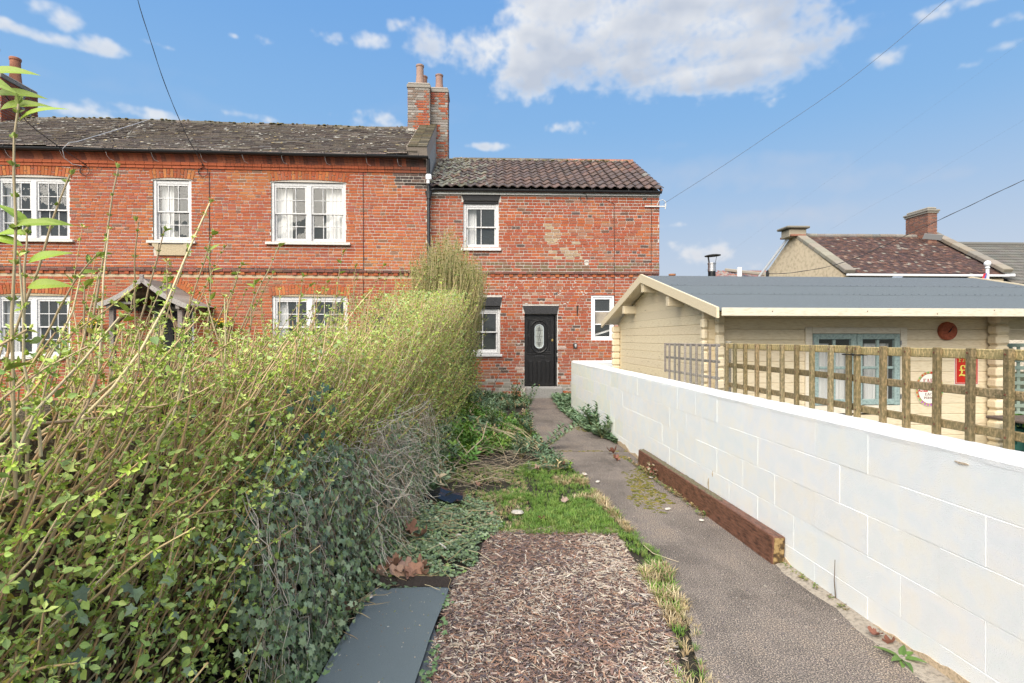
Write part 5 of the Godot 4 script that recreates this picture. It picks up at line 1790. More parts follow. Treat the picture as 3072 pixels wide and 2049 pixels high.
func make_cabin() -> void:
	var at := Vector3(2.242, 0, -5.9)
	var c := thing("log_cabin", "cream painted log cabin with grey felt roof and teal window", "cabin", at, 3.5)
	var cream := func() -> Color: return vary(Color(0.75, 0.66, 0.485), 0.035)
	var bh := 0.1205
	var th := 0.045
	var win := [1.035, 2.215, 0.745, 1.71]
	# front boards
	for r in 16:
		var y := r * bh + bh * 0.5
		var tops := r * bh + bh
		var parts := [[-0.13, 4.75]]
		if r * bh < win[3] - 0.04 and tops > win[2] + 0.02: parts = [[-0.13, win[0]], [win[1], 3.30]]
		elif tops < 1.5: parts = [[-0.13, 3.30]]
		if r >= 13: parts = [[-0.13, 4.75]] if r * bh >= win[3] - 0.04 else [[-0.13, win[0]], [win[1], 4.75]]
		for p in parts:
			put("front_board", board_mesh(p[1] - p[0], bh, th, cream.call()), M.cream_paint, c, Transform3D(Basis(), Vector3((p[0] + p[1]) * 0.5, y, -th * 0.5)))
	# gable boards, half a board lower, ends sticking out through the corner
	for r in 15:
		var y := r * bh + bh
		var z0 := 0.12
		var z1 := -4.12
		put("side_board", board_mesh(z0 - z1, bh, th, cream.call()), M.cream_paint, c, Transform3D(Basis(Vector3.UP, PI / 2), Vector3(th * 0.5 + 0.002, y, (z0 + z1) * 0.5)))
	var slope := 0.66 / 2.5
	var r2 := 0
	while true:                                                     # the gable triangle, each board cut to the roof slope
		var ya := 15.5 * bh + r2 * bh
		var yb := ya + bh - 0.0015
		var half := func(y: float) -> float: return (2.45 - y) / slope
		if ya > 2.36: break
		var a: float = minf(half.call(ya), 2.1)
		var b: float = clampf(half.call(yb), 0.05, 2.1)
		var g := G.new()
		g.col = cream.call()
		g.xf = Transform3D(Basis(Vector3.UP, PI / 2), Vector3.ZERO)
		g.prism(PackedVector2Array([Vector2(2.0 - a, ya), Vector2(2.0 + a, ya), Vector2(2.0 + b, yb), Vector2(2.0 - b, yb)]), 0.003, 0.003 + th)
		put("gable_board", g.mesh(), M.cream_paint, c)
		r2 += 1
	# back wall, right wall and floor close the room
	var shell := G.new()
	shell.col = Color(1.3, 1.15, 0.9)
	shell.box(Vector3(1.62, 0.92, -4.0), Vector3(3.2, 1.84, 0.05))
	shell.box(Vector3(3.22, 0.92, -2.0), Vector3(0.05, 1.84, 3.9))
	shell.box(Vector3(1.62, 0.05, -2.0), Vector3(3.1, 0.04, 3.9))
	put("inner_shell", shell.mesh(), M.room, c)
	# crossing log ends of the middle wall, chamfered
	for r in 15:
		var g := G.new()
		g.col = cream.call()
		g.box(Vector3(0, 0, 0.03), Vector3(0.16, bh - 0.003, 0.15), 0.028)
		put("log_end", g.mesh(), M.cream_paint, c, Transform3D(Basis(), Vector3(3.245, r * bh + bh, 0.05)))
	# corner block where the boards cross
	for r in 15:
		var g := G.new()
		g.col = cream.call()
		g.box(Vector3.ZERO, Vector3(0.10, bh - 0.003, 0.075), 0.022)
		put("log_end", g.mesh(), M.cream_paint, c, Transform3D(Basis(), Vector3(0.01, r * bh + bh, 0.105)))
		var g2 := G.new()
		g2.col = cream.call()
		g2.box(Vector3.ZERO, Vector3(0.075, bh - 0.003, 0.09), 0.022)
		put("log_end", g2.mesh(), M.cream_paint, c, Transform3D(Basis(), Vector3(-0.11, r * bh + bh * 0.5, -0.02)))
		var g3 := G.new()
		g3.col = cream.call()
		g3.box(Vector3.ZERO, Vector3(0.15, bh - 0.003, 0.09), 0.022)
		put("log_end", g3.mesh(), M.cream_paint, c, Transform3D(Basis(), Vector3(-0.07, r * bh + bh * 0.5, -4.0)))
	# purlin ends under the verge
	for q in [[-2.0, 2.33], [-0.95, 2.06], [-3.05, 2.06]]:
		var g := G.new()
		g.col = cream.call()
		g.box(Vector3.ZERO, Vector3(0.22, 0.13, 0.10), 0.006)
		put("purlin_end", g.mesh(), M.cream_paint, c, Transform3D(Basis(), Vector3(-0.09, q[1], q[0])))
	# roof: deck, three overlapping strips of felt on each slope
	var rx0 := -0.20
	var rx1 := 4.93
	var peak := Vector2(-2.0, 2.52)
	var low := Vector2(0.52, 1.885)
	var deck := G.new()
	deck.col = cream.call()
	for s in [1, -1]:
		var e := Vector2(peak.x + (low.x - peak.x) * s, low.y)
		deck.quad(Vector3(rx0 + 0.02, e.y - 0.035, e.x - 0.01 * s), Vector3(rx1 - 0.02, e.y - 0.035, e.x - 0.01 * s), Vector3(rx1 - 0.02, peak.y - 0.035, peak.x), Vector3(rx0 + 0.02, peak.y - 0.035, peak.x))
	put("roof_deck", deck.mesh(), M.cream_paint, c)
	var felt := Color(0.205, 0.24, 0.26)
	for s in [1, -1]:
		for i in 3:
			var t0 := [0.02, 0.36, 0.63][i] as float
			var t1 := [0.385, 0.655, 1.005][i] as float
			var g := G.new()
			g.col = vary(felt, 0.05)
			var n := 46
			for k in n:
				var f := func(m: int, t: float, e: float) -> Vector3:
					var x := rx0 + (rx1 - rx0) * m / n
					var z = peak.x + (low.x - peak.x) * s * t
					return Vector3(x, lerpf(peak.y, low.y, t) - 0.006 - e + 0.002 * (2 - i) + nz(x * 0.9, t * 2.0 + s, 80.0) * 0.001, z)
				var ta := t0
				for j in 6:
					var tb := ta + (t1 - t0) / 6.0
					var wob := 0.0035 * nz(k * 0.35, i * 3.0, 81.0) if j == 5 and i < 2 else 0.0
					var wob2 := 0.0035 * nz((k + 1) * 0.35, i * 3.0, 81.0) if j == 5 and i < 2 else 0.0
					if s == 1: g.quad(f.call(k, tb + wob, 0.0), f.call(k + 1, tb + wob2, 0.0), f.call(k + 1, ta, 0.0), f.call(k, ta, 0.0))
					else: g.quad(f.call(k, ta, 0.0), f.call(k + 1, ta, 0.0), f.call(k + 1, tb, 0.0), f.call(k, tb, 0.0))
					ta = tb
				if s == 1: g.quad(f.call(k, t1, 0.014), f.call(k + 1, t1, 0.014), f.call(k + 1, t1, 0.0), f.call(k, t1, 0.0))
			put("felt_strip", g.mesh(), M.felt, c)
	var nails := G.new()
	nails.col = Color(0.01, 0.01, 0.012)
	for i in 56:
		for t in [0.37, 0.64]:
			if rng.randf() < 0.1: continue
			var x := rx0 + 0.1 + i * 0.09
			nails.box(Vector3(x + rf(-0.01, 0.01), lerpf(peak.y, low.y, t) + 0.001, lerpf(peak.x, low.x, t) + rf(-0.01, 0.01)), Vector3(0.009, 0.004, 0.009))
	stuff("felt_nails", nails.mesh(), M.plain, c)
	var ms := G.new()
	ms.lathe([Vector2(1.0, 0.0), Vector2(0.8, 0.5), Vector2(0.0, 0.8)], 7)
	var xs := []
	var cs := []
	for q in [[0.42, 9, 0.06], [1.9, 5, 0.05], [2.55, 26, 0.22], [2.1, 5, 0.03], [3.0, 4, 0.08], [3.7, 5, 0.06], [4.2, 4, 0.05], [1.55, 3, 0.04]]:
		for i in q[1]:
			var s := rf(0.008, 0.02)
			xs.append(Transform3D(Basis().scaled(Vector3(s * 2.0, s, s)), Vector3(q[0] + rf(-q[2], q[2]), low.y - 0.004, low.x - rf(0.0, 0.04))))
			cs.append(vary(pick([Color(0.3, 0.24, 0.04), Color(0.22, 0.2, 0.04), Color(0.16, 0.15, 0.04)]), 0.2))
	copies("eaves_moss", ms.mesh(), M.moss, xs, cs, c)
	var fa := G.new()
	fa.col = Color(0.70, 0.65, 0.54)
	fa.box(Vector3((rx0 + rx1) * 0.5, 1.852, 0.535), Vector3(rx1 - rx0 - 0.06, 0.082, 0.022), 0.003)
	put("fascia", fa.mesh(), M.cream_paint, c)
	for x in [0.35, 1.35, 2.1, 2.72, 3.4, 4.3]:
		var k := G.new()
		k.col = Color(0.15, 0.11, 0.07)
		k.lathe([Vector2(0.007, 0), Vector2(0.005, 0.002), Vector2(0, 0.0025)], 7)
		put("knot", k.mesh(), M.plain, fa_owner(c), Transform3D(Basis(Vector3.RIGHT, PI / 2), Vector3(x, 1.855 + rf(-0.02, 0.02), 0.5465)))
	for x in [rx0 - 0.012, rx1 + 0.012]:
		for s in [1, -1]:
			var b := G.new()
			b.col = cream.call()
			var e := Vector2(peak.x + (low.x + 0.02 - peak.x) * s, low.y)
			b.xf = Transform3D(Basis(Vector3.UP, PI / 2), Vector3.ZERO)
			b.prism(PackedVector2Array([Vector2(-peak.x - 0.001 * s, peak.y + 0.012), Vector2(-e.x, e.y + 0.012), Vector2(-e.x, e.y - 0.095), Vector2(-peak.x - 0.001 * s, peak.y - 0.11)]), x - 0.014, x + 0.014)
			put("bargeboard", b.mesh(), M.cream_paint, c)
	# teal casement window in a broad cream casing
	var w := node("window", c, Vector3((win[0] + win[1]) * 0.5, 0, 0))
	var hw: float = (win[1] - win[0]) * 0.5
	var casing := G.new()
	casing.col = Color(0.76, 0.71, 0.6)
	for s in [-1, 1]: casing.box(Vector3(s * (hw - 0.036), (win[2] + win[3]) * 0.5, 0.008), Vector3(0.078, win[3] - win[2], 0.03), 0.004)
	casing.box(Vector3(0, win[3] - 0.036, 0.0085), Vector3(hw * 2.0 - 0.156, 0.072, 0.029), 0.004)
	casing.box(Vector3(0, win[2] + 0.042, 0.0085), Vector3(hw * 2.0 - 0.156, 0.085, 0.029), 0.004)
	put("casing", casing.mesh(), M.cream_paint, w)
	for s in [-1, 1]:
		var g := G.new()
		var sw := hw - 0.08
		var cx: float = s * sw * 0.5
		var y0: float = win[2] + 0.088
		var y1: float = win[3] - 0.075
		g.col = Color(1, 1, 1)
		for e in [-1, 1]: g.box(Vector3(cx + e * (sw * 0.5 - 0.035), (y0 + y1) * 0.5, 0.004), Vector3(0.064, y1 - y0, 0.045), 0.005)
		for yy in [y0 + 0.037, y1 - 0.03]: g.box(Vector3(cx, yy, 0.003), Vector3(sw - 0.134, 0.062, 0.044), 0.005)
		g.box(Vector3(cx, (y0 + y1) * 0.5, 0.0), Vector3(0.032, y1 - y0 - 0.13, 0.035), 0.008)
		g.box(Vector3(cx, (y0 + y1) * 0.5 + 0.02, 0.001), Vector3(sw - 0.136, 0.032, 0.034), 0.008)
		put("casement", g.mesh(), M.teal_paint, w)
		for e in [-1, 1]:
			for k in [0, 1]:
				var pn := G.new()
				var px = cx + e * (sw - 0.134 + 0.032) * 0.25
				var pw := (sw - 0.134) * 0.5 - 0.016
				var ya: float = y0 + 0.068 if k == 0 else (y0 + y1) * 0.5 + 0.036
				var yb: float = (y0 + y1) * 0.5 + 0.004 if k == 0 else y1 - 0.061
				pn.quad(Vector3(px - pw * 0.5, ya, 0), Vector3(px + pw * 0.5, ya, 0), Vector3(px + pw * 0.5, yb, 0), Vector3(px - pw * 0.5, yb, 0))
				put("pane", pn.mesh(), M.glass, w)
		var hg := G.new()
		hg.col = Color(0.7, 0.7, 0.7)
		for yy in [y0 + 0.1, y1 - 0.1]: hg.box(Vector3(s * (sw + 0.002), yy, 0.03), Vector3(0.014, 0.05, 0.012), 0.003)
		put("hinge", hg.mesh(), M.metal, w)
	for q in [[-0.5, -0.22], [0.2, 0.5], [-0.2, 0.08]]:
		put("curtain", curtain_mesh(q[1] - q[0], 0.62 if q[0] == -0.2 else 0.72, 4), M.curtain, w, Transform3D(Basis(), Vector3(q[0], win[2] + 0.06, -0.14)))
	var ck := G.new()                                               # weather checks in the gable boards
	ck.col = Color(0.2, 0.15, 0.1)
	for i in 130:
		var z := rf(-3.7, -0.15)
		var y := rf(0.75, 1.75) if rng.randf() < 0.75 else rf(1.75, 2.1)
		if nz(z * 1.3, y * 4.0, 83.0) < -0.05: continue
		ck.box(Vector3(-0.0012, y, z), Vector3(0.002, rf(0.002, 0.005), rf(0.015, 0.1)))
	stuff("timber_checks", ck.mesh(), M.plain, c)
	# things hung on the cabin
	var dial := thing("wall_dial", "round terracotta dial hung on the cabin under the eaves", "thermometer", at + c.basis * Vector3(2.694, 1.668, 0.0), 3.5)
	var dg := G.new()
	dg.col = Color(0.42, 0.11, 0.055)
	dg.lathe([Vector2(0.0, 0.0), Vector2(0.102, 0.0), Vector2(0.105, 0.02), Vector2(0.098, 0.045), Vector2(0.09, 0.05), Vector2(0.084, 0.045), Vector2(0.0, 0.042)], 36)
	for i in 12:
		var a := TAU * i / 12
		dg.box(Vector3(cos(a) * 0.066, 0.044, sin(a) * 0.066), Vector3(0.014, 0.006, 0.01), 0.002)
	put("case", dg.mesh(), M.terracotta, dial, Transform3D(Basis(Vector3.RIGHT, PI / 2), Vector3.ZERO))
	var hd := G.new()
	hd.col = Color(0.02, 0.025, 0.035)
	hd.bar(Vector3(-0.015, -0.02, 0.05), Vector3(0.045, 0.055, 0.05), 0.006, 0.002, Vector3.BACK)
	hd.bar(Vector3(-0.008, -0.012, 0.052), Vector3(0.02, 0.022, 0.052), 0.016, 0.002, Vector3.BACK)
	put("hand", hd.mesh(), M.plain, dial)
	make_signs(at, c)
	# garden beyond the cabin: pale green lattice, planting, table leg, watering can
	var lat := thing("garden_lattice", "pale green lattice screen seen past the right end of the cabin", "lattice", Vector3(6.6, 0, -7.4), 2.0)
	for i in 13:
		var g := G.new()
		g.col = vary(Color(0.42, 0.52, 0.42), 0.06)
		g.box(Vector3(-0.66 + i * 0.11, 0.95, 0), Vector3(0.05, 1.1, 0.012), 0.003)
		put("slat", g.mesh(), M.plain, lat)
	for i in 11:
		var g := G.new()
		g.col = vary(Color(0.44, 0.54, 0.44), 0.06)
		g.box(Vector3(0, 0.44 + i * 0.105, 0.013), Vector3(1.4, 0.05, 0.012), 0.003)
		put("slat", g.mesh(), M.plain, lat)
	var fr := G.new()
	fr.col = Color(0.45, 0.53, 0.48)
	for x in [-0.74, 0.74]: fr.box(Vector3(x, 0.75, 0.005), Vector3(0.07, 1.5, 0.07), 0.006)
	put("frame", fr.mesh(), M.plain, lat)
	var tb := thing("garden_table", "dark turned leg table outside the right end of the cabin", "table", Vector3(5.55, 0, -5.4), 2.0)
	for x in [-0.25, 0.35]:
		var g := G.new()
		g.col = Color(0.16, 0.12, 0.10)
		g.lathe([Vector2(0.03, 0), Vector2(0.035, 0.05), Vector2(0.025, 0.2), Vector2(0.045, 0.35), Vector2(0.02, 0.38), Vector2(0.05, 0.42), Vector2(0.05, 0.7), Vector2(0.04, 0.72)], 12)
		put("leg", g.mesh(), M.grey_wood, tb, Transform3D(Basis(), Vector3(x, 0, 0)))
	var tt := G.new()
	tt.col = Color(0.16, 0.12, 0.1)
	tt.box(Vector3(0.05, 0.735, -0.1), Vector3(0.9, 0.03, 0.6), 0.008)
	put("tabletop", tt.mesh(), M.grey_wood, tb)
	var can := thing("watering_can", "dark green watering can by the right end of the cabin", "watering can", Vector3(5.33, 0.70, -5.62) * Vector3(1, 0, 1), 40.0)
	var cg := G.new()
	cg.col = Color(0.015, 0.09, 0.07)
	cg.lathe([Vector2(0.0, 0.42), Vector2(0.1, 0.42), Vector2(0.1, 0.62), Vector2(0.085, 0.64), Vector2(0.05, 0.65)], 16)
	cg.lathe([Vector2(0.11, 0.0), Vector2(0.11, 0.41), Vector2(0.0, 0.415)], 14)
	put("body", cg.mesh(), M.plain, can)
	var cs2 := G.new()
	cs2.col = Color(0.015, 0.09, 0.07)
	cs2.tube([Vector3(0.08, 0.46, 0), Vector3(0.18, 0.56, 0), Vector3(0.25, 0.68, 0)], [0.022, 0.016, 0.014], 8)
	put("spout", cs2.mesh(), M.plain, can)
	var ch := G.new()
	ch.col = Color(0.015, 0.09, 0.07)
	ch.tube([Vector3(-0.09, 0.48, 0), Vector3(-0.17, 0.58, 0), Vector3(-0.12, 0.7, 0), Vector3(0.0, 0.74, 0), Vector3(0.05, 0.66, 0)], [0.01, 0.01, 0.01, 0.01, 0.01], 6)
	put("handle", ch.mesh(), M.plain, can)

func fa_owner(c: Node3D) -> Node3D:
	for o in c.get_children():
		if String(o.name) == "fascia": return o
	return c

func word(text: String, size: float, tone: Color, parent: Node3D, at: Vector3, called := "lettering", serif := true) -> void:
	var t := TextMesh.new()
	var f := SystemFont.new()
	f.font_names = PackedStringArray(["Droid Serif" if serif else "Droid Sans"])
	f.font_weight = 700
	t.font = f
	t.text = text
	t.font_size = 32
	t.pixel_size = size / 32.0
	t.depth = 0.001
	var m := StandardMaterial3D.new()
	m.albedo_color = tone.linear_to_srgb()
	m.roughness = 0.4
	put(called, t, m, parent, Transform3D(Basis(), at))

func make_signs(at: Vector3, c: Node3D) -> void:
	var s := thing("oval_sign", "oval fairground fare sign reading £2·00 on the cabin front", "sign", at + c.basis * Vector3(2.498, 1.014, 0.0), 3.5)
	var disc := func(rx: float, ry: float, z0: float, z1: float, tone: Color, called: String) -> void:
		var g := G.new()
		g.col = tone
		var p := PackedVector2Array()
		for i in 40: p.append(Vector2(cos(TAU * i / 40) * rx, sin(TAU * i / 40) * ry))
		g.prism(p, z0, z1)
		put(called, g.mesh(), M.print, s)
	disc.call(0.172, 0.202, 0.002, 0.006, Color(0.6, 0.56, 0.46), "backing")
	disc.call(0.166, 0.196, 0.006, 0.0068, Color(0.5, 0.42, 0.16), "border")
	disc.call(0.144, 0.174, 0.0068, 0.0076, Color(0.30, 0.06, 0.04), "border")
	disc.call(0.138, 0.168, 0.0076, 0.0084, Color(0.80, 0.82, 0.74), "panel")
	for i in 26:
		var g := G.new()
		g.col = [Color(0.55, 0.03, 0.02), Color(0.16, 0.40, 0.14), Color(0.55, 0.12, 0.05)][i % 3]
		var a := TAU * i / 26
		if a > 3.9 and a < 5.5: g.col = Color(0.45, 0.12, 0.5)
		g.box(Vector3(cos(a) * 0.155, sin(a) * 0.185, 0.0072), Vector3(0.019, 0.019, 0.0016))
		put("spot", g.mesh(), M.print, s, Transform3D())
	word("FARE", 0.06, Color(0.35, 0.01, 0.01), s, Vector3(0.0, 0.088, 0.009))
	word("£2·00", 0.115, Color(0.48, 0.01, 0.012), s, Vector3(0.0, 0.005, 0.009))
	word("EACH", 0.040, Color(0.16, 0.01, 0.01), s, Vector3(0.0, -0.063, 0.009))
	word("PERSON", 0.034, Color(0.16, 0.01, 0.01), s, Vector3(0.0, -0.104, 0.009))
	var r := thing("red_sign", "red rectangular fare sign with gold pound sign near the cabin corner", "sign", at + c.basis * Vector3(2.94, 1.252, 0.0), 3.5)
	var plate := func(w: float, h: float, z0: float, z1: float, tone: Color, called: String) -> void:
		var g := G.new()
		g.col = tone
		g.box(Vector3(0, 0, (z0 + z1) * 0.5), Vector3(w, h, z1 - z0))
		put(called, g.mesh(), M.print, r)
	plate.call(0.285, 0.385, 0.001, 0.005, Color(0.72, 0.68, 0.66), "backing")
	plate.call(0.272, 0.372, 0.005, 0.006, Color(0.48, 0.018, 0.012), "border")
	plate.call(0.252, 0.352, 0.006, 0.0068, Color(0.75, 0.6, 0.5), "border")
	plate.call(0.244, 0.344, 0.0068, 0.0076, Color(0.50, 0.02, 0.01), "panel")
	word("FARE", 0.075, Color(0.02, 0.015, 0.01), r, Vector3(0.004, 0.086, 0.0078))
	word("FARE", 0.075, Color(0.55, 0.40, 0.08), r, Vector3(0.0, 0.09, 0.0085))
	word("£5", 0.17, Color(0.02, 0.012, 0.01), r, Vector3(0.005, -0.045, 0.0078))
	word("£5", 0.17, Color(0.72, 0.58, 0.12), r, Vector3(0.0, -0.04, 0.0085))

# ---------------------------------------------------------------- buildings beyond the cabin
func make_far_buildings() -> void:
	var h := thing("rendered_house", "cream rendered gable house with brown tile roof beyond the cabin", "house", Vector3(0, 0, -24), 3.0)
	var gx := 15.37
	var g := G.new()
	g.col = Color(0.70, 0.58, 0.41)
	g.xf = Transform3D(Basis(Vector3.UP, PI / 2), Vector3.ZERO)
	g.prism(PackedVector2Array([Vector2(0, 0), Vector2(8, 0), Vector2(8, 4.6), Vector2(4.25, 7.05), Vector2(3.75, 7.05), Vector2(0, 4.55)]), gx, gx + 0.3)
	g.xf = Transform3D()
	g.box(Vector3(19.4, 2.2, -0.15), Vector3(7.7, 4.4, 0.3))
	put("wall", g.mesh(), M.render_cream, h)
	var back := G.new()
	back.col = Color(0.4, 0.36, 0.3)
	back.box(Vector3(19.4, 2.2, -7.85), Vector3(7.7, 4.4, 0.2))
	put("back_wall", back.mesh(), M.render_cream, h)
	var roof := node("roof", h)
	var eave := Vector3(0, 4.62, 0.12)
	var ridge := Vector3(0, 7.12, -4.0)
	var d := (eave - ridge).normalized()
	var len := (eave - ridge).length()
	var up := -Vector3.RIGHT.cross(d)
	if up.y < 0: up = -up
	var tiles := G.new()
	var rows := 34
	for r in rows:
		var x := 15.75
		while x < 23.2:
			var w := rf(0.15, 0.19)
			var p := ridge + d * (len * (r + 1) / rows) + up * (nz(x * 0.6, r * 0.2) * 0.04 + rf(-0.006, 0.01))
			p.x = x + w * 0.5
			tiles.col = vary(pick([Color(0.10, 0.06, 0.055), Color(0.13, 0.075, 0.065), Color(0.085, 0.055, 0.055), Color(0.17, 0.09, 0.07)]), 0.25)
			if rng.randf() < 0.07: tiles.col = pick([Color(0.3, 0.2, 0.16), Color(0.33, 0.31, 0.27)])
			tiles.xf = Transform3D(Basis(Vector3.RIGHT, up, Vector3.RIGHT.cross(up)) * Basis(Vector3.RIGHT, -0.11), p)
			var a := w * 0.5 - 0.004
			tiles.quad(Vector3(-a, 0, 0), Vector3(a, 0, 0), Vector3(a, 0, -0.2), Vector3(-a, 0, -0.2))
			tiles.quad(Vector3(-a, -0.022, 0), Vector3(a, -0.022, 0), Vector3(a, 0, 0), Vector3(-a, 0, 0))
			x += w
	tiles.xf = Transform3D()
	tiles.col = Color(0.08, 0.06, 0.055)
	tiles.quad(Vector3(15.7, eave.y - 0.05, eave.z), Vector3(23.2, eave.y - 0.05, eave.z), Vector3(23.2, ridge.y - 0.05, ridge.z), Vector3(15.7, ridge.y - 0.05, ridge.z))
	tiles.quad(Vector3(23.2, ridge.y - 0.05, ridge.z), Vector3(23.2, 4.5, -8), Vector3(15.7, 4.5, -8), Vector3(15.7, ridge.y - 0.05, ridge.z))
	stuff("roof_tiles", tiles.mesh(), M.roof_stone, roof)
	var x := 15.8
	while x < 22.9:
		var t := G.new()
		t.col = vary(Color(0.25, 0.23, 0.21), 0.25)
		t.tube([Vector3(x, ridge.y + nz(x, 2.0) * 0.03, ridge.z), Vector3(x + 0.43, ridge.y + nz(x, 2.0) * 0.03, ridge.z)], [0.13, 0.13], 10, true)
		put("ridge_tile", t.mesh(), M.roof_stone, roof)
		x += 0.44
	# stone copings on both gables
	for q in [[15.33, 15.84, 0.12], [23.0, 23.5, 0.2]]:
		for i in 9:
			var a := i / 9.0
			var b := (i + 1) / 9.0
			var s := G.new()
			s.col = vary(Color(0.30, 0.27, 0.22), 0.2)
			var p0 := ridge + (eave - ridge) * a * 1.03
			var p1 := ridge + (eave - ridge) * b * 1.03
			s.bar(Vector3((q[0] + q[1]) * 0.5, p0.y + q[2], p0.z), Vector3((q[0] + q[1]) * 0.5, p1.y + q[2], p1.z - 0.01), 0.2, q[1] - q[0], up, 0.03)
			put("coping_stone", s.mesh(), M.stone, h)
	var stub := G.new()
	stub.col = Color(0.42, 0.37, 0.28)
	stub.box(Vector3(15.45, 7.2, -4.05), Vector3(0.95, 0.42, 0.8), 0.03)
	stub.col = Color(0.27, 0.25, 0.2)
	stub.box(Vector3(15.42, 7.5, -4.05), Vector3(1.25, 0.13, 1.1), 0.04)
	put("capped_stack", stub.mesh(), M.stone, h)
	var bands := G.new()
	bands.col = Color(0.34, 0.15, 0.10)
	bands.box(Vector3(15.4, 7.06, -4.05), Vector3(0.8, 0.1, 1.1), 0.01)
	put("brick_band", bands.mesh(), M.brick, h)
	var ch := node("chimney", h)
	var core := G.new()
	core.col = Color(0.42, 0.37, 0.33)
	core.box(Vector3(22.54, 7.4, -3.95), Vector3(0.495, 1.9, 1.495))
	put("mortar", core.mesh(), M.mortar, ch)
	var tone := func(_x: float, _y: float) -> Variant: return pick([Color(0.3, 0.13, 0.085), Color(0.24, 0.11, 0.08), Color(0.35, 0.16, 0.1), Color(0.2, 0.12, 0.095)])
	var br := G.new()
	lay_bricks(br, ch, Transform3D(Basis(), Vector3(0, 0, -3.2)), [22.29, 22.79, 6.5, 8.35], 0.08, "flemish", [], tone, [0, 0, 0, 0], 0)
	lay_bricks(br, ch, Transform3D(Basis(Vector3.UP, -PI / 2), Vector3(22.29, 0, 0)), [-4.7, -3.2, 6.5, 8.35], 0.08, "flemish", [], tone, [0, 0, 0, 0], 0)
	stuff("brickwork", br.mesh(), M.brick, ch)
	var cap := G.new()
	cap.col = Color(0.34, 0.31, 0.26)
	cap.box(Vector3(22.54, 8.28, -3.95), Vector3(0.62, 0.1, 1.62), 0.02)
	cap.box(Vector3(22.54, 8.38, -3.95), Vector3(0.7, 0.1, 1.7), 0.02)
	cap.box(Vector3(22.54, 8.5, -3.95), Vector3(0.5, 0.14, 1.5), 0.05)
	put("chimney_cap", cap.mesh(), M.stone, ch)
	var fl := G.new()
	fl.col = Color(0.32, 0.33, 0.34)
	fl.bar(Vector3(22.0, 7.0, -3.15), Vector3(22.9, 6.9, -3.0), 0.3, 0.02, up, 0.004)
	put("lead_flashing", fl.mesh(), M.plain, h)
	var gt := G.new()
	gt.col = Color(0.86, 0.87, 0.88)
	gt.box(Vector3(19.4, 4.52, 0.16), Vector3(7.9, 0.11, 0.1), 0.02)
	gt.box(Vector3(23.5, 4.56, 0.05), Vector3(0.5, 0.14, 0.12), 0.02)
	put("gutter", gt.mesh(), M.white_plastic, h)
	var bp := G.new()
	bp.col = Color(0.8, 0.8, 0.78)
	bp.bar(Vector3(14.97, 4.4, -8.2), Vector3(15.2, 7.0, -4.2), 0.16, 0.05, Vector3.UP, 0.01)
	put("bargeboard", bp.mesh(), M.white_plastic, h)
	var hk := G.new()
	hk.tube([Vector3(12.3, 4.3, -0.6), Vector3(12.3, 4.7, -0.6)], [0.03, 0.03], 6, true)
	# grey concrete tiled house next door
	var n := thing("grey_roof_house", "low house with grey concrete tile roof at the far right", "house", Vector3(0, 0, -24), 3.0)
	var ng := G.new()
	ng.col = Color(0.55, 0.5, 0.42)
	ng.box(Vector3(28.5, 2.05, -4.0), Vector3(9.5, 4.1, 7.6))
	put("wall", ng.mesh(), M.render_cream, n)
	var ne := Vector3(0, 4.15, 0.3)
	var nr := Vector3(0, 6.75, -4.0)
	var nd := (ne - nr).normalized()
	var nl := (ne - nr).length()
	var nu := -Vector3.RIGHT.cross(nd)
	if nu.y < 0: nu = -nu
	var nt := G.new()
	for r in 14:
		var tx := 23.52
		while tx < 33.0:
			var p := nr + nd * (nl * (r + 1) / 14)
			p.x = tx
			nt.col = vary(Color(0.15, 0.145, 0.13), 0.15)
			nt.xf = Transform3D(Basis(Vector3.RIGHT, nu, Vector3.RIGHT.cross(nu)) * Basis(Vector3.RIGHT, -0.09), p)
			for k in 2:
				var a := k * 0.15
				nt.quad(Vector3(a, 0, 0), Vector3(a + 0.075, 0.04, 0), Vector3(a + 0.075, 0.04, -0.4), Vector3(a, 0, -0.4))
				nt.quad(Vector3(a + 0.075, 0.04, 0), Vector3(a + 0.15, 0, 0), Vector3(a + 0.15, 0, -0.4), Vector3(a + 0.075, 0.04, -0.4))
				nt.quad(Vector3(a, -0.025, 0), Vector3(a + 0.15, -0.025, 0), Vector3(a + 0.075, 0.04, 0), Vector3(a, 0, 0))
			tx += 0.3
	nt.xf = Transform3D()
	nt.col = Color(0.1, 0.1, 0.09)
	nt.quad(Vector3(23.5, nr.y - 0.05, nr.z), Vector3(33.0, nr.y - 0.05, nr.z), Vector3(33.0, 4.1, -8.2), Vector3(23.5, 4.1, -8.2))
	stuff("roof_tiles", nt.mesh(), M.concrete, n)
	var nrg := G.new()
	nrg.col = Color(0.17, 0.165, 0.15)
	nrg.tube([Vector3(23.4, nr.y, nr.z), Vector3(33.0, nr.y, nr.z)], [0.13, 0.13], 10, true)
	put("ridge", nrg.mesh(), M.concrete, n)
	# far red roof with a white post and an orange pot
	var f := thing("red_roof_house", "far off house with weathered red pantile roof seen over the cabin", "house", Vector3(0, 0, -40), 0.0)
	var fg := G.new()
	fg.col = Color(0.5, 0.44, 0.36)
	fg.box(Vector3(17.0, 2.6, -3.0), Vector3(6.6, 5.2, 6.0))
	put("wall", fg.mesh(), M.render_cream, f)
	var ft := G.new()
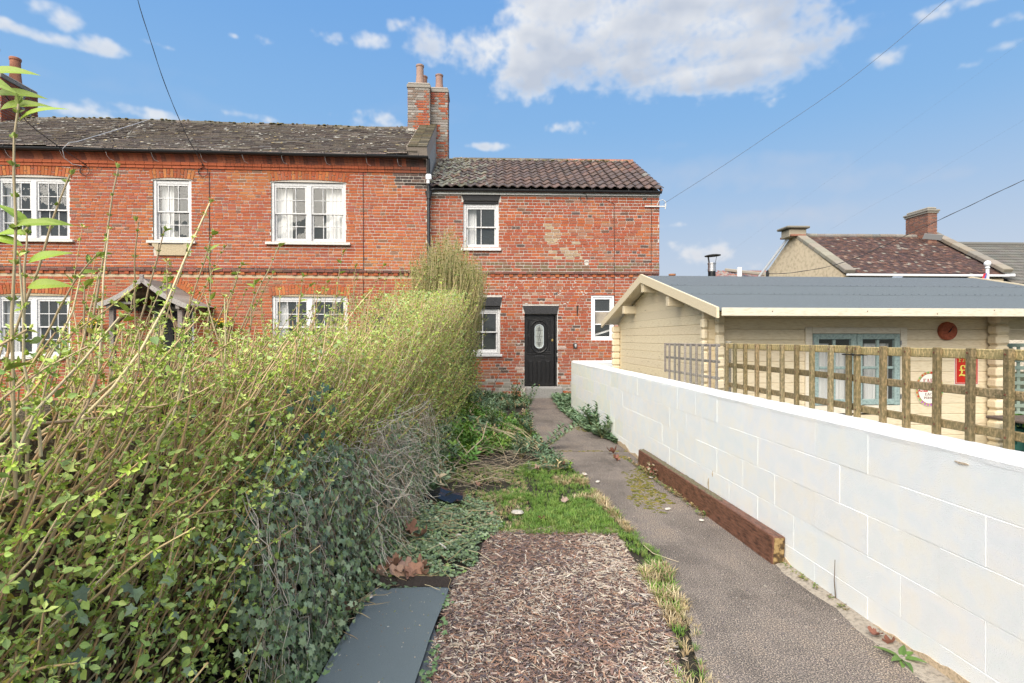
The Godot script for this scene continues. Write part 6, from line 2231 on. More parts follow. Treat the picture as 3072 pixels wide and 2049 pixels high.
	for r in 12:
		for k in 34:
			var t0 := r / 12.0
			var t1 := (r + 1.1) / 12.0
			var xl := 13.7 + k * 0.2
			ft.col = vary(pick([Color(0.3, 0.11, 0.07), Color(0.36, 0.16, 0.1), Color(0.22, 0.1, 0.075), Color(0.3, 0.25, 0.2)]), 0.2)
			var topx := 17.3
			var la := lerpf(5.15, 7.05, 1.0 - t0)
			var lb := lerpf(5.15, 7.05, 1.0 - t1)
			if xl < lerpf(13.6, 16.6, 1.0 - t1): continue
			ft.quad(Vector3(xl, lb, 0.1 - 3.1 * (1.0 - t1)), Vector3(xl + 0.1, lb + 0.06, 0.1 - 3.1 * (1.0 - t1)), Vector3(xl + 0.1, la + 0.02, 0.1 - 3.1 * (1.0 - t0)), Vector3(xl, la - 0.04, 0.1 - 3.1 * (1.0 - t0)))
			ft.quad(Vector3(xl + 0.1, lb + 0.06, 0.1 - 3.1 * (1.0 - t1)), Vector3(xl + 0.2, lb, 0.1 - 3.1 * (1.0 - t1)), Vector3(xl + 0.2, la - 0.04, 0.1 - 3.1 * (1.0 - t0)), Vector3(xl + 0.1, la + 0.02, 0.1 - 3.1 * (1.0 - t0)))
	stuff("roof_tiles", ft.mesh(), M.pantile, f)
	var fst := G.new()
	fst.col = Color(0.35, 0.32, 0.27)
	fst.bar(Vector3(17.2, 7.1, -3.0), Vector3(20.2, 6.2, 0.2), 0.25, 0.4, Vector3.UP, 0.05)
	put("verge", fst.mesh(), M.stone, f)
	var wp := thing("white_post", "white post standing beside the far red roof", "post", Vector3(16.4, 0, -38.5))
	var wg := G.new()
	wg.col = Color(0.8, 0.8, 0.8)
	wg.box(Vector3(0, 3.35, 0), Vector3(0.28, 6.7, 0.2), 0.03)
	put("shaft", wg.mesh(), M.plain, wp)
	var op := thing("far_chimney_pot", "small orange chimney pot just showing above the cabin ridge", "chimney pot", Vector3(0, 0, 0))
	op.position = Vector3(9.0, 0, -30)
	var og := G.new()
	og.col = Color(0.45, 0.2, 0.1)
	og.lathe([Vector2(0.18, 4.4), Vector2(0.15, 4.7), Vector2(0.16, 5.1), Vector2(0.2, 5.12), Vector2(0.2, 5.2), Vector2(0.13, 5.2)], 12)
	put("pot", og.mesh(), M.terracotta, op)
	var os := G.new()
	os.col = Color(0.3, 0.13, 0.09)
	os.box(Vector3(0, 2.2, 0), Vector3(0.6, 4.4, 0.6), 0.02)
	put("stack", os.mesh(), M.brick, op)
	# steel flue behind the cabin
	var fl2 := thing("steel_flue", "grey stove flue with shiny collar and tilted rain cap behind the cabin", "flue", Vector3(5.24, 0, -14.0))
	var pg := G.new()
	pg.col = Color(0.10, 0.12, 0.13)
	pg.tube([Vector3(0, 0, 0), Vector3(0, 3.36, 0)], [0.095, 0.095], 16, true)
	put("pipe", pg.mesh(), M.black_plastic, fl2)
	pg = G.new()
	pg.col = Color(1, 1, 1)
	pg.lathe([Vector2(0.105, 3.34), Vector2(0.105, 3.4), Vector2(0.098, 3.41), Vector2(0.098, 3.52), Vector2(0.108, 3.53), Vector2(0.108, 3.56), Vector2(0.09, 3.56)], 18)
	put("collar", pg.mesh(), M.metal, fl2)
	pg = G.new()
	pg.col = Color(0.05, 0.05, 0.05)
	pg.tube([Vector3(-0.07, 3.55, 0), Vector3(-0.1, 3.75, 0)], [0.02, 0.02], 6)
	pg.tube([Vector3(0.09, 3.55, 0), Vector3(0.13, 3.76, 0)], [0.006, 0.006], 5)
	pg.xf = Transform3D(Basis(Vector3(0, 0, 1), 0.05), Vector3(0.02, 3.76, 0))
	pg.lathe([Vector2(0.0, -0.012), Vector2(0.2, -0.02), Vector2(0.205, 0.0), Vector2(0.12, 0.02), Vector2(0.0, 0.026)], 20)
	put("rain_cap", pg.mesh(), M.plain, fl2)
	# flagpole with a furled flag
	var fp := thing("flagpole", "white flagpole with ball finial and furled red white blue flag", "flagpole", Vector3(9.35, 0, -10.5))
	var pp := G.new()
	pp.tube([Vector3.ZERO, Vector3(0, 2.98, 0)], [0.035, 0.03], 10)
	pp.lathe([Vector2(0.03, 2.95), Vector2(0.045, 2.97), Vector2(0.03, 2.99), Vector2(0.055, 3.03), Vector2(0.06, 3.06), Vector2(0.04, 3.1), Vector2(0.0, 3.115)], 14)
	put("pole", pp.mesh(), M.white_plastic, fp)
	var fb := G.new()
	var cols := [Color(0.05, 0.07, 0.3), Color(0.7, 0.7, 0.72), Color(0.5, 0.03, 0.04), Color(0.7, 0.7, 0.72), Color(0.05, 0.07, 0.3), Color(0.5, 0.03, 0.04)]
	for i in 6:
		fb.col = cols[i]
		for j in 8:
			var y0 := 2.86 - j * 0.09
			var f0 := Vector3(-0.02 - i * (0.01 + j * 0.006), y0, 0.04 + sin(i * 1.8 + j * 0.2) * 0.03)
			var f1 := Vector3(-0.02 - (i + 1) * (0.01 + j * 0.006), y0, 0.04 + sin((i + 1) * 1.8 + j * 0.2) * 0.03)
			var f2 := Vector3(-0.02 - (i + 1) * (0.016 + j * 0.006), y0 - 0.09, 0.04 + sin((i + 1) * 1.8 + j * 0.2 + 0.2) * 0.03)
			var f3 := Vector3(-0.02 - i * (0.016 + j * 0.006), y0 - 0.09, 0.04 + sin(i * 1.8 + j * 0.2 + 0.2) * 0.03)
			fb.quad(f3, f2, f1, f0)
	put("flag", fb.mesh(), M.plain, fp)

# ---------------------------------------------------------------- overhead wires
func make_wires() -> void:
	var runs := [
		["telephone wire rising from the small window side of the terraced house", [Vector3(-8.59, 9.75, -12.20), Vector3(-8.63, 9.39, -12.35), Vector3(-8.52, 8.62, -12.60), Vector3(-8.42, 7.93, -12.85), Vector3(-8.28, 7.14, -13.20), Vector3(-8.10, 6.53, -13.45), Vector3(-7.86, 5.99, -13.62)], 0.007],
		["long wire sweeping up from the cottage corner bracket", [Vector3(9.51, 9.15, -10.80), Vector3(9.07, 8.66, -11.20), Vector3(7.72, 7.50, -12.10), Vector3(6.19, 6.49, -13.00), Vector3(5.21, 5.87, -13.60), Vector3(4.09, 5.22, -14.45)], 0.0045],
		["wire slanting down to the terraced house by the left window", [Vector3(-11.28, 7.27, -11.20), Vector3(-11.01, 6.94, -11.50), Vector3(-11.07, 6.53, -12.20), Vector3(-11.06, 6.33, -12.80), Vector3(-10.68, 5.92, -13.43)], 0.008],
		["dark wire drooping from upper right to the cream gable", [Vector3(20.01, 7.82, -20.00), Vector3(19.64, 7.66, -20.50), Vector3(17.36, 6.35, -22.00), Vector3(14.88, 5.03, -23.50), Vector3(13.11, 4.62, -24.30), Vector3(11.93, 4.60, -25.00)], 0.012],
		["faint thin wire passing behind the steel flue", [Vector3(13.99, 6.26, -40.00), Vector3(17.18, 9.09, -37.00), Vector3(19.90, 11.45, -34.00), Vector3(21.24, 12.66, -32.00), Vector3(26.5, 17.3, -26.0), Vector3(32.0, 23.0, -20.0)], 0.002],
		["faint thin wire running up from the cream house ridge", [Vector3(16.48, 7.16, -28.00), Vector3(17.93, 8.16, -27.00), Vector3(19.58, 9.13, -26.00), Vector3(20.49, 9.77, -25.00), Vector3(24.5, 12.8, -21.0), Vector3(29.0, 16.5, -17.0)], 0.002]]
	for q in runs:
		var c := Curve3D.new()
		var p: Array = q[1]
		for i in p.size():
			var t: Vector3 = (p[mini(i + 1, p.size() - 1)] - p[maxi(i - 1, 0)]) / 6.0
			c.add_point(p[i], -t, t)
		c.bake_interval = 0.3
		var pts := []
		var rad := []
		for v in c.get_baked_points():
			pts.append(v)
			rad.append(q[2])
		var g := G.new()
		g.tube(pts, rad, 5)
		if q[2] > 0.0065:                                           # twisted pair
			var tw := []
			var tr := []
			for i in pts.size():
				tw.append(pts[i] + Vector3(cos(i * 0.9), sin(i * 0.9), 0) * q[2] * 1.1)
				tr.append(q[2] * 0.7)
			g.tube(tw, tr, 4)
		tag(put("overhead_wire", g.mesh(), M.wire if q[2] < 0.006 else M.cable), q[0], "wire", "overhead wires")
	var b := thing("wire_hook", "small black hook where the drooping wire ends over the cabin roof", "hook", Vector3(11.93, 0, -25.0))
	var g := G.new()
	g.tube([Vector3(0, 0, 0), Vector3(0, 4.72, 0)], [0.045, 0.04], 6, true)
	g.tube([Vector3(0, 4.7, 0), Vector3(0.03, 4.78, 0.05), Vector3(0.05, 4.6, 0.08), Vector3(0.04, 4.4, 0.03)], [0.03, 0.03, 0.03, 0.03], 5)
	put("hook", g.mesh(), M.cable, b)

# ---------------------------------------------------------------- leaf and blade shapes
func leaf_shape(len: float, wid: float, fold: float, droop: float, seg := 3) -> G:      # a folded pointed leaf along +z, face up
	var g := G.new()
	var mid := []
	var l := []
	var r := []
	for i in seg + 1:
		var t := float(i) / seg
		var w := sin(pow(t, 0.8) * PI) * wid * 0.5 + 0.0001
		var y := -droop * t * t
		mid.append(Vector3(0, y, t * len))
		l.append(Vector3(-w, y + fold * w, t * len))
		r.append(Vector3(w, y + fold * w, t * len))
	for i in seg:
		g.quad(mid[i], mid[i + 1], r[i + 1], r[i])
		g.quad(l[i], l[i + 1], mid[i + 1], mid[i])
	return g

func add_leaf(g: G, xf: Transform3D, len: float, wid: float, fold: float, droop: float, tone: Color, seg := 3) -> void:
	var s := leaf_shape(len, wid, fold, droop, seg)
	g.xf = xf
	g.col = tone
	for i in range(0, s.v.size(), 3): g.tri(s.v[i], s.v[i + 2], s.v[i + 1])
	g.xf = Transform3D()

func facing(dir: Vector3, spin: float) -> Basis:                  # +z along dir, rolled by spin
	var z := dir.normalized()
	var x := Vector3.UP.cross(z)
	if x.length() < 0.05: x = Vector3.RIGHT
	x = x.normalized()
	return Basis(x, z.cross(x), z) * Basis(Vector3.BACK, spin)

func ivy_shape() -> ArrayMesh:                                     # five-lobed leaf, slightly cupped
	var g := G.new()
	var rim := [Vector2(0.0, -0.28), Vector2(0.42, -0.42), Vector2(0.40, -0.1), Vector2(0.62, 0.12), Vector2(0.28, 0.24), Vector2(0.0, 0.78), Vector2(-0.28, 0.24), Vector2(-0.62, 0.12), Vector2(-0.40, -0.1), Vector2(-0.42, -0.42)]
	for i in rim.size():
		var a: Vector2 = rim[i]
		var b: Vector2 = rim[(i + 1) % rim.size()]
		g.tri(Vector3(0, 0, 0), Vector3(a.x, -0.25 * a.length_squared(), -a.y), Vector3(b.x, -0.25 * b.length_squared(), -b.y))
	return g.mesh()

func maple_shape(curl: float, sd: float) -> G:                    # a curled dry plane leaf
	var g := G.new()
	var k := 30
	var at := func(i: int, f: float) -> Vector3:
		var a := TAU * i / k
		var lobe := 0.68 + 0.32 * pow(absf(cos(a * 2.5)), 0.8) + 0.06 * sin(a * 13.0)
		if absf(a - PI * 1.5) < 0.3: lobe *= 0.5
		var q := Vector2(cos(a + 0.31), sin(a + 0.31)) * lobe * f
		return Vector3(q.x, curl * q.x * q.x + curl * 0.6 * maxf(0.0, q.y) * q.y + 0.12 * sin(a * 5.0 + sd) * f * f + 0.1 * nz(q.x * 2.0 + sd, q.y * 2.0, sd), -q.y)
	for i in k:
		g.tri(Vector3.ZERO, at.call(i, 0.5), at.call(i + 1, 0.5))
		g.quad(at.call(i, 0.5), at.call(i, 1.0), at.call(i + 1, 1.0), at.call(i + 1, 0.5))
	return g

func tuft_shape(n: int, spread: float, width: float) -> ArrayMesh:
	var g := G.new()
	for i in n:
		var a := TAU * i / n + rf(-0.4, 0.4)
		var d := Vector3(cos(a), 0, sin(a))
		var s := d.cross(Vector3.UP) * width
		var o := d * rf(0.0, 0.12)
		var h := rf(0.6, 1.0)
		var b := rf(0.3, 1.0) * spread
		var p0 := o
		var p1 := o + d * b * 0.35 + Vector3.UP * h * 0.6
		var p2 := o + d * b + Vector3.UP * h * (1.0 - 0.25 * b)
		g.quad(p0 - s, p0 + s, p1 + s * 0.8, p1 - s * 0.8)
		g.tri(p1 - s * 0.8, p1 + s * 0.8, p2)
	return g.mesh()

func sprig_shape(n: int, len: float, wid: float) -> ArrayMesh:      # a short upright stem with pointed leaves
	var g := G.new()
	g.tube([Vector3.ZERO, Vector3(0.03, 0.5, 0.02), Vector3(0.05, 1.0, 0.0)], [0.022, 0.018, 0.008], 3)
	for i in n:
		var t := 0.15 + 0.85 * i / n
		var a := i * 2.4
		add_leaf(g, Transform3D(facing(Vector3(cos(a), 0.5 + t * 0.5, sin(a)), rf(-0.4, 0.4)), Vector3(0.05 * t, t, 0.0)), len * (1.15 - 0.4 * t), wid, 0.3, len * 0.25, Color(1, 1, 1))
	return g.mesh()

# ---------------------------------------------------------------- lawn, mulch, mat, leaves, beam, weeds
const MIDS := [Color(0.10, 0.22, 0.035), Color(0.14, 0.28, 0.04), Color(0.08, 0.18, 0.03), Color(0.2, 0.33, 0.05)]
const BLUES := [Color(0.12, 0.2, 0.11), Color(0.16, 0.25, 0.14), Color(0.085, 0.15, 0.08), Color(0.21, 0.30, 0.17)]
const STRAWS := [Color(0.48, 0.38, 0.21), Color(0.38, 0.29, 0.16), Color(0.55, 0.46, 0.29), Color(0.3, 0.23, 0.13)]

func ivy_edge(z: float) -> float:                                 # how far the ivy carpet comes out from the hedge
	var k := [[0.0, -0.88], [2.6, -0.88], [3.05, -0.86], [3.35, -0.42], [3.7, -0.28], [4.1, -0.2], [4.4, -0.1], [5.0, -0.2], [5.4, -0.85], [8.0, -1.0], [14.0, -0.8]]
	for i in k.size() - 1:
		if z <= k[i + 1][0]: return lerpf(k[i][1], k[i + 1][1], (z - k[i][0]) / (k[i + 1][0] - k[i][0]))
	return -0.8

func make_garden() -> void:
	rng.seed = 21
	# grass
	var tuft := tuft_shape(9, 0.75, 0.035)
	var xs := []
	var cs := []
	for i in 24000:
		var z := rf(1.5, 7.2)
		var x := rf(-1.0, 1.15)
		var edge := path_edge(z) + 0.07 * nz(z * 4.0, 1.0, 90.0)
		if x > edge + 0.03: continue
		var lawn := z > 4.25 + maxf(0.0, -x) * 0.9 and z < 6.75 - maxf(0.0, 0.25 - x) * 0.8 and x > -0.95
		var strip := x > edge - (0.2 if z < 4.4 else 0.3) and z < 6.9
		if not lawn and not strip: continue
		var n := nz(x * 1.8, z * 1.8, 92.0)
		var lush := smoothstep(-0.2, 0.42, x + n * 0.55) if lawn else 1.0
		if rng.randf() > (0.15 + 0.75 * lush) * (0.75 + n): continue
		if strip and not lawn and (rng.randf() < 0.12 or x < edge - 0.15 + 0.07 * nz(z * 5.0, 7.0, 93.0)): continue
		var dry := strip and (z < 3.5 or x > edge - 0.06 and n > -0.1) or lawn and (x < -0.1 and rng.randf() < 0.4) or x > 0.45 and z > 5.2 and n > 0.0
		if strip and z > 3.3 and z < 4.3: dry = n > 0.35
		var h := rf(0.025, 0.075) * (1.15 if lush > 0.8 else 0.75) * (0.8 + 0.5 * n)
		var t: Color = vary(pick(STRAWS), 0.2) if dry and rng.randf() < 0.75 else vary(pick([Color(0.13, 0.25, 0.03), Color(0.16, 0.27, 0.045), Color(0.09, 0.18, 0.03), Color(0.22, 0.30, 0.07)]), 0.2)
		if dry and strip: h *= 1.35
		xs.append(Transform3D(Basis(Vector3.UP, rf(0, TAU)).scaled(Vector3(h * 1.1, h, h * 1.1)), Vector3(x, 0.0, -z)))
		cs.append(t)
	for i in 2600:                                                    # thin dry and weedy turf left of the lawn
		var z := rf(4.3, 6.5)
		var x := rf(-1.0, 0.15)
		if nz(x * 2.2, z * 2.2, 94.0) < -0.2 or Vector2((x + 0.68) / 0.22, (z - 5.12) / 0.2).length() < 1.0: continue
		var h := rf(0.02, 0.055)
		xs.append(Transform3D(Basis(Vector3.UP, rf(0, TAU)).scaled(Vector3(h * 1.3, h, h * 1.3)), Vector3(x, 0.0, -z)))
		cs.append(vary(pick(STRAWS), 0.25) if rng.randf() < 0.55 else vary(pick(MIDS), 0.25))
	tag(copies("grass", tuft, M.blade, xs, cs), "bright green grass and straw along the path edge", "grass", "", "stuff")
	make_mulch()
	make_mat()
	make_leaf_litter()
	make_beam()
	make_weeds()
	make_small_things()

func make_mulch() -> void:
	var m := thing("bark_mulch", "rectangular bed of brown and grey bark chippings", "mulch")
	m.set_meta("kind", "stuff")
	var g := G.new()
	g.col = Color(0.25, 0.175, 0.15)
	var inside := func(x: float, z: float) -> bool:
		var w := 0.04 * nz(z * 3.0, x * 3.0, 95.0)
		var left := -0.40 + (0.18 if z > 3.4 else 0.0) * smoothstep(3.4, 3.8, z) + w
		var right := minf(0.86, path_edge(z) - 0.10) + w
		var top := 4.3 + 0.18 * smoothstep(-0.3, 0.7, x) + w
		return x > left and x < right and z < top
	for i in 26:
		for j in 64:
			var x := -0.45 + i * 0.055
			var z := 1.2 + j * 0.052
			if not inside.call(x + 0.027, z + 0.026): continue
			var f := func(a: float, b: float) -> Vector3: return Vector3(a, 0.012 + nz(a * 5.0, b * 5.0, 96.0) * 0.012, -b)
			g.quad(f.call(x, z), f.call(x + 0.055, z), f.call(x + 0.055, z + 0.052), f.call(x, z + 0.052))
	put("mulch_bed", g.mesh(), M.soil, m).set_meta("kind", "stuff")
	var chips := []
	for k in 3:
		var c := G.new()
		var pts := [Vector3(-0.5, 0, -0.16 - k * 0.06), Vector3(-0.2 - k * 0.1, 0, -0.5), Vector3(0.35, 0, -0.4 + k * 0.15), Vector3(0.5, 0, 0.05), Vector3(0.25, 0, 0.5), Vector3(-0.4, 0, 0.3)]
		for i in range(1, 5): c.tri(pts[0] + Vector3.UP * 0.5, pts[i + 1] + Vector3.UP * 0.5, pts[i] + Vector3.UP * 0.5)
		for i in 6: c.quad(pts[i] - Vector3.UP * 0.5, pts[i] + Vector3.UP * 0.5, pts[(i + 1) % 6] + Vector3.UP * 0.5, pts[(i + 1) % 6] - Vector3.UP * 0.5)
		chips.append(c.mesh())
	for k in 3:
		var xs := []
		var cs := []
		for i in 11500:
			var x := rf(-0.45, 0.95)
			var z := 1.5 + 3.1 * pow(rng.randf(), 1.25)
			if not inside.call(x, z): continue
			var pale := nz(x * 2.2, z * 2.2, 97.0) + 0.7 * smoothstep(0.35, 0.75, x)
			var L := rf(0.012, 0.04) * (1.0 if rng.randf() < 0.88 else rf(1.5, 2.6))
			var b := Basis(Vector3.UP, rf(0, TAU)) * Basis(Vector3.RIGHT, rf(-0.35, 0.35)) * Basis(Vector3.BACK, rf(-0.3, 0.3))
			xs.append(Transform3D(b * Basis().scaled(Vector3(L, rf(0.0015, 0.004), L * rf(0.06, 0.2))), Vector3(x + (rf(-0.07, 0.07) if rng.randf() < 0.12 else 0.0), 0.016 + rf(0, 0.008) + nz(x * 5.0, z * 5.0, 96.0) * 0.012, -z)))
			cs.append(vary(pick([Color(0.50, 0.43, 0.35), Color(0.58, 0.52, 0.44), Color(0.40, 0.31, 0.24), Color(0.45, 0.38, 0.32)]) if rng.randf() < 0.30 + pale * 0.45 else pick([Color(0.2, 0.13, 0.11), Color(0.27, 0.17, 0.13), Color(0.16, 0.12, 0.115), Color(0.32, 0.19, 0.13), Color(0.12, 0.1, 0.105)]), 0.2))
		copies("bark_chips", chips[k], M.chip, xs, cs, m)

func make_mat() -> void:
	var m := thing("felt_mat", "blue grey roofing felt strip laid beside the bark mulch", "mat")
	var g := G.new()
	g.col = Color(0.21, 0.265, 0.29)
	var at := func(i: float, j: float) -> Vector3:
		var z := lerpf(1.2, 3.29, j)
		var x := lerpf(lerpf(-0.89, -0.87, j), lerpf(-0.50, -0.39, j), i) + 0.01 * nz(z * 2.0, i * 2.0, 100.0)
		return Vector3(x, 0.035 + 0.012 * nz(x * 3.0, z * 2.0, 101.0) + 0.01 * j, -z)
	for i in 10:
		for j in 40:
			g.quad(at.call(i / 10.0, j / 40.0), at.call((i + 1) / 10.0, j / 40.0), at.call((i + 1) / 10.0, (j + 1) / 40.0), at.call(i / 10.0, (j + 1) / 40.0))
	for j in 40:
		for s in [0.0, 1.0]:
			var a: Vector3 = at.call(s, j / 40.0)
			var b: Vector3 = at.call(s, (j + 1) / 40.0)
			g.quad(b, a, a - Vector3.UP * 0.006, b - Vector3.UP * 0.006)
	put("sheet", g.mesh(), M.felt, m)
	var cr := G.new()                                                # crumbs, chips and grit dropped on the felt
	for i in 150:
		cr.col = vary(pick([Color(0.42, 0.36, 0.28), Color(0.25, 0.17, 0.11), Color(0.5, 0.48, 0.44), Color(0.2, 0.24, 0.1)]), 0.2)
		var e: Vector3 = at.call(rf(0.03, 0.97), pow(rng.randf(), 0.7))
		var sz := rf(0.002, 0.006) if rng.randf() < 0.9 else rf(0.008, 0.018)
		cr.xf = Transform3D(Basis(Vector3.UP, rf(0, TAU)), e + Vector3.UP * 0.002)
		cr.box(Vector3.ZERO, Vector3(sz, 0.003, sz * rf(0.2, 0.8)))
	stuff("crumbs", cr.mesh(), M.chip, m)
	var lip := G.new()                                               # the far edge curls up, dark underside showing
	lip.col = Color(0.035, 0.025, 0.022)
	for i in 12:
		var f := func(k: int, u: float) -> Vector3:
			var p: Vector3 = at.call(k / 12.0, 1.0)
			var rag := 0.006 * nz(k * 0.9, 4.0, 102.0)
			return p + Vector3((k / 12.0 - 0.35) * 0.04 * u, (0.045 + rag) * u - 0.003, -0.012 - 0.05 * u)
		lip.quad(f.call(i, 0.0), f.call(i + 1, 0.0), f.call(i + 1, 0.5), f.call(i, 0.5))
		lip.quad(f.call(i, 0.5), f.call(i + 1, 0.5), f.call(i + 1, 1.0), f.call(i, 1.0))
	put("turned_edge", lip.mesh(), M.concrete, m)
	var u := thing("under_mat", "second felt strip showing under the right edge of the mat", "mat")
	var q := G.new()
	q.col = Color(0.12, 0.145, 0.165)
	var pts := [Vector3(-0.55, 0.018, -1.3), Vector3(-0.385, 0.018, -1.3), Vector3(-0.375, 0.019, -2.1), Vector3(-0.385, 0.02, -2.75), Vector3(-0.44, 0.021, -2.95), Vector3(-0.52, 0.021, -2.95), Vector3(-0.55, 0.02, -2.1)]
	for i in range(1, 6): q.tri(pts[0], pts[i], pts[i + 1])
	for i in 7: q.quad(pts[i] - Vector3.UP * 0.006, pts[(i + 1) % 7] - Vector3.UP * 0.006, pts[(i + 1) % 7], pts[i])
	put("sheet", q.mesh(), M.felt, u)

func make_leaf_litter() -> void:
	var spots := [
		[-0.86, 3.37, 0.085, "curled brown plane leaf at the left end of the heap behind the felt mat"], [-0.80, 3.45, 0.075, "brown plane leaf behind the second from left in the heap past the felt mat"], [-0.74, 3.38, 0.08, "pale brown plane leaf lying flat just past the felt mat edge"],
		[-0.70, 3.50, 0.08, "tall curled russet leaf in the middle of the heap past the felt mat"], [-0.63, 3.42, 0.085, "folded brown plane leaf at the right end of the heap past the felt mat"], [-0.57, 3.40, 0.05, "small dark brown leaf right of the heap past the felt mat"],
		[-0.83, 3.40, 0.06, "dark curled plane leaf tucked under the left of the heap past the felt mat"], [-0.77, 3.52, 0.07, "hindmost brown plane leaf of the heap past the felt mat"], [-0.66, 3.36, 0.06, "small folded leaf lying against the felt mat's turned edge"], [-0.72, 3.43, 0.07, "rumpled brown plane leaf on top of the heap past the felt mat"], [-0.60, 3.50, 0.065, "upright brown plane leaf behind the right end of the heap past the felt mat"],
		[-1.02, 4.42, 0.07, "lone grey brown plane leaf on the ivy nearest the hedge foot"], [-0.80, 4.12, 0.09, "broad pinkish brown plane leaf on the ivy, left of two"], [-0.68, 4.05, 0.085, "broad pinkish brown plane leaf on the ivy, right of two"],
		[-1.05, 3.35, 0.07, "brown leaf caught in the ivy left of the felt mat corner"], [-0.93, 2.92, 0.08, "long pale brown leaf against the left edge of the felt mat"], [-0.96, 2.75, 0.06, "brown leaf hooked over the left edge of the felt mat"],
		[-0.92, 5.0, 0.08, "pale dry leaf beside the black plastic sheet"], [-1.0, 5.35, 0.06, "rust brown leaf above the black plastic sheet"], [0.5, 5.05, 0.05, "small brown leaf standing in the bright grass"], [0.25, 4.55, 0.045, "dark curled leaf at the lawn edge by the mulch"],
		[1.36, 7.2, 0.09, "red brown leaf on the path by the far end of the beam"], [1.32, 6.8, 0.07, "curled rust leaf on the path by the moss"], [1.9, 2.78, 0.045, "rust red curled leaf at the foot of the white wall by the dandelion"], [1.92, 2.7, 0.04, "second curled red leaf by the wall beside the dandelion"],
		[0.62, 6.5, 0.06, "fallen leaf where the lawn meets the path"], [0.3, 6.3, 0.055, "pale fallen leaf at the top of the lawn"], [-0.2, 4.62, 0.05, "small tan leaf on the thin grass above the mulch"], [-0.35, 5.6, 0.06, "orange brown leaf on the dry straw"]]
	for q in spots:
		var s := maple_shape(rf(0.5, 1.3), rf(0, 9))
		var g := G.new()
		var tone: Color = vary(pick([Color(0.27, 0.15, 0.10), Color(0.34, 0.22, 0.165), Color(0.22, 0.12, 0.08), Color(0.38, 0.27, 0.22)]), 0.15)
		if q[0] > 1.2: tone = Color(0.2, 0.085, 0.055)
		g.col = tone
		for i in range(0, s.v.size(), 3): g.tri(s.v[i], s.v[i + 2], s.v[i + 1])
		g.col = tone * 0.7
		g.tube([Vector3(0, 0.0, 0.2), Vector3(0.1, 0.05, 0.8), Vector3(0.22, 0.16, 1.2)], [0.025, 0.02, 0.02], 4)
		var y := 0.03 if q[0] > -0.5 else 0.07
		var b := Basis(Vector3.UP, rf(0, TAU)) * Basis(Vector3.RIGHT, rf(-0.2, 0.7)) * Basis(Vector3.BACK, rf(-0.4, 0.4))
		var o := put("fallen_leaf", g.mesh(), M.dry_leaf, self, Transform3D(b.scaled(Vector3.ONE * q[2] * 0.78), Vector3(q[0], y + q[2] * 0.22, -q[1])))
		tag(o, q[3], "leaf", "fallen leaves")

func make_beam() -> void:
	var a := Vector3(1.845, 0, -3.69)
	var b := Vector3(1.60, 0, -6.60)
	var L := (b - a).length()
	var turn := rad_to_deg(atan2(-(b.z - a.z), b.x - a.x))
	var o := thing("timber_beam", "long brown stained timber beam leaning at the foot of the wall", "beam", (a + b) * 0.5, turn)
	var g := G.new()
	g.col = Color(0.21, 0.095, 0.062)
	g.box(Vector3(0, 0.108, 0), Vector3(L, 0.2, 0.088), 0.006)
	var body := put("stained_timber", g.mesh(), M.beam_stain, o, Transform3D(Basis(Vector3.RIGHT, 0.05), Vector3.ZERO))
	var e := G.new()
	e.col = Color(1, 1, 1)
	e.box(Vector3(-L * 0.5 - 0.001, 0.108, 0), Vector3(0.004, 0.186, 0.076), 0.001)
	put("cut_end", e.mesh(), M.end_grain, body)
	var alg := G.new()                                              # grey green weathering left on the far top
	alg.col = Color(0.23, 0.2, 0.12)
	for i in 14:
		var p := PackedVector2Array()
		var cx := lerpf(-0.55, L * 0.5 - 0.05, i / 13.0)
		for k in 9: p.append(Vector2(cx + cos(TAU * k / 9) * rf(0.05, 0.13), clampf(sin(TAU * k / 9) * rf(0.02, 0.055), -0.042, 0.042)))
		alg.xf = Transform3D(Basis(Vector3.RIGHT, -PI / 2), Vector3(0, 0.2085, 0))
		alg.prism(p, 0.0, 0.0012 + 0.0002 * (i % 3))
	put("weathering", alg.mesh(), M.grey_wood, body)

func weed_plant(label: String, at: Vector3, stems: int, h: float, lean: Vector3, tones: Array, leaf: float, group: String) -> void:
	var o := thing("weed_plant", label, "weed", at, 0.0, group)
	for s in stems:
		var d := (Vector3(rf(-0.5, 0.5), 1.0, rf(-0.5, 0.5)) + lean).normalized()
		var L := h * rf(0.65, 1.05)
		var pts := []
		var rad := []
		for i in 6:
			var t := i / 5.0
			pts.append(Vector3(rf(-0.03, 0.03), 0, rf(-0.03, 0.03)) * (1.0 - t) + d * L * t + Vector3(0, -0.12 * L * t * t * (absf(lean.x) + absf(lean.z)), 0) + Vector3(nz(t * 3.0, s, 7.0), 0, nz(t * 3.0, s, 9.0)) * 0.03)
			rad.append(lerpf(0.005, 0.002, t))
		var g := G.new()
		g.col = vary(Color(0.28, 0.24, 0.11), 0.2)
		g.tube(pts, rad, 5)
		var tone: Color = pick(tones)
		var n := int(10 + L * 26)
		for i in n:
			var t := 0.18 + 0.82 * i / n
			var k := int(t * 4.999)
			var p: Vector3 = pts[k].lerp(pts[k + 1], t * 5.0 - k)
			var a := i * 2.4 + s
			add_leaf(g, Transform3D(facing(Vector3(cos(a), 0.35 + 0.6 * t, sin(a)) + d * 0.4, rf(-0.4, 0.4)), p), leaf * rf(0.7, 1.1) * (1.2 - 0.4 * t), leaf * 0.3, 0.3, leaf * 0.3, vary(tone, 0.2))
		put("stem", g.mesh(), M.leaf, o)

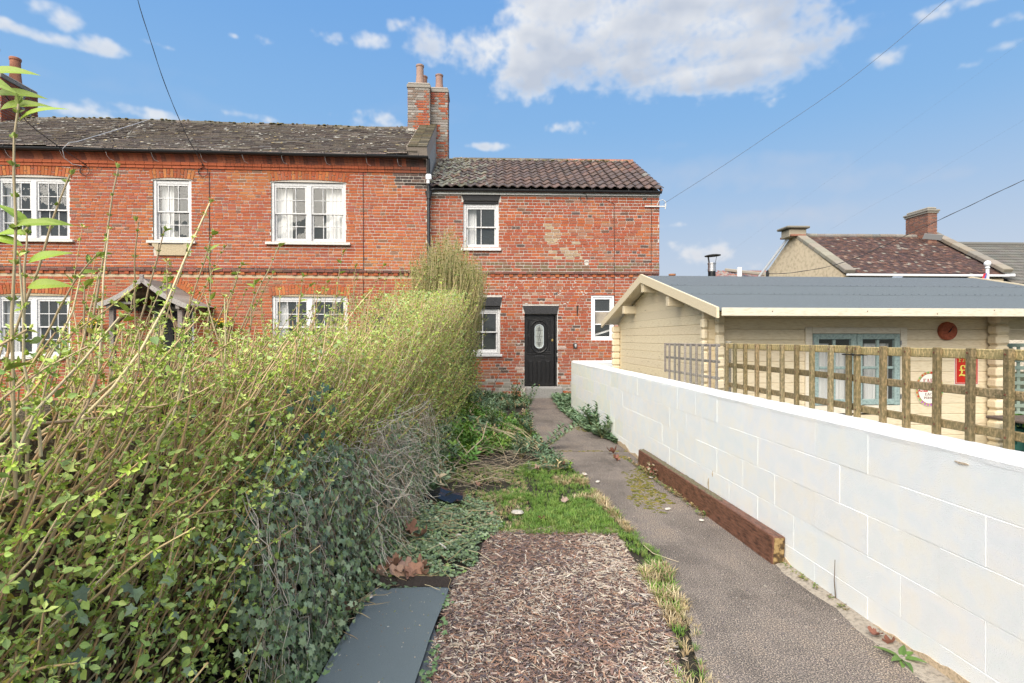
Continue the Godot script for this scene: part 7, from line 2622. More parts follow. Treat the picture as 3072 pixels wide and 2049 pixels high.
func make_weeds() -> void:
	# low tangle of weeds between the lawn and the cottage
	var sprig := sprig_shape(9, 0.55, 0.2)
	var low := sprig_shape(6, 0.9, 0.42)
	var xs := []
	var cs := []
	var xs2 := []
	var cs2 := []
	for i in 9000:
		var z := rf(5.2, 14.3)
		var x := rf(-1.6, 1.0)
		var edge := path_edge(z) + 0.16 * nz(z * 1.6, 3.0, 110.0) - 0.06 + 0.2 * smoothstep(10.0, 14.0, z)
		if x > edge: continue
		if Vector2((x + 0.08) / 0.42, (z - 6.75) / 0.5).length() < 1.0: continue       # bare hollow of dead stalks
		if z < 6.3 and x > -0.75: continue
		var d := nz(x * 1.5, z * 0.9, 111.0) + rf(-0.4, 0.5)
		if d < -0.1: continue
		var h := rf(0.04, 0.15) * (1.0 + 0.9 * smoothstep(0.3, -1.2, x))
		var tone: Color = vary(pick(STRAWS), 0.2) if rng.randf() < 0.13 else vary(pick(BLUES) if nz(x * 2.0, z, 113.0) > -0.15 else pick(MIDS), 0.25)
		if rng.randf() < 0.6:
			xs.append(Transform3D(Basis(Vector3(rf(-0.5, 0.5), 1, rf(-0.5, 0.5)).normalized(), rf(0, TAU)).scaled(Vector3(h * 0.9, h, h * 0.9)), Vector3(x, 0, -z)))
			cs.append(tone)
		else:
			xs2.append(Transform3D(Basis(Vector3.UP, rf(0, TAU)).scaled(Vector3(h * 0.7, h * 0.55, h * 0.7)), Vector3(x, 0, -z)))
			cs2.append(tone)
	for i in 620:                                                    # the green fringe along the far part of the white wall
		var z := rf(7.9, 11.7)
		var x := wall_x(z) - rf(0.0, 0.22) * smoothstep(7.9, 9.0, z)
		var h := rf(0.05, 0.13)
		xs2.append(Transform3D(Basis(Vector3.UP, rf(0, TAU)).scaled(Vector3(h * 0.9, h * 0.8, h * 0.9)), Vector3(x, 0.01, -z)))
		cs2.append(vary(pick(BLUES), 0.25))
	for i in 260:
		var z := rf(11.8, 14.2)
		var x := rf(1.05, 1.55)
		var h := rf(0.06, 0.16)
		xs2.append(Transform3D(Basis(Vector3.UP, rf(0, TAU)).scaled(Vector3(h, h, h)), Vector3(x, 0.0, -z)))
		cs2.append(vary(pick(BLUES), 0.25))
	var wd := thing("weeds", "tangle of low green weeds between lawn and cottage door", "weeds")
	wd.set_meta("kind", "stuff")
	copies("upright_weeds", sprig, M.leaf, xs, cs, wd)
	copies("broad_weeds", low, M.leaf, xs2, cs2, wd)
	for q in [
		["tall pale willowherb in front of the doorstep, left of the path", Vector3(0.32, 0, -11.6), 3, 0.75, Vector3(0.1, 0, 0), BLUES, 0.12],
		["pale leafy weed leaning over the path near its cracked joint", Vector3(0.44, 0, -7.55), 3, 0.72, Vector3(0.65, 0, -0.2), BLUES, 0.11],
		["spreading green weed at the left edge of the path halfway to the door", Vector3(0.30, 0, -8.6), 5, 0.6, Vector3(-0.35, 0, 0), BLUES, 0.10],
		["bushy pale weed in the middle of the weed patch", Vector3(-0.35, 0, -9.0), 7, 0.55, Vector3(0.1, 0, 0), BLUES, 0.10],
		["dark green weed beside the hollow of dead stalks", Vector3(-0.62, 0, -7.4), 6, 0.5, Vector3(-0.1, 0, 0), MIDS, 0.11],
		["grey green weed at the corner of hedge and cottage wall", Vector3(-0.95, 0, -11.5), 8, 0.6, Vector3(0.25, 0, 0), BLUES, 0.10],
		["pale weed left of the doorstep", Vector3(0.05, 0, -12.9), 5, 0.6, Vector3(0, 0, 0), BLUES, 0.12],
		["large pale weed spilling from the white wall onto the path", Vector3(1.40, 0.02, -9.2), 7, 0.48, Vector3(-0.15, 0, 0.2), BLUES, 0.15],
		["smaller weed at the wall foot just short of the beam", Vector3(1.42, 0.02, -8.35), 5, 0.42, Vector3(-0.1, 0, 0.1), BLUES, 0.14],
		["weed crossing the lower edge of the weed patch by the lawn", Vector3(0.12, 0, -7.0), 5, 0.42, Vector3(0.3, 0, 0.1), BLUES, 0.09]]:
		weed_plant(q[0], q[1], q[2], q[3], q[4], q[5], q[6], "tall weeds in the rough patch")
	# dead stalks heaped round the hollow
	var st := G.new()
	for i in 170:
		var a := rf(0, TAU)
		var c := Vector3(-0.12 + cos(a) * rf(0.05, 0.75), 0, -6.55 - sin(a) * rf(0.05, 0.85))
		if rng.randf() < 0.4: c = Vector3(rf(-0.95, -0.25), 0, -rf(5.5, 6.3))
		var dir := Vector3(rf(-1, 1), rf(-0.1, 0.2), rf(-0.4, 0.4)).normalized()
		var L := rf(0.12, 0.5)
		var y := rf(0.005, 0.11)
		st.col = vary(pick([Color(0.40, 0.33, 0.23), Color(0.28, 0.22, 0.15), Color(0.5, 0.43, 0.31), Color(0.17, 0.13, 0.1)]), 0.2)
		st.tube([c + Vector3(0, y, 0), c + dir * L * 0.5 + Vector3(0, y + rf(0.0, 0.05), 0), c + dir * L + Vector3(0, y - 0.01, 0)], [0.0028, 0.0028, 0.0015], 3)
	tag(stuff("dead_stalks", st.mesh(), M.twig), "heap of dead straw coloured stalks above the lawn", "stalks")
	var lean := G.new()
	for i in 10:                                                      # stalks raked over towards the house
		var o := Vector3(rf(0.25, 0.55), 0.03, -rf(7.3, 7.7))
		lean.col = vary(Color(0.5, 0.42, 0.27), 0.2)
		var e := o + Vector3(-rf(0.3, 1.0), rf(0.1, 0.35), -rf(0.3, 1.3))
		lean.tube([o, o.lerp(e, 0.5) + Vector3(0, 0.06, 0), e], [0.004, 0.004, 0.002], 4)
	tag(stuff("raked_stalks", lean.mesh(), M.twig), "sheaf of long dry stalks lying over the weeds by the path", "stalks")
	# dandelion at the foot of the wall, small seedlings along it
	var dn := thing("dandelion", "flat dandelion rosette at the foot of the white wall", "weed", Vector3(1.905, 0.02, -2.6))
	for i in 11:
		var g := G.new()
		var a := TAU * i / 11.0 + rf(-0.2, 0.2)
		var d := Vector3(cos(a) * (0.6 if cos(a) > 0 else 1.0), rf(0.15, 0.6), sin(a) * 1.3)
		add_leaf(g, Transform3D(facing(d, rf(-0.3, 0.3)), Vector3.ZERO), rf(0.08, 0.14), 0.032, 0.25, 0.03, vary(Color(0.11, 0.2, 0.045), 0.2), 5)
		put("leaf", g.mesh(), M.leaf, dn)
	xs = []
	cs = []
	for i in 420:
		var z := rf(1.7, 6.9)
		if nz(z * 2.4, 5.0, 120.0) < 0.0: continue
		var s := rf(0.008, 0.03)
		xs.append(Transform3D(Basis(Vector3.UP, rf(0, TAU)).scaled(Vector3(s, s * 0.9, s)), Vector3(wall_x(z) - rf(0.005, 0.05), 0.015, -z)))
		cs.append(vary(pick([Color(0.13, 0.2, 0.04), Color(0.2, 0.2, 0.06), Color(0.25, 0.19, 0.09)]), 0.25))
	for i in 120:
		var z := rf(4.6, 6.9)
		var s := rf(0.01, 0.04)
		xs.append(Transform3D(Basis(Vector3.UP, rf(0, TAU)).scaled(Vector3(s, s, s)), Vector3(1.795 - (z - 3.69) * 0.085 - rf(0.0, 0.06), 0.02, -z)))
		cs.append(vary(pick([Color(0.15, 0.22, 0.05), Color(0.3, 0.22, 0.12), Color(0.22, 0.17, 0.06)]), 0.25))
	tag(copies("seedlings", low, M.leaf, xs, cs), "tiny seedlings in the crack between path and white wall", "weeds", "", "stuff")
	var lw := thing("red_leaved_weed", "small weed with reddish leaves pushed up against the beam", "weed", Vector3(1.58, 0.02, -6.0))
	var rg := G.new()
	for i in 46:
		var a := rf(0, TAU)
		var o := Vector3(rf(-0.06, 0.04), rf(0.02, 0.15), rf(-0.13, 0.13))
		add_leaf(rg, Transform3D(facing(Vector3(cos(a), rf(-0.1, 0.8), sin(a)), rf(-1, 1)), o), rf(0.03, 0.06), 0.025, 0.3, 0.01, vary(pick([Color(0.2, 0.07, 0.05), Color(0.13, 0.17, 0.05), Color(0.35, 0.3, 0.2), Color(0.26, 0.1, 0.07)]), 0.2))
	put("foliage", rg.mesh(), M.leaf, lw)

func make_small_things() -> void:
	# black plastic sheet half buried in the ivy
	var bag := thing("plastic_sheet", "crumpled black plastic sheet between the ivy and the lawn", "plastic sheet", Vector3(-0.68, 0.06, -5.12))
	var g := G.new()
	var f := func(i: int, j: int) -> Vector3:
		var u := i / 8.0 - 0.5
		var v := j / 6.0 - 0.5
		return Vector3(u * 0.42 + 0.03 * nz(u * 5.0, v * 5.0, 1.0), maxf(0.0, 0.08 - absf(u) * 0.12 - v * v * 0.2) + 0.03 * nz(u * 6.0, v * 7.0, 2.0), v * 0.34)
	for i in 8:
		for j in 6: g.quad(f.call(i, j + 1), f.call(i + 1, j + 1), f.call(i + 1, j), f.call(i, j))
	put("film", g.mesh(), M.bag_film, bag)
	# loose bricks by the step
	for q in [[Vector3(1.18, 0.035, -13.95), 8.0, "loose orange brick on the slab right of the doorstep"], [Vector3(0.10, 0.05, -14.25), 40.0, "broken brick tumbled left of the doorstep"], [Vector3(0.12, 0.13, -14.3), 10.0, "second broken brick on top of the pile left of the doorstep"], [Vector3(1.55, 0.12, -14.25), -25.0, "broken brick leaning right of the doorstep by the wall"], [Vector3(1.42, 0.035, -14.05), 60.0, "flat brick piece between doorstep and white wall"]]:
		var b := G.new()
		b.col = vary(Color(0.42, 0.17, 0.08), 0.15)
		b.box(Vector3.ZERO, Vector3(0.215, 0.068, 0.105), 0.008)
		var o := put("loose_brick", b.mesh(), M.brick, self, Transform3D(Basis(Vector3.UP, deg_to_rad(q[1])) * Basis(Vector3.BACK, rf(-0.1, 0.1)), q[0]))
		tag(o, q[2], "brick", "loose bricks round the doorstep")
	# pale stones and chips on path and grass
	for q in [[0.83, 6.1, 0.035, "flat white mortar chip on the path by the lawn corner"], [0.93, 5.78, 0.028, "smaller white chip on the path just below the first"], [1.42, 4.85, 0.03, "white chip on the path against the beam"], [1.55, 5.95, 0.03, "pale stone beside the red leaved weed"], [-0.84, 3.13, 0.02, "white pebble on the far left corner of the felt mat"], [1.62, 4.55, 0.024, "pale chip under the middle of the beam"], [0.05, 4.75, 0.05, "crumpled white scrap at the lower left of the lawn"], [-0.42, 4.2, 0.025, "small white stone at the back edge of the mulch"]]:
		var b := G.new()
		b.col = Color(0.62, 0.58, 0.52)
		b.lathe([Vector2(0.5, -0.2), Vector2(1.0, 0.05), Vector2(0.8, 0.3), Vector2(0.0, 0.42)], 8, rf(0.9, 1.4), rf(0.6, 1.0))
		tag(put("pale_stone", b.mesh(), M.concrete, self, Transform3D(Basis(Vector3.UP, rf(0, TAU)).scaled(Vector3.ONE * q[2]), Vector3(q[0], 0.03 if q[0] > -0.5 else 0.062, -q[1]))), q[3], "stone", "pale stones")
	var rod := thing("white_stick", "short white plastic stick on the ivy above the mulch", "stick", Vector3(-0.50, 0.05, -3.9))
	var rg := G.new()
	rg.col = Color(0.55, 0.54, 0.52)
	rg.tube([Vector3(-0.035, 0.02, -0.035), Vector3(0.035, 0.0, 0.035)], [0.006, 0.006], 8, true)
	put("rod", rg.mesh(), M.plain, rod)
	var tw := thing("dry_branch", "pale forked branch lying across the dead stalks", "branch", Vector3(-0.76, 0.03, -6.06))
	var tg := G.new()
	tg.col = Color(0.42, 0.34, 0.24)
	tg.tube([Vector3.ZERO, Vector3(0.2, 0.12, -0.6), Vector3(0.36, 0.2, -1.1), Vector3(0.42, 0.42, -1.25)], [0.012, 0.01, 0.007, 0.004], 5)
	tg.tube([Vector3(0.2, 0.12, -0.6), Vector3(0.05, 0.26, -0.8), Vector3(0.1, 0.32, -1.2)], [0.007, 0.005, 0.003], 4)
	tg.tube([Vector3(0.1, 0.06, -0.3), Vector3(-0.05, 0.1, -0.7)], [0.006, 0.003], 4)
	put("wood", tg.mesh(), M.twig, tw)
	var ds := thing("dark_stick", "thin dark stick leaning towards the cottage wall left of the door", "stick", Vector3(-0.57, 0.0, -13.6))
	var dg := G.new()
	dg.col = Color(0.09, 0.06, 0.05)
	dg.tube([Vector3.ZERO, Vector3(0.12, 0.42, -0.3), Vector3(0.33, 0.82, -0.72)], [0.013, 0.01, 0.006], 5)
	put("wood", dg.mesh(), M.twig, ds)
	var up := thing("dead_stem", "thin dead stem standing against the white wall past the beam", "stem", Vector3(1.93, 0.02, -3.17))
	var ug := G.new()
	ug.col = Color(0.16, 0.12, 0.09)
	ug.tube([Vector3.ZERO, Vector3(-0.01, 0.12, 0.0), Vector3(-0.012, 0.25, 0.01)], [0.004, 0.003, 0.002], 4)
	ug.col = Color(0.4, 0.3, 0.13)
	for i in 5: add_leaf(ug, Transform3D(facing(Vector3(cos(i * 1.3), 0.2, sin(i * 1.3)), 0.3), Vector3.ZERO), 0.05, 0.03, 0.4, 0.01, Color(0.4, 0.3, 0.13))
	put("stalk", ug.mesh(), M.leaf, up)
	var ts := thing("curved_twig", "thin curved twig on the path beside the straw edge", "twig", Vector3(1.02, 0.03, -4.0))
	var cg := G.new()
	cg.col = Color(0.5, 0.42, 0.3)
	cg.tube([Vector3(-0.03, 0, 0.0), Vector3(0.0, 0.0, 0.15), Vector3(0.08, 0, 0.24), Vector3(0.14, 0, 0.3)], [0.003, 0.003, 0.003, 0.002], 4)
	put("wood", cg.mesh(), M.twig, ts)
	# hanging baskets on the terraced house
	for q in [[-8.35, "hanging basket of yellow flowers left of the timber porch"], [-5.14, "hanging basket of yellow flowers right of the timber porch"]]:
		var base := Vector3(-2.26, 0, -14.2) + Basis(Vector3.UP, deg_to_rad(3.7)) * Vector3(q[0], 1.62, 0.3)
		var o := thing("hanging_basket", q[1], "hanging basket", base, 3.7, "hanging baskets by the porch")
		var bk := G.new()
		bk.col = Color(0.30, 0.17, 0.09)
		bk.lathe([Vector2(0.02, 0.0), Vector2(0.12, 0.04), Vector2(0.18, 0.12), Vector2(0.2, 0.22), Vector2(0.17, 0.22), Vector2(0.0, 0.19)], 18)
		put("basket", bk.mesh(), M.soil, o)
		var chn := G.new()
		chn.col = Color(0.03, 0.03, 0.03)
		for a in 3: chn.tube([Vector3(cos(a * 2.1) * 0.19, 0.22, sin(a * 2.1) * 0.19), Vector3(0, 0.72, 0)], [0.004, 0.004], 4)
		chn.tube([Vector3(0, 0.72, 0), Vector3(0, 0.78, -0.02), Vector3(0, 0.76, -0.28), Vector3(0, 0.52, -0.28)], [0.009, 0.009, 0.009, 0.009], 5)
		chn.tube([Vector3(0, 0.75, -0.06), Vector3(0, 0.6, -0.16), Vector3(0, 0.54, -0.28)], [0.006, 0.006, 0.006], 4)
		put("bracket_and_chains", chn.mesh(), M.plain, o)
		var fo := G.new()
		for i in 150:
			var a := rf(0, TAU)
			var r := rf(0.0, 0.2)
			add_leaf(fo, Transform3D(facing(Vector3(cos(a), rf(0.2, 1.6), sin(a)), rf(-1, 1)), Vector3(cos(a) * r, 0.2 + rf(0, 0.12), sin(a) * r)), rf(0.07, 0.2), 0.025, 0.3, 0.03, vary(pick(MIDS), 0.25))
		put("foliage", fo.mesh(), M.leaf, o)
		for i in 26:
			var fl := G.new()
			fl.col = vary(Color(0.75, 0.48, 0.02), 0.15)
			var a := rf(0, TAU)
			var p := Vector3(cos(a) * rf(0.02, 0.24), 0.3 + rf(0.0, 0.17), sin(a) * rf(0.02, 0.24))
			for k in 6:
				add_leaf(fl, Transform3D(facing(Vector3(cos(k * 1.047), rf(0.1, 0.4), sin(k * 1.047)), 0.0), Vector3.ZERO), 0.03, 0.022, 0.2, 0.004, fl.col, 2)
			put("flower", fl.mesh(), M.leaf, o, Transform3D(Basis(Vector3.RIGHT, 0.8), p))
	# shrubs in the garden past the cabin
	var sh := thing("garden_shrub", "leafy green shrub in front of the pale green lattice", "shrub", Vector3(5.9, 0, -6.9))
	var sg := G.new()
	for i in 700:
		var a := rf(0, TAU)
		var r := sqrt(rng.randf()) * 0.75
		var p := Vector3(cos(a) * r, 0.25 + rng.randf() * 0.5 * (1.0 - r * 0.5), sin(a) * r * 0.6)
		add_leaf(sg, Transform3D(facing(Vector3(cos(a), rf(-0.2, 1.4), sin(a)), rf(-1, 1)), p), rf(0.06, 0.16), 0.04, 0.3, 0.03, vary(pick(MIDS), 0.3))
	put("foliage", sg.mesh(), M.leaf, sh)
	var dk := thing("dark_shrub", "dark evergreen shrub against the sky past the cabin's right end", "shrub", Vector3(6.9, 0, -8.6))
	var kg := G.new()
	for i in 900:
		var a := rf(0, TAU)
		var r := sqrt(rng.randf()) * 0.7
		var p := Vector3(cos(a) * r, 0.3 + rng.randf() * 1.45, sin(a) * r)
		add_leaf(kg, Transform3D(facing(Vector3(cos(a), rf(-0.2, 1.2), sin(a)), rf(-1, 1)), p), rf(0.06, 0.14), 0.06, 0.3, 0.02, vary(Color(0.03, 0.06, 0.025), 0.3))
	put("foliage", kg.mesh(), M.leaf, dk)

# ---------------------------------------------------------------- overgrown privet hedge with ivy at its foot
func hedge_face(z: float) -> float:
	return -1.18 + 0.026 * z

func hedge_top(z: float) -> float:
	if z < 4.7: return 1.60 + 0.01 * z
	if z < 6.7: return lerpf(1.647, 2.12, (z - 4.7) / 2.0)
	return lerpf(2.12, 2.55, clampf((z - 6.7) / 4.3, 0.0, 1.0))

func hedge_back(z: float) -> float:
	return -2.15

const PRIVET := [Color(0.40, 0.52, 0.075), Color(0.46, 0.58, 0.11), Color(0.34, 0.47, 0.065), Color(0.5, 0.6, 0.17), Color(0.27, 0.39, 0.06)]
const BARK := [Color(0.58, 0.44, 0.25), Color(0.50, 0.36, 0.2), Color(0.64, 0.52, 0.33), Color(0.42, 0.31, 0.19), Color(0.52, 0.34, 0.18)]

func pair_shape() -> ArrayMesh:                                    # a bud tip with two pairs of young leaves, along +y
	var g := G.new()
	for k in 2:
		for s in [0.0, PI]:
			var a: float = s + k * PI * 0.5
			add_leaf(g, Transform3D(facing(Vector3(cos(a), 0.9 - 0.25 * (1 - k), sin(a)), 0.0), Vector3(0, 0.25 * k, 0)), 1.0 - 0.3 * k, 0.5 - 0.1 * k, 0.35, 0.12, Color(1, 1, 1) * (1.0 + 0.25 * k), 2)
	return g.mesh()

func oval_leaf() -> ArrayMesh:
	var g := G.new()
	add_leaf(g, Transform3D(), 1.0, 0.62, 0.15, 0.18, Color(1, 1, 1), 4)
	return g.mesh()

func twig_curve(o: Vector3, d: Vector3, L: float, rise: float, n: int) -> Array:
	var pts := []
	var w := rf(0, 50)
	for i in n + 1:
		var t := float(i) / n
		pts.append(o + d * L * t + Vector3(0, rise * t * t, 0) + Vector3(nz(w, t * 2.0, 1.0), nz(w, t * 2.0, 5.0), nz(w, t * 2.0, 9.0)) * 0.13 * L)
	return pts

func make_hedge() -> void:
	rng.seed = 99
	var h := thing("privet_hedge", "overgrown privet hedge of tan twigs and fresh green buds", "hedge")
	# dense old wood in the heart of the hedge
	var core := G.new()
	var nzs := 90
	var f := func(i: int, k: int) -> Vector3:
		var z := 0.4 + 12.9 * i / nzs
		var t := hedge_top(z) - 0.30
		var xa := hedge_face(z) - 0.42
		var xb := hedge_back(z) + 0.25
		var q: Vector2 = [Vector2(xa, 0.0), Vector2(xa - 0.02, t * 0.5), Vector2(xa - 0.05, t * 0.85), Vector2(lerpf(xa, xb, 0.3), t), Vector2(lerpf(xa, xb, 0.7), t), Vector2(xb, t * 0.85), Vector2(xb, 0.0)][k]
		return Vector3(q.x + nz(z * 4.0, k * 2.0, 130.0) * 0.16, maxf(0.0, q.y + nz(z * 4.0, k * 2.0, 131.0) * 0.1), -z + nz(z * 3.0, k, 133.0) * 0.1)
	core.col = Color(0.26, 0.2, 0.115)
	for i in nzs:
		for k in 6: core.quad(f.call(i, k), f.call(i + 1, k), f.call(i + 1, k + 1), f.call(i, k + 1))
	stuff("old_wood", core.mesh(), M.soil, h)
	# a few thick gnarled stems low down at the near end
	for i in 14:
		var z := rf(1.2, 4.2)
		var g := G.new()
		g.col = vary(Color(0.17, 0.12, 0.075), 0.2)
		var o := Vector3(hedge_face(z) - rf(0.2, 0.4), 0, -z)
		var pts := twig_curve(o, Vector3(rf(-0.2, 0.25), 1, rf(-0.6, 0.6)).normalized(), rf(0.6, 1.2), 0.0, 5)
		g.tube(pts, [0.035, 0.03, 0.027, 0.024, 0.02, 0.014], 7)
		put("trunk", g.mesh(), M.grey_wood, h)
	var tw := G.new()
	var bx := []
	var bc := []
	var lx := []
	var lc := []
	var zones := [[0.75, 2.2, 1050, 4, 5], [2.2, 4.2, 2100, 4, 4], [4.2, 7.5, 2200, 3, 4], [7.5, 13.2, 2600, 3, 3]]
	for q in zones:
		for i in q[2]:
			var z := rf(q[0], q[1])
			var top := hedge_top(z)
			var far := clampf((z - 3.5) / 7.0, 0.0, 1.0)
			var on_top := rng.randf() < 0.38 + 0.04 * far
			var o: Vector3
			var d: Vector3
			var L := rf(0.22, 0.62)
			if on_top:
				o = Vector3(rf(hedge_back(z) + 0.1, hedge_face(z)), top - rf(0.25, 0.6), -z)
				d = Vector3(rf(-0.15, 0.55), rf(0.8, 1.2), rf(-0.35, 0.3)).normalized()
				L = rf(0.25, 0.62)
			else:
				var y := pow(rng.randf(), 0.85) * (top - 0.1)
				o = Vector3(hedge_face(z) - rf(0.12, 0.5), y, -z)
				d = Vector3(rf(0.2, 0.85), rf(0.4, 1.15), rf(-0.5, 0.4)).normalized()
				if rng.randf() < 0.34:                                # short crossing side shoots
					d = Vector3(rf(0.0, 0.8), rf(-0.3, 0.9), rf(-1.0, 1.0)).normalized()
					L = rf(0.15, 0.4)
			var n: int = q[4]
			var pts := twig_curve(o, d, L, rf(0.0, 0.22), n)
			if pts[n].y > top + rf(-0.04, 0.08) and rng.randf() < 0.965: continue
			var thick := rf(0.003, 0.0058) * (1.0 + 0.35 * far)
			var rad := []
			for k in n + 1: rad.append(lerpf(thick, thick * 0.5, float(k) / n))
			tw.col = vary(pick(BARK), 0.2)
			tw.tube(pts, rad, q[3])
			var dry = pts[n].y < 0.75 and rng.randf() < 0.75 and z < 6.5
			if dry: continue
			var step := 0.042 + 0.035 * far
			var cnt := int(L / step)
			var clump := 0.62 + 0.75 * nz(z * 2.6, pts[n].y * 3.2, 145.0)      # leafier here, barer there
			var plump := rf(0.7, 1.35)
			for k in cnt:
				var t := 0.25 + 0.75 * (k + rf(0, 0.6)) / cnt
				if t > 1.0: continue
				var seg := mini(int(t * n), n - 1)
				var p: Vector3 = pts[seg].lerp(pts[seg + 1], t * n - seg)
				var axis: Vector3 = (pts[seg + 1] - pts[seg]).normalized()
				for s in 2:
					if rng.randf() > clump + 0.3: continue
					var out := axis * 0.7 + axis.cross(Vector3(rf(-1, 1), rf(-1, 1), rf(-1, 1))).normalized() * 0.9
					var sc := plump * rf(0.009, 0.021) * (1.0 + 0.5 * far)
					bx.append(Transform3D((facing(out, rf(0, TAU)) * Basis(Vector3.RIGHT, PI / 2)).scaled(Vector3.ONE * sc), p))
					bc.append(vary(pick(PRIVET), 0.22))
			if rng.randf() < 0.9:                                     # the growing tip
				bx.append(Transform3D((facing(pts[n] - pts[n - 1], rf(0, TAU)) * Basis(Vector3.RIGHT, PI / 2)).scaled(Vector3.ONE * rf(0.018, 0.03)), pts[n]))
				bc.append(vary(PRIVET[3], 0.2))
	stuff("twigs", tw.mesh(), M.twig, h)
	# last year's oval leaves, thickest low at the near end and high at the far end
	for i in 34000:
		var z := 0.8 + 12.4 * pow(rng.randf(), 1.15)
		var top := hedge_top(z)
		var y := rng.randf() * top
		var far := clampf((z - 3.5) / 6.0, 0.0, 1.0)
		var keep := 0.30 + 0.6 * far + 0.55 * nz(z * 1.6, y * 2.0, 140.0) + (0.35 if z < 2.6 and y < 1.1 else 0.0)
		if rng.randf() > keep: continue
		var on_top := far > 0.3 and rng.randf() < 0.3
		var p := Vector3(hedge_face(z) + rf(-0.3, 0.12), y, -z)
		if on_top: p = Vector3(rf(hedge_back(z), hedge_face(z)), top + rf(-0.2, 0.04), -z)
		var s := rf(0.012, 0.024) + (rf(0.0, 0.022) if rng.randf() < 0.4 else 0.0)
		lx.append(Transform3D(facing(Vector3(rf(-0.4, 1.0), rf(-0.6, 0.7), rf(-0.8, 1.0)), rf(-1.5, 1.5)).scaled(Vector3.ONE * s), p))
		var tone: Color = pick([Color(0.34, 0.47, 0.12), Color(0.27, 0.40, 0.1), Color(0.41, 0.52, 0.16), Color(0.2, 0.3, 0.09), Color(0.36, 0.48, 0.19)])
		if rng.randf() < 0.05: tone = Color(0.42, 0.36, 0.06)
		lc.append(vary(tone, 0.2))
	for i in 5000:                                                    # dense leafy base: near end yellow green, far end deep green
		var near := i < 2700
		var z := rf(0.8, 2.5) if near else rf(5.5, 13.0)
		var y := rf(0.05, 1.25) if near else pow(rng.randf(), 1.3) * 1.5
		var tone: Color = pick([Color(0.36, 0.50, 0.12), Color(0.43, 0.55, 0.15), Color(0.29, 0.42, 0.10)]) if near else pick([Color(0.24, 0.36, 0.06), Color(0.15, 0.24, 0.06), Color(0.10, 0.17, 0.06), Color(0.32, 0.42, 0.09)])
		lx.append(Transform3D(facing(Vector3(rf(-0.2, 1.0), rf(-0.5, 0.7), rf(-0.6, 1.0)), rf(-1.5, 1.5)).scaled(Vector3.ONE * (rf(0.016, 0.036) if near else rf(0.025, 0.05))), Vector3(hedge_face(z) + rf(-0.3, 0.14), y, -z)))
		lc.append(vary(tone, 0.22))
	# wild plume at the far end: upright shoots above the clipped top
	var plume := G.new()
	for i in 900:
		var z := rf(10.6, 12.9)
		var x := rf(-1.95, -0.85)
		var y0 := rf(1.2, 2.5)
		var c := 1.0 - absf(x + 1.42) / 0.75
		var y1 := 2.75 + 1.25 * maxf(0.0, c) * rf(0.55, 1.08) - absf(z - 11.6) * 0.15
		if y1 < y0 + 0.3: continue
		var o := Vector3(x, y0, -z)
		var pts := twig_curve(o, Vector3((x + 1.42) * 0.35 + rf(-0.08, 0.1), 1.0, rf(-0.12, 0.12)).normalized(), y1 - y0, 0.0, 4)
		plume.col = vary(pick([Color(0.42, 0.36, 0.17), Color(0.36, 0.31, 0.14), Color(0.46, 0.38, 0.2)]), 0.2)
		plume.tube(pts, [0.006, 0.005, 0.0045, 0.004, 0.0025], 3)
		for k in 13:
			var t := rf(0.1, 1.0)
			var seg := mini(int(t * 4), 3)
			var p: Vector3 = pts[seg].lerp(pts[seg + 1], t * 4 - seg)
			bx.append(Transform3D(Basis(Vector3(rf(-0.5, 0.5), 1, rf(-0.5, 0.5)).normalized(), rf(0, TAU)).scaled(Vector3.ONE * rf(0.022, 0.042)), p))
			bc.append(vary(pick([Color(0.27, 0.33, 0.06), Color(0.33, 0.36, 0.10), Color(0.19, 0.25, 0.05), Color(0.14, 0.2, 0.05)]), 0.22))
	stuff("upright_shoots", plume.mesh(), M.twig, h)
	for i in 3600:
		var z := rf(10.4, 13.1)
		var p := Vector3(rf(-1.9, -0.78), rf(0.1, 3.2), -z)
		if p.y > 2.3 and absf(p.x + 1.42) > 0.55 - (p.y - 2.3) * 0.3: continue
		lx.append(Transform3D(facing(Vector3(rf(-0.4, 1.0), rf(-0.6, 0.7), rf(-0.8, 1.0)), rf(-1.5, 1.5)).scaled(Vector3.ONE * rf(0.03, 0.06)), p))
		lc.append(vary(pick([Color(0.12, 0.2, 0.05), Color(0.2, 0.28, 0.06), Color(0.08, 0.14, 0.05), Color(0.26, 0.33, 0.1)]), 0.25))
	copies("buds", pair_shape(), M.leaf, bx, bc, h)
	copies("leaves", oval_leaf(), M.leaf, lx, lc, h)
	make_shoots(h)
	make_ivy()

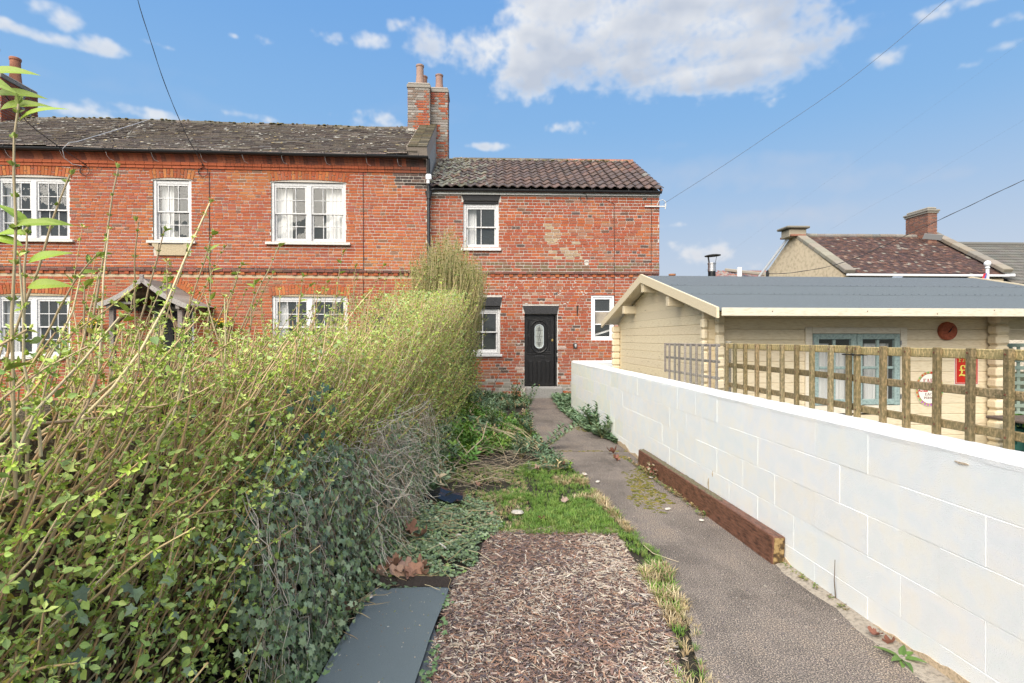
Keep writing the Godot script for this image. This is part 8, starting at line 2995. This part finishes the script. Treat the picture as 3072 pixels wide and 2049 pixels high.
func make_shoots(h: Node3D) -> void:
	# long shoots standing above the clipped top; [base, bend, tip, leaf count, thickness]
	var runs := [
		[Vector3(-1.19, 1.2, -1.27), Vector3(-1.19, 1.83, -1.27), Vector3(-1.172, 2.14, -1.27), 0, 0.0042],
		[Vector3(-1.30, 1.2, -1.42), Vector3(-1.295, 1.7, -1.42), Vector3(-1.287, 1.88, -1.42), 0, 0.0042],
		[Vector3(-1.73, 1.45, -1.8), Vector3(-1.60, 1.84, -1.8), Vector3(-1.485, 2.135, -1.8), 0, 0.005],
		[Vector3(-1.78, 1.4, -2.2), Vector3(-1.69, 1.88, -2.2), Vector3(-1.625, 2.284, -2.2), 0, 0.005],
		[Vector3(-1.86, 1.5, -2.6), Vector3(-1.76, 1.85, -2.6), Vector3(-1.69, 2.11, -2.6), 1, 0.005],
		[Vector3(-1.62, 1.5, -1.8), Vector3(-1.49, 1.79, -1.8), Vector3(-1.40, 1.86, -1.8), 4, 0.004],
		[Vector3(-1.61, 1.4, -2.0), Vector3(-1.60, 1.73, -2.0), Vector3(-1.60, 1.78, -2.0), 2, 0.004],
		[Vector3(-1.89, 1.5, -3.0), Vector3(-1.78, 1.89, -3.0), Vector3(-1.68, 2.175, -3.0), 2, 0.005],
		[Vector3(-1.82, 1.5, -3.2), Vector3(-1.81, 1.9, -3.2), Vector3(-1.814, 2.12, -3.2), 4, 0.004],
		[Vector3(-1.89, 1.5, -3.6), Vector3(-1.72, 1.89, -3.6), Vector3(-1.57, 2.21, -3.6), 1, 0.005],
		[Vector3(-1.84, 1.5, -3.2), Vector3(-1.69, 1.855, -3.2), Vector3(-1.62, 2.025, -3.2), 2, 0.0045],
		[Vector3(-1.68, 1.5, -5.0), Vector3(-1.66, 2.07, -5.0), Vector3(-1.58, 2.39, -5.0), 8, 0.005],
		[Vector3(-1.60, 1.6, -5.4), Vector3(-1.62, 2.1, -5.4), Vector3(-1.58, 2.31, -5.4), 3, 0.005],
		[Vector3(-1.50, 1.4, -3.0), Vector3(-1.455, 1.85, -3.0), Vector3(-1.445, 1.89, -3.0), 2, 0.004]]
	for i in 38:
		var z := rf(1.9, 6.2)
		var b := Vector3(rf(-2.05, -1.35), hedge_top(z) - rf(0.05, 0.3), -z)
		var L := rf(0.25, 0.62)
		var d := Vector3(rf(0.05, 0.55), 1.0, rf(-0.2, 0.2)).normalized()
		runs.append([b, b + d * L * 0.5, b + d * L + Vector3(rf(0.0, 0.05), 0, 0), pick([0, 0, 0, 1, 2, 3]), rf(0.0026, 0.0038)])
	for i in 6:                                                      # bare canes crossing close to the camera
		var z := rf(1.15, 2.1)
		var b := Vector3(hedge_face(z) - rf(0.25, 0.5), rf(0.35, 1.2), -z)
		var d := Vector3(rf(0.35, 0.75), rf(0.7, 1.0), rf(-0.5, 0.1)).normalized()
		var L := minf(rf(0.6, 1.0), (1.55 - b.y) / d.y)              # these stay below the clipped top
		runs.append([b, b + d * L * 0.5 + Vector3(0.03, -0.02, 0), b + d * L, pick([0, 1, 2]), rf(0.0032, 0.005)])
	for q in runs:
		var a: Vector3 = q[0]
		var m: Vector3 = q[1]
		var e: Vector3 = q[2]
		var pts := []
		var rad := []
		for i in 9:
			var t := i / 8.0
			pts.append(a.lerp(m, t).lerp(m.lerp(e, t), t) + Vector3(nz(t * 4.0 + a.x * 9.0, a.z, 3.0), 0, nz(t * 4.0, a.z * 3.0, 8.0)) * 0.012)
			rad.append(lerpf(q[4], q[4] * 0.55, t) * (1.0 + 0.12 * sin(i * 2.5)))
		var g := G.new()
		g.col = vary(pick([Color(0.40, 0.32, 0.19), Color(0.45, 0.36, 0.22), Color(0.36, 0.27, 0.16)]), 0.12)
		g.tube(pts, rad, 6)
		var L := a.distance_to(e)
		var nodes := int(L / 0.085)
		for i in nodes:                                               # paired buds at the nodes
			var t := (i + 0.6) / nodes
			var seg := mini(int(t * 8), 7)
			var p: Vector3 = pts[seg].lerp(pts[seg + 1], t * 8 - seg)
			var ang := i * PI / 2 + a.z
			for s in [0.0, PI]:
				var out := Vector3(cos(ang + s), 1.3, sin(ang + s)).normalized()
				for k in 3:
					add_leaf(g, Transform3D(facing(out + Vector3(cos(k * 2.1), 0, sin(k * 2.1)) * 0.35, rf(-1, 1)), p + out * 0.002), rf(0.012, 0.02), 0.010, 0.6, 0.0, vary(pick([Color(0.26, 0.36, 0.06), Color(0.36, 0.42, 0.12), Color(0.20, 0.28, 0.05)]), 0.15), 2)
		for k in 5:
			add_leaf(g, Transform3D(facing((e - m).normalized() + Vector3(cos(k * 1.25), 0, sin(k * 1.25)) * 0.4, rf(-1, 1)), e), rf(0.018, 0.03), 0.013, 0.6, 0.0, vary(Color(0.32, 0.40, 0.10), 0.15), 2)
		var shoot := put("shoot", g.mesh(), M.leaf, h)
		for i in q[3]:
			var t = 0.98 - 0.13 * i
			var seg := clampi(int(t * 8), 0, 7)
			var p: Vector3 = pts[seg].lerp(pts[seg + 1], clampf(t * 8 - seg, 0.0, 1.0))
			var lg := G.new()
			add_leaf(lg, Transform3D(), rf(0.045, 0.075), rf(0.022, 0.03), 0.35, 0.012, vary(pick([Color(0.26, 0.36, 0.045), Color(0.20, 0.29, 0.04), Color(0.3, 0.38, 0.07)]), 0.12), 5)
			put("leaf", lg.mesh(), M.leaf, shoot, Transform3D(facing(Vector3(rf(0.2, 1.0) * (1 if i % 2 == 0 else -0.6), rf(0.1, 0.8), rf(-0.7, 0.5)), rf(-0.8, 0.8)), p))
		# the two nearest canes carry big arching leaves
		var big := []                                                 # [base, direction] of the large arching leaves
		if q == runs[0]: big = [[Vector3(-1.25, 2.21, -1.27), Vector3(1, 0.35, 0.1)], [Vector3(-1.26, 2.2, -1.25), Vector3(0.8, -0.15, 0.25)], [Vector3(-1.245, 2.165, -1.28), Vector3(1, 0.3, 0.05)], [Vector3(-1.215, 2.128, -1.27), Vector3(1, 0.55, -0.05)], [Vector3(-1.172, 2.10, -1.27), Vector3(0.85, 0.75, 0.0)], [Vector3(-1.20, 1.845, -1.27), Vector3(1, 0.45, 0.1)]]
		if q == runs[1]: big = [[Vector3(-1.287, 1.88, -1.42), Vector3(-0.35, 0.8, 0.3)], [Vector3(-1.285, 1.885, -1.42), Vector3(1, 0.4, -0.1)], [Vector3(-1.29, 1.86, -1.42), Vector3(-1, 0.3, 0.2)], [Vector3(-1.288, 1.785, -1.42), Vector3(1, 0.6, 0.1)], [Vector3(-1.29, 1.72, -1.42), Vector3(1, 0.3, 0.1)], [Vector3(-1.3, 1.83, -1.42), Vector3(-0.9, 0.5, 0.4)]]
		for b in big:
			var lg := G.new()
			add_leaf(lg, Transform3D(), rf(0.085, 0.105), rf(0.030, 0.036), 0.3, 0.045, vary(Color(0.23, 0.33, 0.035), 0.15), 8)
			put("leaf", lg.mesh(), M.leaf, shoot, Transform3D(facing(b[1], rf(0.7, 1.1) * signf(b[1].x)), b[0]))

func make_ivy() -> void:
	var iv := thing("ivy", "dark grey green ivy over the hedge foot and ground", "ivy")
	iv.set_meta("kind", "stuff")
	var shape := ivy_shape()
	var xs := []
	var cs := []
	var tones := [Color(0.13, 0.19, 0.095), Color(0.19, 0.26, 0.14), Color(0.09, 0.135, 0.075), Color(0.25, 0.32, 0.18), Color(0.15, 0.23, 0.085)]
	for i in 26000:
		var z := 1.3 + 6.4 * pow(rng.randf(), 1.1)
		var edge := ivy_edge(z) + 0.1 * nz(z * 2.6, 2.0, 150.0)
		var foot := hedge_face(z) + 0.12
		var p: Vector3
		var nrm: Vector3
		if rng.randf() < 0.62:                                        # climbing the lower face
			var y := pow(rng.randf(), 1.1) * (0.80 + 0.3 * nz(z * 0.8, 3.0, 151.0) + 0.25 * smoothstep(1.9, 2.6, z) * smoothstep(4.0, 3.0, z))
			if z > 5.2 and (rng.randf() < 0.55 or y > 0.5): continue
			if z < 2.1 + 0.25 * nz(y * 3.0, z, 152.0) and rng.randf() < 0.93: continue
			p = Vector3(hedge_face(z) + 0.16 - y * 0.16 + rf(-0.07, 0.12), y, -z)
			nrm = Vector3(1.0, rf(0.0, 1.0), rf(-0.6, 0.8))
		else:                                                         # creeping over the ground
			if edge < foot: continue
			var x := rf(foot - 0.1, edge)
			if x > -0.91 and x < -0.40 and z < 3.27: continue
			var low := smoothstep(foot, edge, x)
			if low > 0.6 and rng.randf() < 0.35: continue
			p = Vector3(x, rf(0.015, 0.11 - 0.07 * low), -z)
			nrm = Vector3(rf(-0.4, 0.5), 1.0, rf(-0.4, 0.6))
		var s := rf(0.014, 0.034) * (1.15 if z < 3.6 else 1.0)
		var b := facing(nrm, rf(0, TAU)) * Basis(Vector3.RIGHT, PI / 2)
		xs.append(Transform3D(b.scaled(Vector3.ONE * s), p))
		cs.append(vary(pick(tones), 0.25) if rng.randf() < 0.93 else vary(Color(0.2, 0.27, 0.08), 0.2))
	for i in 11000:                                                   # the carpet in front of the hedge
		var z := rf(2.5, 5.6)
		var edge := ivy_edge(z) + 0.12 * nz(z * 2.6, 2.0, 150.0)
		var foot := hedge_face(z) + 0.08
		var x := lerpf(foot, edge, pow(rng.randf(), 1.15))
		if x > -0.92 and x < -0.36 and z < 3.33: continue
		if nz(x * 4.0, z * 4.0, 153.0) < -0.28 or Vector2((x + 0.68) / 0.24, (z - 5.12) / 0.21).length() < 1.0: continue
		xs.append(Transform3D((facing(Vector3(rf(-0.5, 0.6), 1.0, rf(-0.4, 0.7)), rf(0, TAU)) * Basis(Vector3.RIGHT, PI / 2)).scaled(Vector3.ONE * rf(0.012, 0.028)), Vector3(x, rf(0.015, 0.075), -z)))
		cs.append(vary(pick(tones), 0.25))
	for i in 90:                                                      # strip between mat and mulch
		var z := rf(1.8, 3.2)
		xs.append(Transform3D(Basis(Vector3(rf(-0.3, 0.3), 1, rf(-0.3, 0.3)).normalized(), rf(0, TAU)).scaled(Vector3.ONE * rf(0.016, 0.03)), Vector3(-0.385 + rf(-0.03, 0.04), rf(0.03, 0.06), -z)))
		cs.append(vary(Color(0.12, 0.2, 0.08), 0.25))
	copies("ivy_leaves", shape, M.ivy_leaf, xs, cs, iv)
	var st := G.new()
	for i in 2000:                                                    # bleached dead vines hanging through it
		var z := 2.15 + 4.0 * pow(rng.randf(), 1.15)
		if z > 4.9 and rng.randf() < 0.6: continue
		var y := rf(0.15, 0.95)
		var o := Vector3(hedge_face(z) + 0.12 - y * 0.15 + rf(-0.02, 0.12), y, -z)
		var d := Vector3(rf(0.0, 0.35), rf(-1.0, 0.15), rf(-0.55, 0.55)).normalized()
		if rng.randf() < 0.2: d = Vector3(rf(-0.2, 0.4), rf(-0.2, 0.3), rf(-1, 1)).normalized()
		var pts := twig_curve(o, d, rf(0.12, 0.42), rf(-0.1, 0.04), 6)
		var wob := rf(0, 40)
		for k in pts.size():
			pts[k] += Vector3(nz(k * 0.8, wob, 1.0), nz(k * 0.8, wob, 4.0), nz(k * 0.8, wob, 7.0)) * 0.035
			pts[k].y = maxf(pts[k].y, 0.012)
		if pts[6].x > -0.93 and z < 3.4: continue
		st.col = vary(pick([Color(0.56, 0.50, 0.41), Color(0.46, 0.40, 0.33), Color(0.62, 0.57, 0.48), Color(0.36, 0.27, 0.18)]), 0.15)
		st.tube(pts, [0.0024, 0.0023, 0.0023, 0.0021, 0.002, 0.0018, 0.0012], 3)
	for i in 220:
		var z := rf(2.8, 5.4)
		var e := ivy_edge(z)
		var o := Vector3(rf(-1.1, e), rf(0.03, 0.09), -z)
		var pts := twig_curve(o, Vector3(rf(-1, 1), rf(-0.1, 0.2), rf(-1, 1)).normalized(), rf(0.08, 0.3), 0.0, 3)
		st.col = vary(pick(STRAWS), 0.15)
		st.tube(pts, [0.0022, 0.0022, 0.002, 0.001], 3)
	stuff("dead_vines", st.mesh(), M.twig, iv)
	var cl := thing("ivy_clump", "clump of large dark ivy leaves halfway up the hedge face", "ivy")
	for i in 90:
		var g := G.new()
		var z := rf(2.45, 3.35)
		var y := 1.05 + rf(-0.28, 0.3) - (z - 2.9) * 0.2
		g.col = vary(pick([Color(0.05, 0.10, 0.065), Color(0.08, 0.15, 0.10), Color(0.04, 0.075, 0.05)]), 0.2)
		put("ivy_leaf", tinted_ivy(i % 6), M.ivy_leaf, cl, Transform3D((facing(Vector3(1.0, rf(-0.3, 0.9), rf(-0.5, 0.9)), rf(0, TAU)) * Basis(Vector3.RIGHT, PI / 2)).scaled(Vector3.ONE * rf(0.03, 0.06)), Vector3(hedge_face(z) + rf(-0.14, 0.06), y, -z)))

func tinted_ivy(k: int) -> ArrayMesh:
	var key := "ivy %d" % k
	if not brick_meshes.has(key):
		var m := ivy_shape()
		var a := m.surface_get_arrays(0)
		var q: PackedColorArray = a[Mesh.ARRAY_COLOR]
		var t: Color = [Color(0.05, 0.10, 0.065), Color(0.08, 0.15, 0.10), Color(0.04, 0.075, 0.05), Color(0.06, 0.12, 0.06), Color(0.1, 0.18, 0.12), Color(0.045, 0.085, 0.06)][k]
		for i in q.size(): q[i] = t
		a[Mesh.ARRAY_COLOR] = q
		var n := ArrayMesh.new()
		n.add_surface_from_arrays(Mesh.PRIMITIVE_TRIANGLES, a)
		brick_meshes[key] = n
	return brick_meshes[key]

# ---------------------------------------------------------------- bare trees behind the photographer: the old panes mirror them
func grow(g: G, p: Vector3, d: Vector3, L: float, r: float, depth: int) -> void:
	var pts := [p]
	var rad := [r]
	var q := p
	var dir := d
	for i in 3:
		dir = (dir + Vector3(rf(-0.22, 0.22), rf(-0.1, 0.2), rf(-0.22, 0.22))).normalized()
		q += dir * L / 3.0
		pts.append(q)
		rad.append(lerpf(r, r * 0.62, (i + 1) / 3.0))
	g.tube(pts, rad, 6 if depth > 4 else (4 if depth > 2 else 3))
	if depth == 0: return
	var n := 3 if depth > 1 else 4
	for i in n:
		var a := TAU * i / n + rf(-0.5, 0.5)
		var side := dir.cross(Vector3(cos(a), 0.3, sin(a))).normalized()
		var t := pick([1, 2, 3, 3]) as int
		grow(g, pts[t] if i > 0 else pts[3], (dir * rf(0.5, 0.9) + side * rf(0.5, 0.9) + Vector3(0, 0.12, 0)).normalized(), L * rf(0.62, 0.82), rad[t] * rf(0.5, 0.68), depth - 1)

func make_reflected_trees() -> void:
	rng.seed = 5
	var spots := [[-5.5, 9.0, 0.0, "bare tree behind the camera, nearest the hedge line"], [-14.0, 10.0, 1.3, "bare tree behind the camera, second to the left"], [-24.0, 11.0, 2.2, "bare tree behind the camera, farthest to the left"], [1.5, 8.5, 3.4, "bare tree behind the camera, in line with the path"]]
	var g := G.new()
	g.col = Color(0.07, 0.058, 0.045)
	grow(g, Vector3.ZERO, Vector3.UP, 3.4, 0.26, 6)
	var mesh := g.mesh()
	for q in spots:
		var o := thing("bare_tree", q[3], "tree", Vector3(q[0], 0, q[1]), rad_to_deg(q[2]), "bare trees behind the garden")
		put("branches", mesh, M.twig, o)
